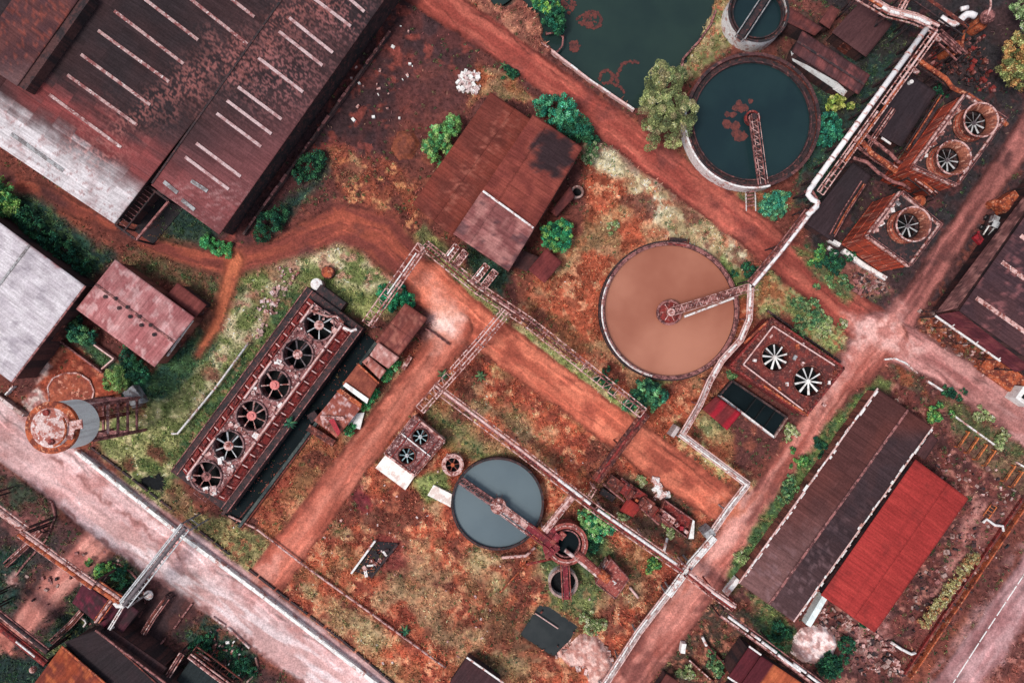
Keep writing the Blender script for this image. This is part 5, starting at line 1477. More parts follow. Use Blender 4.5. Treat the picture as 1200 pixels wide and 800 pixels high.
scum('scum', 'rust brown scum flakes floating on the dark teal tank', arcpts, 26, 1.91, 'scum')
st = thing('stair', 'white framed stair at the foot of the dark teal tank beside a bushy palm', 'stair', P(884, 238))
for k in range(5): MB().beam(P(874, 226 + 4 * k, 2.4 - .45 * k), P(884, 224 + 4 * k, 2.4 - .45 * k), .25, .08).build('tread', M['pink_dark'], st)
for x in (874, 885): MB().beam(P(x, 225, 2.3), P(x + .5, 247, .2), .12, .18).build('stringer', M['white'], st)
t0, p0_, r0_ = round_tank('round_tank', 'smaller white walled round tank cut by the top edge, crossed by two thin walkways', 'tank', (889, 14), 35.5, 3.6, .25, 'white', 'dark', 'w_teal', 2.6, .4)
bridge(t0, P(866, 46, 3.9), P(912, -24, 3.9), 1.4, 'grey', 'grey', lattice=False, deck_m='dark')
t3, p3_, r3_ = round_tank('clarifier', 'round tank of still slate grey water spanned by a long pink bridge', 'clarifier tank', (583, 590), 54, 1.8, .28, 'rim_dark', 'dark', 'w_slate', 1.4, 0)
bridge(t3, P(540, 562, 2.6), P(586, 594, 2.6), .95, 'pink_dark', 'pink_dark', deck_m='dark')
bridge(t3, P(588, 596, 2.9), P(622, 621, 2.9), 1.4, 'pink', 'pink', deck_m='pink', lattice=False)
bridge(t3, P(618, 617, 3.3), P(650, 642, 3.3), 1.35, 'maroon', 'ring_red', deck_m='maroon', lattice=False)
b = MB().cyl(P(584, 593, 3), 1.2, 2.2, 3.1, 24); b.cyl(P(584, 593, 3), .45, 3.0, 3.7, 14); b.build('drive_unit', M['pink'], t3)
for dx, dy in ((5, -13), (11, -5), (-2, -14)):
    MB().beam(P(584, 592, 2.9), P(584 + dx, 592 + dy, 2.9), .08).build('arm', M['dark'], t3)
# thickener with its bridges
t4, p4_, r4_ = round_tank('thickener', 'rusty ring shaped tank with dark water at the lower end of the long pink bridge', 'thickener', (664, 637), 24.5, 3.0, .8, 'ring_red', 'ring_red', 'w_black', 2.0, 0)
MB().ring(p4_, r4_ - 1.25, r4_ - 1.05, 1.6, 2.9, 60).build('inner_ring', M['pink_dark'], t4)
MB().ring(p4_, r4_ - .5, r4_ - .3, 3.1, 3.22, 60).build('rim_pipe', M['pink'], t4)
MB().lathe(p4_, [(r4_ - 1.9, 3.25), (r4_ + .5, 3.25), (r4_ + .5, 3.1), (r4_ - 1.9, 3.1)], 40, math.radians(128), math.radians(218), True).build('platform', M['maroon'], t4)
random.seed(4)
for k in range(7):
    p = P(640 + 7 * random.random() + 2 * k, 652 - 6 * random.random() - 3.6 * k, 3.4); MB().box((p.x, p.y), random.uniform(.3, .6), random.uniform(.25, .5), 3.2, 3.5 + random.random() * .5, .9).build('drive_box', M[random.choice(['maroon', 'rust_red', 'maroon', 'ring_red'])], t4)
t5, p5_, r5_ = round_tank('round_tank', 'small pale round pit, black inside, crossed by a red walkway', 'tank', (660, 683), 17, 1.8, .3, 'white', 'concrete', 'black', .6, 0)
cw = thing('walkway', 'short red walkway hanging from the ring shaped tank over the black pit', 'walkway', P(663, 680))
bridge(cw, P(662, 661, 3.0), P(664, 702, 3.0), 1.25, 'ring_red', 'ring_red', lattice=False, deck_m='maroon')
for x, y in ((660, 702), (668, 702)): MB().box(P(x, y, 2.8), .1, .1, -.2, 2.85).build('post', M['rust_red'], cw)
t6, p6_, r6_ = round_tank('round_tank', 'little pink rimmed round tank with spokes between the pink cooler and the slate tank', 'tank', (530.5, 544.5), 12.5, 1.6, .55, 'pink', 'pink', 'black', .7, 0)
for k in range(6):
    a = k * math.pi / 3 + .2; MB().beam((p6_.x, p6_.y, 1.5), (p6_.x + (r6_ - .3) * math.cos(a), p6_.y + (r6_ - .3) * math.sin(a), 1.5), .13).build('spoke', M['rust'], t6)
MB().cyl(p6_, .3, .8, 1.7, 14).build('hub', M['rust_orange'], t6)
pbx = thing('pump_house', 'small square rust brown pump house below the ring shaped tank', 'pump house', P(717, 677))
q = [P(716, 655, 2.6), P(737, 678, 2.6), P(721, 701, 2.6), P(698, 683, 2.6)]
b = MB(); b.prism([(p.x, p.y) for p in q], -.2, 2.5); b.build('body', M['ring_red'], pbx)
for i in range(4): MB().beam(q[i], q[(i + 1) % 4], .16, .18).build('roof_edge', M['pink_dark'], pbx)
MB().prism([(p.x, p.y) for p in (P(712, 656, 2.2), P(718, 661, 2.2), P(705, 680, 2.2), P(698, 675, 2.2))], -.2, 2.2).build('side_block', M['pink'], pbx)
MB().tube([P(718, 680, 3.0), P(722, 683, 3.3), P(720, 684, 2.7)], .12, 8).build('vent_pipe', M['white'], pbx)
for lb, pts, r, m_ in [('thick rusty pipe with an orange collar from the ring tank to the square pump house', [(676, 648), (690, 660), (703, 671), (714, 680)], .55, 'ring_red'), ('straight pale grey pipe under the rusty one, from the ring tank to the pump house', [(662, 644), (680, 658), (700, 674)], .3, 'concrete_pale')]:
    z = 3.3 if r > .3 else 2.9
    pp = thing('pipe', lb, 'pipe', P(*pts[1]))
    MB().tube([P(x, y, z) for x, y in pts], r, 12).build('tube', M[m_], pp)
    if r > .3: MB().tube([P(702, 670, z), P(713, 679, z)], .72, 14).build('collar', M['rust_orange'], pp)
# vat by the house, concrete pit by the red sheets
t7, p7_, r7_ = round_tank('round_tank', 'tiny round concrete vat with dark inside beside the central red house', 'tank', (676.5, 225), 7, 1.5, .22, 'concrete', 'concrete', 'black', .7, 0)
pit = thing('settling_basin', 'rectangular basin of black water in four bays below the brick red cooling tower', 'basin', P(883, 478))
q = [P(858, 446, .9), P(922, 489, .9), P(907, 512, .9), P(843, 463, .9)]
MB().slab([p - Vector((0, 0, .25)) for p in q], .08).build('water', M['w_black'], pit)
for i in range(4): MB().beam(q[i] - Vector((0, 0, .3)), q[(i + 1) % 4] - Vector((0, 0, .3)), .28, 1.1).build('basin_wall', M[['concrete_dark', 'concrete', 'white', 'dark'][i]], pit)
for t in (.45, .62, .8): MB().beam(q[0].lerp(q[1], t) - Vector((0, 0, .12)), q[3].lerp(q[2], t) - Vector((0, 0, .12)), .2, .6).build('divider', M['black'], pit)
building('shelter', 'shelter with crimson and dull red roof sheets beside the black basin', 'shelter', [(839, 464), (869, 484), (852, 504), (823, 479)], 2.6, lambda px, py, u, v: mixc(mixc((116, 46, 46), (104, 42, 44), sst(.4, .6, fbm(px, py, 8, 3, 620))), (150, 34, 46), sst(-1, 1, 3.5 - np.abs(lineoff(px, py, 838, 484, 848, 471)[0])) + sst(-1, 1, lineoff(px, py, 850, 500, 866, 480)[0] + 3)), walls=False, open_sides=True, wall='dark', mat='roof_plain')

# ---- the water tower
wt = thing('water_tower', 'tall water tower with a white drum and rust ringed lid on steel legs', 'water tower', P(148, 488))
ct, zt, zb, rt = P(60, 501, 18.6), 18.6, 13.4, 3.35
cb = (ct.x, ct.y)
MB().cyl(cb, rt - .1, zb, zt - .5, 56).build('drum', M['teal_paint'], wt, False)
MB().lathe(cb, [(rt + .02, zt - .7), (rt + .05, zt), (rt - .75, zt + .12), (rt - .75, zt - .1), (rt - .12, zt - .7)], 56, close=True).build('lid_ring', M['rust_orange'], wt)
MB().lathe(cb, [(.001, zt + .42), (rt * .4, zt + .35), (rt - .72, zt + .1)], 56).build('lid', M['lid'], wt, True)
for dx, dy in ((-4, -18), (2, 16)): MB().cyl((cb[0] + dx / PPM * .83, cb[1] - dy / PPM * .83), .4, zt + .2, zt + .5, 16).build('hatch', M['rust_red'], wt)
MB().slab([P(80, 494, zt + .5), P(96, 491, zt + .5), P(97, 502, zt + .5), P(88, 503, zt + .5), P(84, 516, zt + .5), P(77, 514, zt + .5)], .12).build('platform', M['pink'], wt)
MB().tube([(cb[0] + rt * .72 * math.cos(a), cb[1] + rt * .72 * math.sin(a), zt + .75) for a in [math.radians(k) for k in range(-70, 35, 8)]], .14, 8).build('guard_rail', M['rust_orange'], wt)
for sx, sy in ((-1, -1), (1, -1), (1, 1), (-1, 1)):
    MB().beam((cb[0] + sx * 2.35, cb[1] + sy * 2.35, zb), (cb[0] + sx * 2.6, cb[1] + sy * 2.6, -.2), .38).build('leg', M['pink_dark'], wt)
for z in (2.5, 5.0, 7.5, 10.0, 12.6):
    k = 2.35 + .25 * (1 - z / zb)
    for (ax, ay), (bx, by) in (((-k, -k), (k, -k)), ((k, -k), (k, k)), ((k, k), (-k, k)), ((-k, k), (-k, -k))):
        MB().beam((cb[0] + ax, cb[1] + ay, z), (cb[0] + bx, cb[1] + by, z), .3, .26).build('brace', M['pink_dark' if z < 9 else 'pink'], wt)
MB().tube([(cb[0], cb[1], zb + .1), (cb[0], cb[1], -.1)], .32, 12).build('riser_pipe', M['rust'], wt)
lad = MB()
for k in range(42): lad.beam((cb[0] + 2.9, cb[1] + 1.0, .3 + .32 * k), (cb[0] + 2.9, cb[1] + 1.55, .3 + .32 * k), .05)
lad.beam((cb[0] + 2.9, cb[1] + 1.0, 0), (cb[0] + 2.9, cb[1] + 1.0, zb), .08); lad.beam((cb[0] + 2.9, cb[1] + 1.55, 0), (cb[0] + 2.9, cb[1] + 1.55, zb), .08)
lad.build('ladder', M['rust'], wt)
random.seed(12)
for k in range(7):
    p = P(105 + 6 * k + random.uniform(-3, 3), 470 + random.uniform(-4, 5), .5); MB().box((p.x, p.y), random.uniform(.3, .6), random.uniform(.25, .5), -.2, random.uniform(.5, 1.5), random.random() * 2).build('valve_box', M[random.choice(['rust', 'rust_red', 'pink_dark', 'dark'])], wt)
# octagonal pad drawn on the orange earth
pad = thing('tank_pad', 'octagonal orange concrete pad with a pale rim behind the water tower', 'tank pad', P(84, 457))
oc = [(56, 453), (62, 443), (76, 437), (92, 437), (105, 446), (110, 458), (106, 476), (92, 486), (72, 486), (58, 476)]
MB().prism([(P(x, y).x, P(x, y).y) for x, y in oc], -.2, .14).build('slab', M['pad'], pad)
for i in range(len(oc)):
    MB().beam(P(*oc[i], .17), P(*oc[(i + 1) % len(oc)], .17), .22, .1).build('rim', M['pink'], pad)
# ================================================================= PIPE RACKS, PIPELINES, CONVEYORS
def rack(name, label, cat, pts, h, w, chord_m, rung_m, pipes=(), leg_every=9.0, rung=1.1, chord=.16, diag=True, walls=False, group=None, leg_m=None):
    """a raised frame along photo points pts at height h: two chords, lattice between, pipes on it, trestle legs to the ground"""
    W3 = [P(x, y, h) for x, y in pts]
    mid = W3[len(W3) // 2]
    t = thing(name, label, cat, (mid.x, mid.y, 0), group)
    # mitred offsets
    def off(o, dz=0.0):
        out = []
        for i, p in enumerate(W3):
            d0 = (p - W3[i - 1]).normalized() if i else None; d1 = (W3[i + 1] - p).normalized() if i < len(W3) - 1 else None
            ds = [d for d in (d0, d1) if d is not None]; nn = Vector((0, 0, 0))
            for d in ds: nn += Vector((-d.y, d.x, 0))
            nn.normalize(); k = 1.0 / max(.5, nn.dot(Vector((-ds[0].y, ds[0].x, 0))))
            out.append(p + nn * o * k + Vector((0, 0, dz)))
        return out
    for s in (-1, 1):
        b = MB(); L = off(s * w / 2)
        for i in range(len(L) - 1): b.beam(L[i], L[i + 1], chord, chord * 1.3)
        b.build('chord', M[chord_m], t)
    lat = MB(); l, r = off(-w / 2, -.02), off(w / 2, -.02)
    legs_at = []
    for i in range(len(W3) - 1):
        n = max(1, int((W3[i + 1] - W3[i]).length / rung))
        for k in range(n + 1):
            a, b = l[i].lerp(l[i + 1], k / n), r[i].lerp(r[i + 1], k / n)
            lat.beam(a, b, chord * .6)
            if diag and k < n and k % 2 == 0:
                lat.beam(a, r[i].lerp(r[i + 1], (k + 1) / n), chord * .45)
        m = max(1, round((W3[i + 1] - W3[i]).length / leg_every))
        for k in range(m + (1 if i == len(W3) - 2 else 0)):
            f = min(max(k / m, .01), .99); legs_at.append((l[i].lerp(l[i + 1], f), r[i].lerp(r[i + 1], f)))
    lat.build('lattice', M[rung_m], t)
    if h > .8:
        for a, b in legs_at:
            for p in (a, b): MB().box((p.x, p.y), .1, .1, -.4, p.z - .1).build('leg', M[leg_m or rung_m], t)
            MB().beam(Vector((a.x, a.y, h * .5)), Vector((b.x, b.y, h * .5)), .12).build('leg_brace', M[leg_m or rung_m], t)
    for o, rad, m_, t0, t1, dz in pipes:
        L = off(o * w / 2, rad + .08 + dz)
        tot = sum((L[i + 1] - L[i]).length for i in range(len(L) - 1)); acc = 0; seg = []
        for i in range(len(L) - 1):
            ln = (L[i + 1] - L[i]).length; a, b = acc / tot, (acc + ln) / tot
            if b > t0 and a < t1:
                s0, s1 = max(0, (t0 - a) / (b - a)), min(1, (t1 - a) / (b - a))
                p, q = L[i].lerp(L[i + 1], s0), L[i].lerp(L[i + 1], s1)
                if not seg: seg.append(p)
                seg.append(q)
            acc += ln
        if len(seg) > 1: MB().tube(seg, rad, 10).build('pipe', M[m_], t)
    return t


rack('pipe_bridge', 'pink lattice pipe bridge crossing the dirt road at the six fan tower', 'pipe bridge', [(495, 288), (430, 380)], 5.2, 1.6, 'pink', 'pink', [(.45, .16, 'pink', 0, 1, 0), (-.1, .12, 'white', .1, .62, 0)], rung=1.0)
rack('pipe_rack', 'long pink lattice pipe rack from the central house to the round dark shrub', 'pipe rack', [(497, 287), (560, 338), (620, 378), (754, 484)], 5.2, 1.6, 'pink', 'pink', [(.4, .13, 'pink_dark', 0, 1, 0), (-.35, .12, 'rust', .0, .7, 0), (.05, .13, 'pink', .2, .45, 0)], rung=1.0)
rack('pipe_bridge', 'lattice pipe bridge over the orange road, down to the junction near the pink cooler', 'pipe bridge', [(594, 364), (562, 402), (492, 480)], 5.2, 1.5, 'pink', 'pink', [(.4, .12, 'pink', 0, 1, 0), (-.4, .1, 'pink_pale', 0, .6, 0)], rung=.9)
rack('pipe_rack', 'long pipe rack with pale broken pipes across the dry grass, above the slate grey tank', 'pipe rack', [(508, 452), (600, 521), (700, 598), (801, 668)], 4.6, 1.3, 'pink', 'pink_dark', [(.35, .2, 'pink_pale', 0, .52, 0), (.3, .24, 'white', .5, .63, 0), (.3, .22, 'white', .66, .97, 0), (-.3, .17, 'rust_red', .3, 1, 0), (-.05, .12, 'pink_dark', 0, 1, .1)], rung=1.2, leg_m='pink')
for i, (lb, a, b, w) in enumerate([('left one of two short twin truss conveyors below the central red house', (527, 309), (541, 291), 1.35), ('right one of two short twin truss conveyors below the central red house', (561, 333), (576, 314), 1.35)]):
    ax, ay = a; bx, by = b
    for s in (-1, 1):
        dx, dy = 5.2 * s, 3.7 * s
    t = thing('conveyor', lb, 'conveyor', P(*a))
    for s in (-1, 1):
        p0, p1 = P(ax + 5 * s, ay + 3.6 * s, 5.3), P(bx + 5 * s, by + 3.6 * s, 6.0)
        d = (p1 - p0).normalized(); n = Vector((-d.y, d.x, 0)).normalized()
        lat = MB()
        for k in (-1, 1): lat.beam(p0 + n * k * .5, p1 + n * k * .5, .14, .2)
        for k in range(6):
            q0, q1 = p0.lerp(p1, k / 5), p0.lerp(p1, min(1, (k + 1) / 5)); lat.beam(q0 - n * .5, q0 + n * .5, .09); lat.beam(q0 - n * .5, q1 + n * .5, .07)
        lat.build('truss_lattice', M['pink'], t)
        MB().beam(p0 + Vector((0, 0, -.15)), p1 + Vector((0, 0, -.15)), .6, .1).build('belt', M['rust' if s < 0 else 'pink_dark'], t)
        if s < 0: MB().beam(p0.lerp(p1, .25) + n * .2 + Vector((0, 0, .1)), p0.lerp(p1, .8) + n * .2 + Vector((0, 0, .1)), .2, .1).build('cover', M['white'], t)
        for k in (.1, .9):
            q = p0.lerp(p1, k); MB().box((q.x, q.y), .12, .12, -.3, q.z - .2).build('leg', M['pink_dark'], t)
rack('walkway', 'double pink duct from the long pipe rack to the rim of the slate grey tank', 'duct', [(671, 581), (638, 622)], 4.0, .95, 'pink', 'pink', [(-.3, .22, 'pink_pale', 0, 1, 0), (.5, .2, 'pink', 0, 1, 0)], diag=False)
rack('pipe_rack', 'little forked stub of pink pipe rising off the long pipe rack beside the rusty machines', 'pipe', [(686, 590), (697, 572)], 4.3, .55, 'pink', 'pink', diag=False)
rack('walkway', 'broad rust brown plank pipe bridge over the lower part of the orange road', 'bridge', [(757, 484), (728, 522), (698, 563)], 3.9, 1.35, 'rust', 'rust', [(-.6, .25, 'rust', 0, 1, -.2), (0, .26, 'rust_red', 0, 1, -.2), (.6, .25, 'rust', 0, 1, -.2)], rung=.8, diag=False, leg_every=14)
rack('pipe_rack', 'short pipe rack crossing the dirt road from the white conveyor to a kink', 'pipe rack', [(806, 672), (830, 691), (860, 712)], 4.6, 1.2, 'pink', 'rust_red', [(.4, .2, 'pink_pale', 0, 1, 0), (-.2, .18, 'rust_red', 0, 1, 0), (.1, .14, 'white', .5, .95, .1)], leg_every=12)
rack('pipe_rack', 'pipe rack with broken white pipe lengths past the end of the long brown shed', 'pipe rack', [(846, 718), (900, 757), (966, 806)], 4.6, 1.2, 'pink_dark', 'dark', [(.3, .2, 'white', .05, .24, 0), (.25, .2, 'white', .27, .36, 0), (.1, .22, 'white', .38, .52, 0), (-.1, .22, 'white', .54, .76, 0), (.45, .2, 'white', .68, .8, 0), (.3, .2, 'white', .82, 1, 0), (-.6, .14, 'pink', 0, 1, 0)], leg_every=12)
rack('conveyor', 'white roofed conveyor gallery beside the dirt road, its lower length to the bottom edge', 'conveyor', [(787, 690), (748, 741), (706, 806)], 2.8, .95, 'pink_pale', 'grey', [(-.4, .14, 'white', 0, 1, -.1), (.35, .2, 'conc_white', 0, 1, -.15)], rung=.7, leg_every=6, leg_m='grey')
rack('conveyor', 'wide white middle length of the conveyor gallery, between the two rack crossings', 'conveyor', [(837, 629), (810, 660), (783, 697)], 3.4, 1.05, 'white', 'white', [(.3, .24, 'white', 0, 1, -.2), (-.3, .2, 'white', 0, 1, -.1)], rung=.9, diag=False, leg_every=7, leg_m='grey')
rack('conveyor', 'grey lattice gallery between its right angled corner and the wide white length', 'conveyor', [(876, 567), (852, 598), (832, 627)], 3.0, .9, 'pink_pale', 'grey', [(-.3, .15, 'white', 0, 1, -.1), (.4, .16, 'conc_white', 0, 1, -.1)], rung=.7, leg_every=6, leg_m='grey')
rack('conveyor', 'pale grey lattice gallery across the dry grass, between two right angled corners', 'conveyor', [(797, 508), (830, 533), (877, 568)], 3.0, .9, 'pink_pale', 'conc_white', [(-.3, .15, 'white', 0, 1, -.1), (.4, .16, 'conc_white', 0, 1, -.1)], rung=.6, leg_every=6, leg_m='grey')
rack('conveyor', 'bright white pipe gallery curving down from the brown tank past the red shelter', 'conveyor', [(880, 333), (878, 374), (868, 398), (846, 422), (832, 446), (820, 474), (800, 508)], 3.4, .8, 'pink_pale', 'pink_pale', [(-.2, .2, 'white', 0, .62, -.1), (.5, .13, 'pink', 0, 1, 0), (-.1, .2, 'conc_white', .6, 1, -.2)], rung=.8, diag=False, leg_every=6, leg_m='pink_dark')
tag(MB().box(P(792, 506, 3), .3, .9, -.2, 2.8, -.6).build('platform_box', M['conc_white']), 'little pale box at the corner where the white gallery turns', 'box')
tag(MB().box(P(832, 626, 3.4), .75, .6, -.2, 3.3, .6).build('transfer_box', M['grey']), 'grey transfer box on the gallery at the upper end of its wide white length', 'box')

# main white pipeline, upper right
mp = thing('pipeline', 'long thick white main pipe running diagonally from the top edge past the dark round tank', 'pipeline', P(1015, 130))
A_, B_ = P(1086, 33, 6.4), P(953, 216, 6.4)
MB().tube([A_, B_], .4, 16).build('pipe', M['white_pipe'], mp, True)
for k in range(9):
    p = A_.lerp(B_, (k + .5) / 9); d = (B_ - A_).normalized(); MB().tube([p - d * .1, p + d * .1], .46, 16).build('flange', M['pink'], mp)
    MB().beam(p + Vector((-.9, -.65, -.75)), p + Vector((.9, .65, -.75)), .2).build('saddle', M['dark'], mp)
    MB().box((p.x, p.y), .14, .14, -.2, 5.6).build('leg', M['dark'], mp)
rack('pipe_rack', 'rusty pink pipe rack with many cross bars beside the white main pipe', 'pipe rack', [(1096, 38), (1030, 130), (961, 226)], 6.2, 1.1, 'pink', 'pink', [(0, .17, 'pink_pale', 0, .45, 0), (.5, .15, 'rust_orange', .3, .8, 0), (-.3, .16, 'pink', .5, 1, 0)], rung=1.1, diag=False, leg_m='dark')
rack('pipe_rack', 'thin dark pipe rack between the white main pipe and the long flat tar roof', 'pipe rack', [(1047, 128), (1014, 176)], 4.0, .7, 'pink_dark', 'dark', [(0, .12, 'pink', 0, 1, 0)], rung=1.4)
el = thing('pipe_bend', 'white zigzag pipe bend at the lower end of the white main pipe', 'pipe bend', P(952, 232))
MB().tube([P(x, y, 6.2) for x, y in [(954, 216), (949, 222), (947, 228), (952, 234), (958, 237), (957, 242), (951, 248), (946, 252)]], .4, 12).build('pipe', M['white_pipe'], el, True)
for x, y in ((949, 223), (957, 240)): MB().box(P(x, y, 6), .14, .14, -.2, 5.8).build('leg', M['dark'], el)
MB().slab([P(942, 224, 5.7), P(950, 218, 5.7), P(962, 238, 5.7), P(948, 254, 5.7), P(944, 250, 5.7), P(955, 238, 5.7)], .15).build('platform', M['pink_dark'], el)
rack('pipe_rack', 'pipe rack with one white pipe crossing the upper road to the brown tank', 'pipe rack', [(948, 248), (915, 291), (880, 333)], 5.0, 1.25, 'pink_dark', 'dark', [(.45, .24, 'white_pipe', 0, 1, .1), (-.2, .2, 'pink_dark', 0, 1, 0), (-.6, .15, 'rust', 0, 1, 0)], leg_every=10, leg_m='dark')
rack('pipe_rack', 'tangled pale pipe rack along the top edge beside the square flat brown roof', 'pipe rack', [(1006, -6), (1040, 14), (1072, 22), (1098, 34)], 6.4, 1.6, 'pink', 'pink_dark', [(.4, .2, 'pink_pale', 0, 1, 0), (-.2, .25, 'white', .3, .9, .2), (0, .16, 'rust_orange', 0, .6, .1), (-.7, .14, 'pink', .2, 1, .3)], rung=.9, leg_m='dark')
rack('pipe_rack', 'short steep pale pipe rack rising to the top edge above the white main pipe', 'pipe rack', [(1055, 12), (1066, -8)], 6.8, .9, 'pink', 'pink', [(0, .16, 'pink_pale', 0, 1, 0)], rung=.7, leg_m='dark')
for nm, lb, pts, z, r, m_ in [
    ('pipe', 'fat white S shaped pipe by the orange spherical tank', [(1102, 21), (1108, 25), (1114, 28), (1119, 28), (1124, 25), (1129, 20), (1133, 17), (1138, 17), (1143, 19)], 5.2, .5, 'white_pipe'),
    ('pipe', 'short white pipe stub above the fat white S shaped pipe', [(1126, 11), (1134, 9)], 5, .35, 'white_pipe'),
    ('pipe', 'long rusty orange pipe along the top end of the twin stack cooling tower', [(1072, 67), (1090, 80), (1108, 92), (1116, 103), (1131, 110), (1152, 122), (1166, 133), (1180, 147)], 4.4, .34, 'rust_orange'),
    ('pipe', 'knobbly rust pipe from the white pipeline across to the foot of the twin stack tower', [(1000, 161), (1012, 168), (1022, 180), (1036, 190), (1058, 208)], 4.0, .4, 'rust_orange'),
    ('pipe', 'dull pink bent pipe below the white slot of the long flat tar roof', [(1008, 153), (1030, 170), (1044, 181), (1052, 190), (1060, 191)], 3.8, .28, 'pink_dark'),
    ('pipe', 'bent pipe running above the single stack cooling tower', [(1000, 185), (1016, 190), (1030, 203), (1046, 213), (1058, 216), (1066, 222)], 3.8, .26, 'pink_dark'),
    ('pipe', 'thin rust pipe curving round the ringed vessel at the upper right', [(1130, 36), (1128, 50), (1122, 62), (1114, 66)], 4.2, .2, 'rust_orange'),
    ('pipe', 'short fat pale pipe branching right off the pipe rack below the main pipe top', [(1091, 39), (1102, 48)], 5.8, .35, 'pink'),
    ('pipe', 'short pink pipe with a bright end, right of the pipe rack at its first third', [(1064, 77), (1076, 86)], 5.0, .35, 'pink'),
    ('pipe', 'white bent pipe lying in the yard near the far right road', [(1152, 612), (1156, 608), (1166, 615), (1175, 616), (1176, 622)], .7, .2, 'white'),
    ('pipe', 'white pipe with a knobbed end in the rubble below the red roof', [(1044, 752), (1056, 760), (1068, 766), (1073, 764)], .6, .22, 'white'),
    ('pipe', 'double thin pale pipe line crossing the dry field from the lower road to the bottom', [(268, 604), (300, 619), (352, 659), (440, 722), (522, 782)], .55, .16, 'pink'),
    ('pipe', 'pale rail pipe standing in the grass along the left side of the six fan cooler', [(291, 402), (252, 455), (208, 508), (201, 508)], 1.0, .17, 'white'),
    ('pipe', 'pale kinked pipe from the slate tank rim over the dry grass', [(588, 653), (616, 651), (627, 641)], 1.2, .22, 'pink'),
    ('pipe', 'red pipe reaching left from the ring shaped tank over the grass', [(648, 654), (617, 661)], 1.6, .2, 'rust_red'),
    ('pipe', 'rust beam lying in the dry grass left of the ring shaped tank', [(617, 660), (586, 694)], .45, .14, 'rust_orange'),
    ('pipe', 'white pipe length lying above the rubble near the bottom of the white gallery', [(738, 688), (748, 700)], .6, .2, 'pink_pale'),
    ('pipe', 'white post lying in the grass between the rusty machines and the gallery', [(782, 630), (778, 646)], .6, .22, 'white')]:
    c = P(*pts[len(pts) // 2])
    t = thing(nm, lb, 'pipe', c)
    MB().tube([P(x, y, z) for x, y in pts], r, 10).build('tube', M[m_], t, True)
    if z < 1.5:
        sb = MB()
    for i in range(0, len(pts), 2 if len(pts) > 4 else 1):
        q = P(*pts[i], z); MB().box((q.x, q.y), .09, .09, -.3, z - r * .6).build('support', M['dark' if z > 1.5 else 'concrete'], t)
for (a, b) in [((268, 600), (300, 615)), ((300, 615), (352, 655)), ((352, 655), (440, 718)), ((440, 718), (470, 740))]:
    pass

# sphere, vessels, frames in the machine yard
sp = thing('spherical_tank', 'orange rusty spherical tank on a drum at the upper right', 'tank', P(1155, 24))
MB().ball(P(1157, 20, 4.2), 1.05, 22).build('sphere', M['pink_dark'], sp, True)
MB().lathe(P(1149, 28, 2), [(1.0, -.2), (1.0, 2.2), (.6, 2.9), (.001, 3.0)], 22).build('drum', M['rust_orange'], sp, True)
MB().tube([P(1157, 19, 5), P(1161, 8, 5), P(1161, -6, 5)], .15, 8).build('riser_pipe', M['pink'], sp)
for k in range(4):
    a = k * math.pi / 2 + .6; c = P(1157, 20, 4.2); MB().beam((c.x + .8 * math.cos(a), c.y + .8 * math.sin(a), 3.8), (c.x + math.cos(a), c.y + math.sin(a), -.2), .14).build('leg', M['rust'], sp)
vs = thing('vessel', 'small orange ringed upright vessel below the fat white S shaped pipe', 'vessel', P(1121, 55))
MB().lathe(P(1121, 55, 3.4), [(.95, -.2), (.95, 3.4), (.7, 3.9), (.3, 4.05), (.001, 4.05)], 24).build('shell', M['rust_orange'], vs, True)
MB().ring(P(1121, 55, 3.4), .9, 1.12, 3.3, 3.5, 24).build('ring', M['rust'], vs)
vs = thing('vessel', 'bright orange capped round vessel between the single and twin stack towers', 'vessel', P(1079, 235))
MB().lathe(P(1079, 235, 5), [(.85, -.2), (.85, 4.6), (.8, 5.0), (.001, 5.1)], 24).build('shell', M['rust_orange'], vs, True)
tb = thing('hopper', 'rust orange box hopper with a round drum beside the machine at the right edge', 'hopper', P(1182, 237))
MB().box(P(1184, 236, 2), 1.0, 1.6, -.2, 2.0, -.95).build('box', M['rust_orange'], tb)
MB().cyl(P(1167, 238, 1.5), .65, -.2, 1.5, 18).build('drum', M['rust_orange'], tb)
# dark process frames, pipe runs and walkways that fill the machine yard
R = random.Random(77)
for i, (lb, pts, h, w) in enumerate([('dark steel process frame along the top edge above the white S shaped pipe', [(1072, -6), (1112, 22), (1132, 36)], 5.5, 1.6), ('dark steel frame between the main pipe top and the ringed vessel', [(1098, 40), (1112, 52), (1126, 66)], 4.6, 1.8),
        ('dark pipe bench between the tar roof and the twin stack tower', [(1104, 112), (1080, 150), (1062, 178)], 3.0, .9), ('thin dark gantry beside the foot of the single stack tower', [(1012, 214), (990, 248), (975, 276)], 3.2, .8), ('rusty pipe gantry joining the single and twin stack towers', [(1066, 205), (1084, 218), (1098, 230)], 5.2, 1.2),
        ('dark gantry from the main pipe to the foot of the twin stack tower', [(1004, 168), (1028, 186), (1058, 204)], 3.4, 1.0), ('thin rusty rack reaching right from the main pipe below its top', [(1068, 70), (1096, 88), (1118, 104)], 3.6, .7)]):
    rack('pipe_rack', lb, 'pipe rack', pts, h, w, 'dark' if i % 2 == 0 else 'pink_dark', 'dark', [(R.uniform(-.6, .6), R.uniform(.08, .18), R.choice(['pink_dark', 'rust', 'pink', 'rust_orange', 'dark']), R.uniform(0, .3), R.uniform(.7, 1), R.uniform(0, .3)) for _ in range(4)], rung=1.3, leg_m='dark')
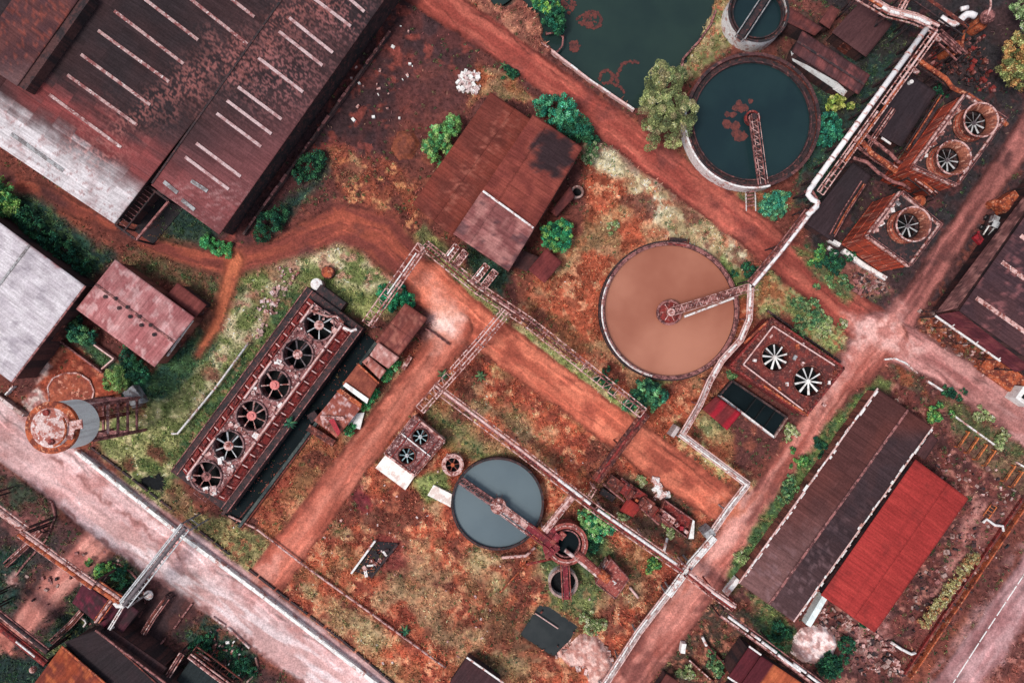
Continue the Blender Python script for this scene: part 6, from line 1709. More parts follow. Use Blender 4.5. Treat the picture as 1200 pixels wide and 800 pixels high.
# loader: a small black and grey machine with a red arm and bucket
lo = thing('loader', 'small black and grey loader machine with a crimson bucket arm by the right hand hall', 'loader', P(1159, 263))
a0 = math.atan2(-(270 - 255), 1157 - 1163)
u = (P(1155, 275) - P(1163, 256)).normalized(); n = Vector((-u.y, u.x, 0))
c0_ = P(1161, 262, 1)
ang = math.atan2(u.y, u.x)
MB().box(c0_, 1.25, .55, .45, 1.15, ang).build('chassis', M['dark'], lo)
MB().box(c0_ - u * .6, .5, .5, 1.15, 1.9, ang).build('engine_cover', M['grey'], lo)
cabm = MB()
for sx, sy in ((-1, -1), (1, -1), (1, 1), (-1, 1)):
    q = c0_ + u * (.35 + .4 * sx) + n * (.42 * sy); cabm.beam((q.x, q.y, 1.1), (q.x, q.y, 2.3), .09)
cabm.build('cab_frame', M['white_clean'], lo)
MB().box(c0_ + u * .35, .5, .5, 2.3, 2.38, ang).build('cab_roof', M['grey_pale'], lo)
for sx in (-.85, .8):
    for sy in (-.68, .68):
        q = c0_ + u * sx + n * sy; q.z = .45
        w = MB().tube([q - n * .14, q + n * .14], .45, 16).build('wheel', M['black'], lo); MB().tube([q - n * .17, q + n * .17], .2, 10).build('rim', M['grey'], w)
for sy in (-.45, .45):
    MB().beam(c0_ + u * .6 + n * sy + Vector((0, 0, .6)), c0_ + u * 2.0 + n * sy * .8 + Vector((0, 0, -.1)), .16).build('arm', M['white_clean'], lo)
q = P(1148, 281, .6)
MB().box(q, .95, .5, .1, .75, ang + 1.15).build('bucket', M['cloth_red'], lo)
MB().beam(P(1149, 280, .8), P(1146, 271, .9), .25).build('boom', M['cloth_red'], lo)
tag(MB().tube([P(1158, 281, .5), P(1168, 287, .5)], .13, 8).build('pole', M['pink_pale']), 'thin pale pole lying below the small loader machine', 'pole')
wb_ = thing('cabin', 'white cabin with a black window cut by the right edge beside the road', 'cabin', P(1201, 464))
MB().box(P(1203, 465, 2.4), 1.3, 1.1, -.2, 2.4, -.6).build('body', M['white_clean'], wb_)
MB().box(P(1200, 465, 2.4), .3, .3, 2.38, 2.46, -.6).build('roof_hatch', M['black'], wb_)
tag(MB().box(P(1177, 441), 1.6, 4.2, -.2, .5, .95).build('loading_dock', M['rust_orange']), 'long orange rusty loading dock at the foot of the hall on the right edge', 'dock')

# ================================================================= WALLS, KERBS, FENCES
def kerb(name, label, cat, pts, w, h, mat, gaps=0.0, seed=1, cap=None, hh=0.0, kind=None):
    R = random.Random(seed); t = thing(name, label, cat, P(*pts[len(pts) // 2])); t['kind'] = 'structure' if name == 'kerb' else 'thing'; L = [P(x, y, 0) for x, y in pts]
    b = MB(); c = MB()
    for i in range(len(L) - 1):
        ln = (L[i + 1] - L[i]).length; s = 0
        if not gaps:
            MB().beam(L[i] + Vector((0, 0, h / 2 - .15)), L[i + 1] + Vector((0, 0, h / 2 - .15)), w, h + .3).build('length', M[mat], t)
        while s < ln:
            l = R.uniform(1.2, 3.4); e = min(s + l, ln); a, q = L[i].lerp(L[i + 1], s / ln), L[i].lerp(L[i + 1], e / ln)
            if gaps and R.random() >= gaps: MB().beam(a + Vector((0, 0, h / 2 - .15)), q + Vector((0, 0, h / 2 - .15)), w, h + .3).build('length', M[mat], t)
            if cap and R.random() > .25: MB().beam(a + Vector((0, 0, h + .05)), a.lerp(q, R.uniform(.6, .98)) + Vector((0, 0, h + .05)), w * R.uniform(.6, 1.0), .1).build('coping', M[cap], t)
            s = e + (R.uniform(.1, .5) if gaps else 0.0)
    if b.v: b.build('body', M[mat], t)
    return t


kerb('low_wall', 'broken whitish wall between the wide pale road and the yard, left of the water tower', 'wall', [(0, 462), (32, 486)], .6, .9, 'concrete', 0, 1, 'concrete_pale')
kerb('low_wall', 'long low wall with crumbling white coping along the upper side of the wide pale road', 'wall', [(92, 528), (150, 574), (215, 626), (300, 689), (380, 750), (452, 806)], .6, .8, 'white', 0, 2, 'white_clean')
kerb('ditch_edge', 'dark ditch edge beam just above the long low wall of the pale road', 'kerb', [(108, 524), (205, 598), (310, 680), (400, 748), (462, 800)], .3, .35, 'dark', .1, 3)
kerb('low_wall', 'white wall in straight pieces along the lower bank of the pond', 'wall', [(646, 62), (690, 96), (742, 131)], .3, 1.0, 'pink_pale', .0, 4, 'white')
kerb('low_wall', 'white footing wall at the lower left foot of the single stack cooling tower', 'wall', [(986, 294), (1011, 312), (1036, 327)], .7, .7, 'white', 0, 5, 'white_clean')
kerb('low_wall', 'two short white blocks at the lower end of the long blackish roof', 'wall', [(969, 281), (982, 288)], .6, .8, 'white', 0, 6)
kerb('low_wall', 'short pale block just below the two white blocks near the blackish roof', 'wall', [(969, 290), (979, 298)], .5, .6, 'white', 0, 7)
kerb('kerb', 'curved white kerb at the inner corner of the crossing above the long brown shed', 'kerb', [(1036, 421), (1048, 420), (1060, 425), (1074, 437)], .25, .3, 'white', 0, 8)
kerb('kerb', 'straight white double kerb along the road beyond the curved white kerb', 'kerb', [(1085, 446), (1107, 460)], .3, .4, 'white', 0, 9)
kerb('kerb', 'straight white kerb at the head of the orange bar frames in the yard', 'kerb', [(1113, 484), (1166, 522)], .25, .35, 'white', 0, 10)
kerb('kerb', 'short white kerb at the far right end of the bar frames', 'kerb', [(1189, 541), (1205, 550)], .25, .35, 'white', 0, 11)
kerb('fence', 'long double red rail fence along the upper side of the far right road', 'fence', [(1064, 792), (1130, 693), (1203, 585)], .22, .9, 'rust_orange', 0, 12)
kerb('fence', 'thin red inner rail beside the long double red rail fence', 'fence', [(1058, 788), (1124, 689), (1196, 583)], .15, .6, 'rust_red', 0, 13)
kerb('kerb', 'white dashed line of kerb stones down the middle of the far right road', 'kerb', [(1114, 804), (1150, 748), (1203, 668)], .15, .06, 'white_clean', .12, 14)
kerb('kerb', 'curved pale kerb round the orange earth at the far left of the pale road', 'kerb', [(37, 568), (62, 588), (66, 605), (55, 632), (30, 660), (18, 676)], .25, .35, 'pink_dark', .1, 15)
kerb('kerb', 'thin curved kerb round the green corner at the foot of the grey conveyor', 'kerb', [(124, 658), (140, 660), (155, 670), (168, 686), (171, 704), (164, 722)], .22, .3, 'pink_dark', 0, 16)
kerb('kerb', 'pale curved kerb round the overgrown corner below the pale road', 'kerb', [(250, 722), (270, 736), (293, 758)], .25, .35, 'concrete_pale', .1, 17)
kerb('kerb', 'short hooked kerb at the lower end of the overgrown corner', 'kerb', [(300, 769), (303, 780), (298, 790), (290, 798)], .25, .35, 'concrete', 0, 18)
kerb('kerb', 'straight dark kerb down the yard left of the overgrown corner', 'kerb', [(226, 706), (205, 735), (175, 770)], .25, .4, 'pink_dark', .15, 19)
kerb('low_wall', 'brown wall along the lower edge of the six fan cooler channel', 'wall', [(430, 420), (362, 510), (277, 612)], .2, .35, 'rust', .2, 20)
kerb('low_wall', 'two white wall bars at right angles in the weeds above the grey box hut', 'wall', [(113, 403), (137, 420), (123, 432)], .22, 1.0, 'pink_pale', 0, 21)
kerb('low_wall', 'long thin wall between the orange earth yard and the weeds by the pink shed', 'wall', [(75, 400), (123, 436)], .25, 1.0, 'pink_dark', 0, 22)
kerb('kerb', 'white edging at the hut corner of the white warehouse, by the road', 'kerb', [(19, 452), (10, 462)], .2, .8, 'white', 0, 23)
kerb('low_wall', 'pale stone edge along the right bank of the pond', 'wall', [(838, 14), (832, 30), (818, 50), (800, 70), (797, 84)], .3, .5, 'pink_dark', .1, 24)
kerb('kerb', 'low dark strip between the upper road and the brick red cooling tower', 'kerb', [(898, 364), (940, 393), (984, 424)], .3, .5, 'concrete_dark', 0, 25)  # dark band beside the tower, built as a low strip
kerb('kerb', 'thin white bars crossing the end of the dirt road by the workshops', 'kerb', [(499, 385), (508, 390), (527, 404)], .15, .8, 'pink_dark', 0, 26)
0 and kerb('low_wall', 'pale broken wall at the left foot of the long brown shed gutter', 'wall', [(1020, 461), (985, 510), (935, 580), (872, 668), (862, 683)], .4, 1.2, 'pink_dark', .35, 27, 'white')
kerb('low_wall', 'stepped white wall stub at the lower left corner of the long brown shed', 'wall', [(848, 693), (862, 675)], .7, 1.4, 'white', 0, 28)
kerb('low_wall', 'teal white end wall between the long brown shed and the red roof', 'wall', [(962, 694), (942, 728)], .9, 1.6, 'teal_paint', 0, 29)

# yard frames
for i, (x, y) in enumerate([(1136, 506), (1147, 513), (1157, 521), (1167, 528), (1190, 546), (1199, 553)]):
    t = thing('bar_frame', 'low orange bar frame standing in a row in the dark yard', 'bar frame', P(x, y), 'orange bar frames in the yard')
    p, q = P(x, y, 1.0), P(x - 12, y + 18, 1.0)
    MB().tube([Vector((p.x, p.y, -.2)), p, q, Vector((q.x, q.y, -.2))], .13, 8).build('hoop', M['rust_yellow'], t)
    MB().beam(Vector((p.x, p.y, .55)), Vector((q.x, q.y, .55)), .06).build('mid_rail', M['rust_yellow'], t)
t = thing('ladder', 'orange ladder like frame lying in the yard below the bar frames', 'ladder', P(1160, 596))
for a, b in (((1162, 590), (1152, 604)), ((1168, 594), (1158, 608))): MB().beam(P(*a, .4), P(*b, .4), .12).build('rail', M['rust_yellow'], t)
lb_ = MB()
for k in range(5): lb_.beam(P(1162 - 2.4 * k, 590 + 3.4 * k, .4), P(1168 - 2.4 * k, 594 + 3.4 * k, .4), .08)
lb_.build('rung_lattice', M['rust_yellow'], t)

# lower left conveyors
rack('conveyor', 'orange pink covered conveyor from the left edge, its first higher length', 'conveyor', [(-20, 583), (31, 621)], 6.0, 1.1, 'pink', 'rust_orange', [(0, .4, 'pink', 0, 1, -.35)], diag=False, leg_m='dark')
rack('conveyor', 'orange pink conveyor passing over the pink dirt track to the maroon shed', 'conveyor', [(24, 624), (110, 686)], 6.4, 1.3, 'pink', 'pink_dark', [(-.4, .3, 'rust_orange', 0, 1, -.2), (.4, .26, 'pink', 0, 1, -.2)], diag=False, leg_every=14, leg_m='dark')
rack('conveyor', 'orange ribbed conveyor head over the maroon shed at the lower left', 'conveyor', [(111, 683), (142, 704)], 5.6, 1.3, 'rust_orange', 'rust_orange', [(-.4, .26, 'rust_orange', 0, 1, -.2), (.4, .24, 'pink', 0, 1, -.2)], diag=False, leg_m='dark')
rack('conveyor', 'short orange conveyor leg coming down from the conveyor head', 'conveyor', [(132, 702), (113, 728)], 5.0, .8, 'rust_orange', 'rust', [(0, .2, 'pink', 0, 1, 0)], diag=False, leg_m='dark')
rack('conveyor', 'grey lattice conveyor bridge crossing the wide pale road', 'conveyor', [(217, 617), (145, 708)], 6.6, 1.5, 'grey_pale', 'grey', [(.1, .3, 'grey_dull', 0, 1, -.25), (-.6, .12, 'grey_pale', 0, 1, 0)], rung=.7, leg_every=28, leg_m='grey')
rack('pipe_rack', 'thin white pipe from the foot of the grey conveyor to the flat blackish roof', 'pipe', [(148, 704), (128, 737)], 4.4, .3, 'white', 'white', diag=False)
tag(MB().tube([P(x, y, 5.6) for x, y in ((135, 705), (138, 709), (144, 709), (148, 704))], .4, 10).build('chute', M['white']), 'white curved chute where the grey conveyor meets the orange one', 'chute')
rack('conveyor', 'red rusty double conveyor from the left edge to the rust orange roof', 'conveyor', [(-20, 718), (54, 777)], 5.6, .95, 'rust_red', 'rust_red', [(0, .36, 'rust_red', 0, 1, -.3), (.2, .14, 'white', .55, .85, .2)], diag=False, leg_m='dark')
rack('conveyor', 'dark maroon conveyor running just above the red rusty one at the left edge', 'conveyor', [(-20, 703), (56, 763)], 5.2, .8, 'pink_dark', 'dark', [(-.4, .14, 'pink', 0, .8, 0), (0, .3, 'dark', 0, 1, -.3)], diag=False, leg_m='dark')
for lb, pts in (('thin pipe pair along the upper left edge of the dark green black roof', [(213, 766), (194, 796)]), ('pipe pair along the right edge of the dark green black roof', [(222, 768), (248, 788), (275, 808)])):
    rack('pipe_rack', lb, 'pipe rack', pts, 3.6, .7, 'pink', 'pink_dark', [(0, .14, 'pink_dark', 0, 1, 0)], rung=1.5, diag=False, leg_m='dark')
rack('pipe_rack', 'small rusty trestle of beams across the overgrown corner at the bottom', 'pipe rack', [(228, 760), (244, 771), (282, 800)], 2.4, 1.0, 'rust', 'rust', [(0, .13, 'pink', .1, .35, 0)], leg_m='dark')
tag(MB().tube([P(x, y, .6) for x, y in ((93, 722), (99, 726), (101, 729), (98, 734))], .16, 8).build('pipe', M['white']), 'small white hooked pipe by the maroon shed at the lower left', 'pipe')
tag(MB().ball(P(174, 697, .8), .75, 14, .6).build('dome', M['white']), 'small white dome just right of the grey conveyor foot', 'dome')
tag(MB().ball(P(39, 784, 1.2), .55, 14).build('ball_valve', M['pink']), 'small pale round cap beside the end of the red conveyor', 'cap')

# rusty machines between road and long rack
mc = thing('crusher', 'row of rusty red milling machines between the orange road and the long rack', 'machine', P(742, 592))
random.seed(8)
for (x, y, dx, dy, z, m_) in [(722, 567, 1.3, .8, 1.6, 'rust'), (733, 573, 1.2, .9, 1.9, 'rust_red'), (745, 581, 1.5, 1.1, 1.5, 'rust_red'), (758, 591, 1.0, .9, 2.0, 'rust'), (768, 601, 1.3, .8, 1.4, 'rust_red'), (780, 607, 1.5, .9, 1.6, 'rust'), (712, 580, 1.2, .5, .9, 'dark')]:
    MB().box(P(x, y, z), dx, dy, -.2, z, -.6).build('housing', M[m_], mc)
for k in range(26):
    s = random.random(); x, y = 715 + 68 * s + random.uniform(-7, 7), 562 + 48 * s + random.uniform(-6, 6); z = random.uniform(.8, 2.4)
    MB().box(P(x, y, z), random.uniform(.12, .5), random.uniform(.12, .35), .2, z, -.6 + random.choice([0, 1.57])).build('fitting', M[random.choice(['rust_red', 'rust', 'pink_dark', 'dark', 'pink', 'rust_orange'])], mc)
for a, b in (((706, 566), (735, 590)), ((750, 594), (772, 614)), ((728, 560), (758, 584))): MB().tube([P(*a, 1.2), P(*b, 1.2)], .16, 8).build('pipe', M['pink_dark'], mc)
for k in range(4):
    c = P(726 + 13 * k, 571 + 9 * k, 2.0); MB().tube([c + Vector((-.5, -.7, 0)), c + Vector((.5, .7, 0))], .42, 16).build('roller', M['rust'], mc)
building('canopy', 'small red sheet canopy among the rusty milling machines', 'canopy', [(736, 583), (752, 594), (742, 606), (726, 598)], 2.4, plain((150, 54, 48), (124, 46, 44), 7, 640), walls=False, open_sides=True, wall='dark', mat='roof_plain')
tr = thing('settling_trough', 'open rusty steel trough with a white end chute beside the milling machines', 'trough', P(795, 608))
q = [P(779, 586, 1.6), P(812, 609, 1.6), P(805, 630, 1.6), P(773, 605, 1.6)]
for i in range(4): MB().beam(q[i] - Vector((0, 0, .8)), q[(i + 1) % 4] - Vector((0, 0, .8)), .18, 1.7).build('side', M['rust' if i % 2 else 'pink_dark'], tr)
MB().slab([p - Vector((0, 0, .7)) for p in q], .1).build('bed', M['rust_red'], tr)
for k in range(6):
    c = q[3].lerp(q[2], (k + .5) / 6).lerp(q[0].lerp(q[1], (k + .5) / 6), .25); MB().box((c.x, c.y), .3, .25, .9, 1.8, .6 + k).build('fitting', M[random.choice(['rust_red', 'pink', 'cloth_red'])], tr)
MB().slab([P(812, 609, 1.9), P(814, 610, 1.9), P(813, 631, 1.5), P(807, 631, 1.5)], .12).build('chute', M['white_clean'], tr)
MB().beam(P(774, 596, 1.9), P(791, 609, 1.9), .3, .2).build('beam', M['pink'], tr)
# scrap in the field
sc = thing('sunken_pit', 'small dark broken concrete pit with debris and a white edge in the dry field', 'pit', P(438, 655))
MB().prism([(P(x, y).x, P(x, y).y) for x, y in ((443, 634), (468, 636), (436, 676), (414, 668))], -.3, .12).build('floor', M['tar'], sc)
MB().beam(P(440, 633, .5), P(412, 671, .5), .3, .7).build('edge', M['white'], sc)
MB().beam(P(466, 637, .4), P(435, 676, .4), .3, .5).build('edge', M['dark'], sc)
random.seed(14)
for k in range(16):
    s = random.random(); x, y = 442 - 20 * s + random.uniform(-2, 18), 640 + 26 * s + random.uniform(0, 9)
    MB().box(P(x, y), random.uniform(.15, .6), random.uniform(.12, .3), .1, random.uniform(.2, .6), random.random() * 3).build('debris_block', M[random.choice(['concrete', 'rust', 'pink', 'dark', 'dark', 'white'])], sc)


# ================================================================= RUBBLE AND LITTER
def rubble(name, label, poly, n, size, mats, seed, hmax=.5):
    R = random.Random(seed); xs = [p[0] for p in poly]; ys = [p[1] for p in poly]; bs = {m_: MB() for m_ in mats}; k = 0
    while k < n:
        x, y = R.uniform(min(xs), max(xs)), R.uniform(min(ys), max(ys))
        if sd_poly(np.array([x]), np.array([y]), poly)[0] > 0: continue
        s = R.uniform(*size); c = P(x, y); a = R.random() * 6
        z0 = R.uniform(-.1, .1); bs[R.choice(mats)].box(c, s, s * R.uniform(.35, .9), z0 - .1, z0 + R.uniform(.1, hmax), a); k += 1
    out = []
    for i, (m_, b) in enumerate(bs.items()):
        if b.v: out.append(tag(b.build(name, M[m_]), label, None, None, 'stuff'))
    return out


def heap(name, label, cat, poly, h, mat, seed):
    """a mound: relief over an outline, falling to the ground at its rim"""
    xs = [p[0] for p in poly]; ys = [p[1] for p in poly]
    gx, gy = np.meshgrid(np.linspace(min(xs) - 2, max(xs) + 2, 46), np.linspace(min(ys) - 2, max(ys) + 2, 46))
    d = sd_poly(gx, gy, poly)
    z = sst(0, 6, -d) * h * (.55 + .9 * fbm(gx, gy, 7, 4, seed)) + .08 - .3 * sst(-1, 2, d)
    col = mixc(mat[0], mat[1], sst(.4, .62, fbm(gx, gy, 5, 4, seed + 3)) * .8)
    Vx = np.stack([(gx - 600) / PPM, (400 - gy) / PPM, z + .04], -1).reshape(-1, 3)
    i = np.arange(46 * 46).reshape(46, 46); Fx = np.stack([i[:-1, :-1], i[1:, :-1], i[1:, 1:], i[:-1, 1:]], -1).reshape(-1, 4)
    keep = (d.reshape(-1)[Fx] < 2).any(1)
    me = raw_mesh(name, Vx, Fx[keep], col=lin(col.reshape(-1, 3)))
    return tag(link_mesh(name, me, M['ground']), label, cat)


heap('heap', 'large faceted heap of whitish powder at the lower end of the red roof', 'heap', [(930, 745), (940, 735), (962, 731), (975, 738), (982, 752), (975, 768), (955, 777), (940, 775), (926, 764)], .9, ((240, 216, 212), (176, 128, 122)), 700)
heap('heap', 'pale pink white rubble heap right of the dark pool, by the white gallery', 'heap', [(655, 768), (680, 742), (700, 745), (712, 760), (720, 780), (705, 806), (690, 806), (686, 780), (668, 780)], .9, ((218, 180, 170), (166, 110, 100)), 701)
heap('heap', 'round brown grassy mound in the dark yard above the bush', 'heap', [(458, 175), (466, 155), (484, 152), (492, 168), (484, 186), (468, 188)], .7, ((130, 72, 54), (106, 60, 50)), 702)
rubble('rubble', 'white rubble beside the pale heap', [(660, 765), (700, 745), (722, 775), (700, 806)], 90, (.12, .6), ['pink_pale', 'concrete_pale', 'concrete'], 1)
rubble('rubble', 'white scrap scattered by the upper end of the central house', [(535, 95), (545, 80), (562, 88), (563, 105), (555, 112), (538, 106)], 110, (.1, .42), ['white_clean', 'concrete_pale'], 2)
rubble('rubble', 'pieces of white scrap dotted over the dark mud yard', [(405, 60), (480, 25), (490, 50), (470, 140), (430, 155), (400, 160)], 26, (.12, .32), ['white_clean', 'pink'], 3)
rubble('rubble', 'brown debris and broken sheets between the heap and the red roof', [(940, 715), (960, 705), (1040, 745), (1060, 790), (1000, 790), (985, 755)], 170, (.1, .5), ['pink_dark', 'dark', 'pink', 'concrete'], 4)
rubble('rubble', 'dark scrap metal scattered over the machine yard at the upper right', [(1085, 50), (1150, 40), (1165, 110), (1130, 100), (1085, 75)], 240, (.06, .4), ['dark', 'rust', 'pink_dark', 'dark', 'tar', 'rust_red'], 5, .9)
rubble('rubble', 'small pale stones along the verge beside the hall on the right', [(1072, 362), (1096, 368), (1165, 420), (1150, 440), (1085, 395)], 70, (.1, .3), ['pink', 'concrete', 'rust_orange'], 6)
rubble('rubble', 'scattered stones across the dry lower field', [(340, 680), (520, 450), (780, 590), (700, 790), (450, 790)], 90, (.08, .25), ['pink', 'concrete_pale', 'rust'], 7, .25)
rubble('rubble', 'white broken blocks between the milling machines and the orange road', [(765, 560), (775, 565), (784, 582), (768, 582)], 26, (.15, .6), ['pink_pale', 'white'], 8)
rubble('rubble', 'rubble and small stones by the mound above the six fan tower', [(330, 310), (350, 320), (320, 380), (300, 400), (300, 360)], 60, (.12, .4), ['concrete_pale', 'pink', 'concrete'], 9)
rubble('rubble', 'litter of pale fragments along the lower left works', [(100, 640), (150, 650), (170, 690), (110, 740), (0, 690), (10, 660)], 50, (.08, .3), ['concrete', 'pink_dark', 'dark'], 10)
rubble('rubble', 'yard debris right of the long red roof', [(1100, 520), (1190, 560), (1180, 640), (1070, 740), (1060, 700)], 190, (.08, .4), ['pink_dark', 'dark', 'pink', 'concrete'], 11)
rubble('rubble', 'fragments in the overgrown corner below the pale road', [(230, 745), (255, 730), (295, 765), (280, 800)], 50, (.1, .35), ['pink', 'rust', 'white', 'dark'], 12)
rubble('rubble', 'rocks and brush at the foot of the single stack tower', [(1000, 318), (1035, 330), (1042, 342), (1010, 350), (995, 335)], 80, (.1, .4), ['pink_dark', 'concrete', 'dark'], 13)
# floating weeds on the pond
for lb, pts in [('ring shaped raft of brown weed floating at the top of the pond', [(676 + 0, 22), (684, 16), (692, 12), (701, 14), (705, 22), (703, 30), (695, 32), (688, 27), (678, 26)]), ('looped raft of brown weed floating near the pond wall', [(703, 92), (705, 84), (713, 81), (719, 88), (716, 96), (706, 97)]), ('hooked trail of brown weed floating right of the looped raft', [(748, 72), (738, 71), (730, 74), (726, 82), (722, 92), (726, 97)]), ('brown weed trail running down to the pond wall', [(718, 96), (728, 102), (732, 108)])]:
    t = thing('floating_weed', lb, 'floating weed', P(*pts[0]))
    b = MB(); R = random.Random(len(pts))
    for i in range(len(pts) - 1):
        for k in range(7):
            x = pts[i][0] + (pts[i + 1][0] - pts[i][0]) * k / 7 + R.uniform(-1, 1); y = pts[i][1] + (pts[i + 1][1] - pts[i][1]) * k / 7 + R.uniform(-1, 1)
            r = R.uniform(.14, .34); c = P(x, y); b.prism([(c.x + r * R.uniform(.6, 1.2) * math.cos(j * 1.05), c.y + r * R.uniform(.6, 1.2) * math.sin(j * 1.05)) for j in range(6)], -.45, -.38 + R.random() * .05)
    b.build('weed_leaves', M['scum'], t)
for x, y, rx in ((674, 53, 6), (692, 22, 9), (667, 4, 9)):
    t = thing('floating_weed', ['dull round brown weed patch floating left below the ring shaped raft', 'dark brown weed patch inside the ring shaped raft', 'brown weed patch at the top edge beside the green bush'][[674, 692, 667].index(x)], 'floating weed', P(x, y)); b = MB(); R = random.Random(x)
    for k in range(46):
        a, d = R.random() * 6.3, R.random() ** .5 * rx; c = P(x + d * math.cos(a), y + d * 1.1 * math.sin(a)); r = R.uniform(.12, .35)
        b.prism([(c.x + r * R.uniform(.6, 1.2) * math.cos(j * 1.05), c.y + r * R.uniform(.6, 1.2) * math.sin(j * 1.05)) for j in range(6)], -.45, -.38 + R.random() * .05)
    b.build('weed_leaves', M['scum'], t)
t = thing('jetty', 'small curved rusty jetty frame at the left end of the white pond wall', 'jetty', P(650, 52))
MB().tube([P(x, y, .6) for x, y in ((640, 40), (652, 38), (660, 44), (659, 54), (652, 62))], .15, 8).build('rail', M['pink_dark'], t); MB().tube([P(634, 50, .6), P(646, 58, .6), P(652, 62, .6)], .12, 8).build('rail', M['pink'], t)
for x, y in ((640, 40), (660, 44), (652, 62), (634, 50)): MB().box(P(x, y), .1, .1, -.9, .6).build('post', M['rust'], t)


# ================================================================= TREES AND SHRUBS
def leaf_cloud(pos, nor, size, col, rng):
    n = len(pos)
    r = rng.normal(0, 1, (n, 3)); nn = nor + r * .55; nn /= np.linalg.norm(nn, axis=1)[:, None]
    t = np.cross(nn, rng.normal(0, 1, (n, 3))); t /= np.linalg.norm(t, axis=1)[:, None] + 1e-9
    b = np.cross(nn, t); s = size[:, None]
    Vx = np.stack([pos - t * s, pos + b * s * .55, pos + t * s, pos - b * s * .55], 1).reshape(-1, 3)
    return Vx, np.arange(n * 4).reshape(-1, 4), np.repeat(col, 4, 0)


def tree(name, label, cat, lobes, pal, leaf=.16, dens=55, clump=.8, trunk=True, group=None, seed=0, jit=.22, stems=4, shell=.55):
    """lobes: (px, py, radius_m, centre height). Clumps of leaves cover every lobe; pal: list of colours"""
    rng = np.random.default_rng(seed + 100)
    x0 = sum(l[0] for l in lobes) / len(lobes); y0 = sum(l[1] for l in lobes) / len(lobes)
    base = P(x0, y0); root = thing(name, label, cat, base, group)
    hs = max(l[3] for l in lobes)
    if trunk:
        tb = MB(); top = Vector((base.x, base.y, hs * .55)); tb.tube([Vector((base.x, base.y, -.3)), Vector((base.x + .1, base.y, hs * .3)), top], [.12 * hs ** .6 + .06, .1 * hs ** .6 + .04, .08 * hs ** .6], 9)
        for lx, ly, r, h in lobes:
            c = P(lx, ly, h)
            for k in range(stems):
                a = rng.uniform(0, 6.28); e = Vector((c.x + r * .55 * math.cos(a), c.y + r * .55 * math.sin(a), h + r * .1)); tb.tube([top - Vector((0, 0, .2)), top.lerp(e, .5) + Vector((0, 0, .15)), e], [.07, .05, .02], 6)
        tb.build('trunk', M['bark'], root)
    Vs, Fs, Cs, n0 = [], [], [], 0
    lobes = list(lobes) + [(lx + rng.normal(0, 1) * r * 6.5, ly + rng.normal(0, 1) * r * 6.5, r * rng.uniform(.25, .5), h * rng.uniform(.4, .9)) for lx, ly, r, h in lobes if clump < .8 and len(lobes) < 8 and name != 'hedge' and rng.uniform() < .8]
    for lx, ly, r, h in lobes:
        c = np.array(P(lx, ly, h)); nc = max(5, int(3.1 * (r / clump) ** 2 * 1.5))
        for k in range(nc):
            u = rng.normal(0, 1, 3); u[2] = abs(u[2]) * .9 - .25; u /= np.linalg.norm(u)
            cc = c + u * r * rng.uniform(.62, 1.0) * np.array([1, 1, .8]); cr = clump * rng.uniform(.55, 1.0)
            colb = np.array(pal[rng.integers(len(pal))], float) * rng.uniform(.7, 1.3) * 1.12
            m = int(dens * (cr / clump) ** 2 * rng.uniform(.8, 1.2))
            v = rng.normal(0, 1, (m, 3)); v[:, 2] = np.where(v[:, 2] < -.4, -v[:, 2], v[:, 2]); v /= np.linalg.norm(v, axis=1)[:, None]
            p = cc + v * cr * rng.uniform(shell, 1.0, (m, 1)); p[:, 2] = np.maximum(p[:, 2], .03)
            col = lin(np.clip(colb * np.exp(rng.normal(0, jit, (m, 1))) * np.array([1, 1, 1]), 4, 230))
            a, f, cl = leaf_cloud(p, v * .8 + np.array([0, 0, .5]), leaf * rng.uniform(.6, 1.3, m), col, rng)
            Vs.append(a); Fs.append(f + n0); Cs.append(cl); n0 += len(a)
    off = np.array(base); off[2] = 0
    me = raw_mesh('crown', np.concatenate(Vs) - off, np.concatenate(Fs), col=np.concatenate(Cs))
    link_mesh('crown', me, M['leaf'], root)
    return root


def fronds(name, label, px, py, h, r, n, pal, seed, cat='plant', group=None, z0=0.0):
    """rosette of arching leaves"""
    rng = np.random.default_rng(seed); base = P(px, py, z0); root = thing(name, label, cat, base, group)
    MB().tube([Vector((base.x, base.y, z0 - .2)), Vector((base.x, base.y, z0 + h * .6))], [.14, .08], 8).build('stem', M['bark'], root)
    Vs, Fs, Cs = [], [], []; n0 = 0
    for k in range(n):
        a = 2 * math.pi * k / n * 2.4 + rng.uniform(-.2, .2); l = r * rng.uniform(.75, 1.1); col = np.array(pal[rng.integers(len(pal))]) * rng.uniform(.75, 1.2)
        pts = [(t, h * (.6 + .7 * t * (1 - t) * 2 - .35 * t * t * rng.uniform(.6, 1.4))) for t in np.linspace(0, 1, 8)]
        w = [.5, .9, 1, 1, .9, .7, .45, .05]
        for (t, z), ww in zip(pts, w):
            cx, cy = math.cos(a) * l * t, math.sin(a) * l * t; sx, sy = -math.sin(a) * .13 * ww * r, math.cos(a) * .13 * ww * r
            Vs += [(cx - sx, cy - sy, z), (cx, cy, z + .05 * r), (cx + sx, cy + sy, z)]; c = lin(np.clip(col * rng.uniform(.85, 1.15), 4, 230)); Cs += [c * .85, c, c * .85]
        for i in range(7):
            q = n0 + i * 3; Fs += [(q, q + 3, q + 4, q + 1), (q + 1, q + 4, q + 5, q + 2)]
        n0 += 24
    me = raw_mesh('leaves', Vs, Fs, col=Cs); link_mesh('leaves', me, M['leaf'], root)
    return root


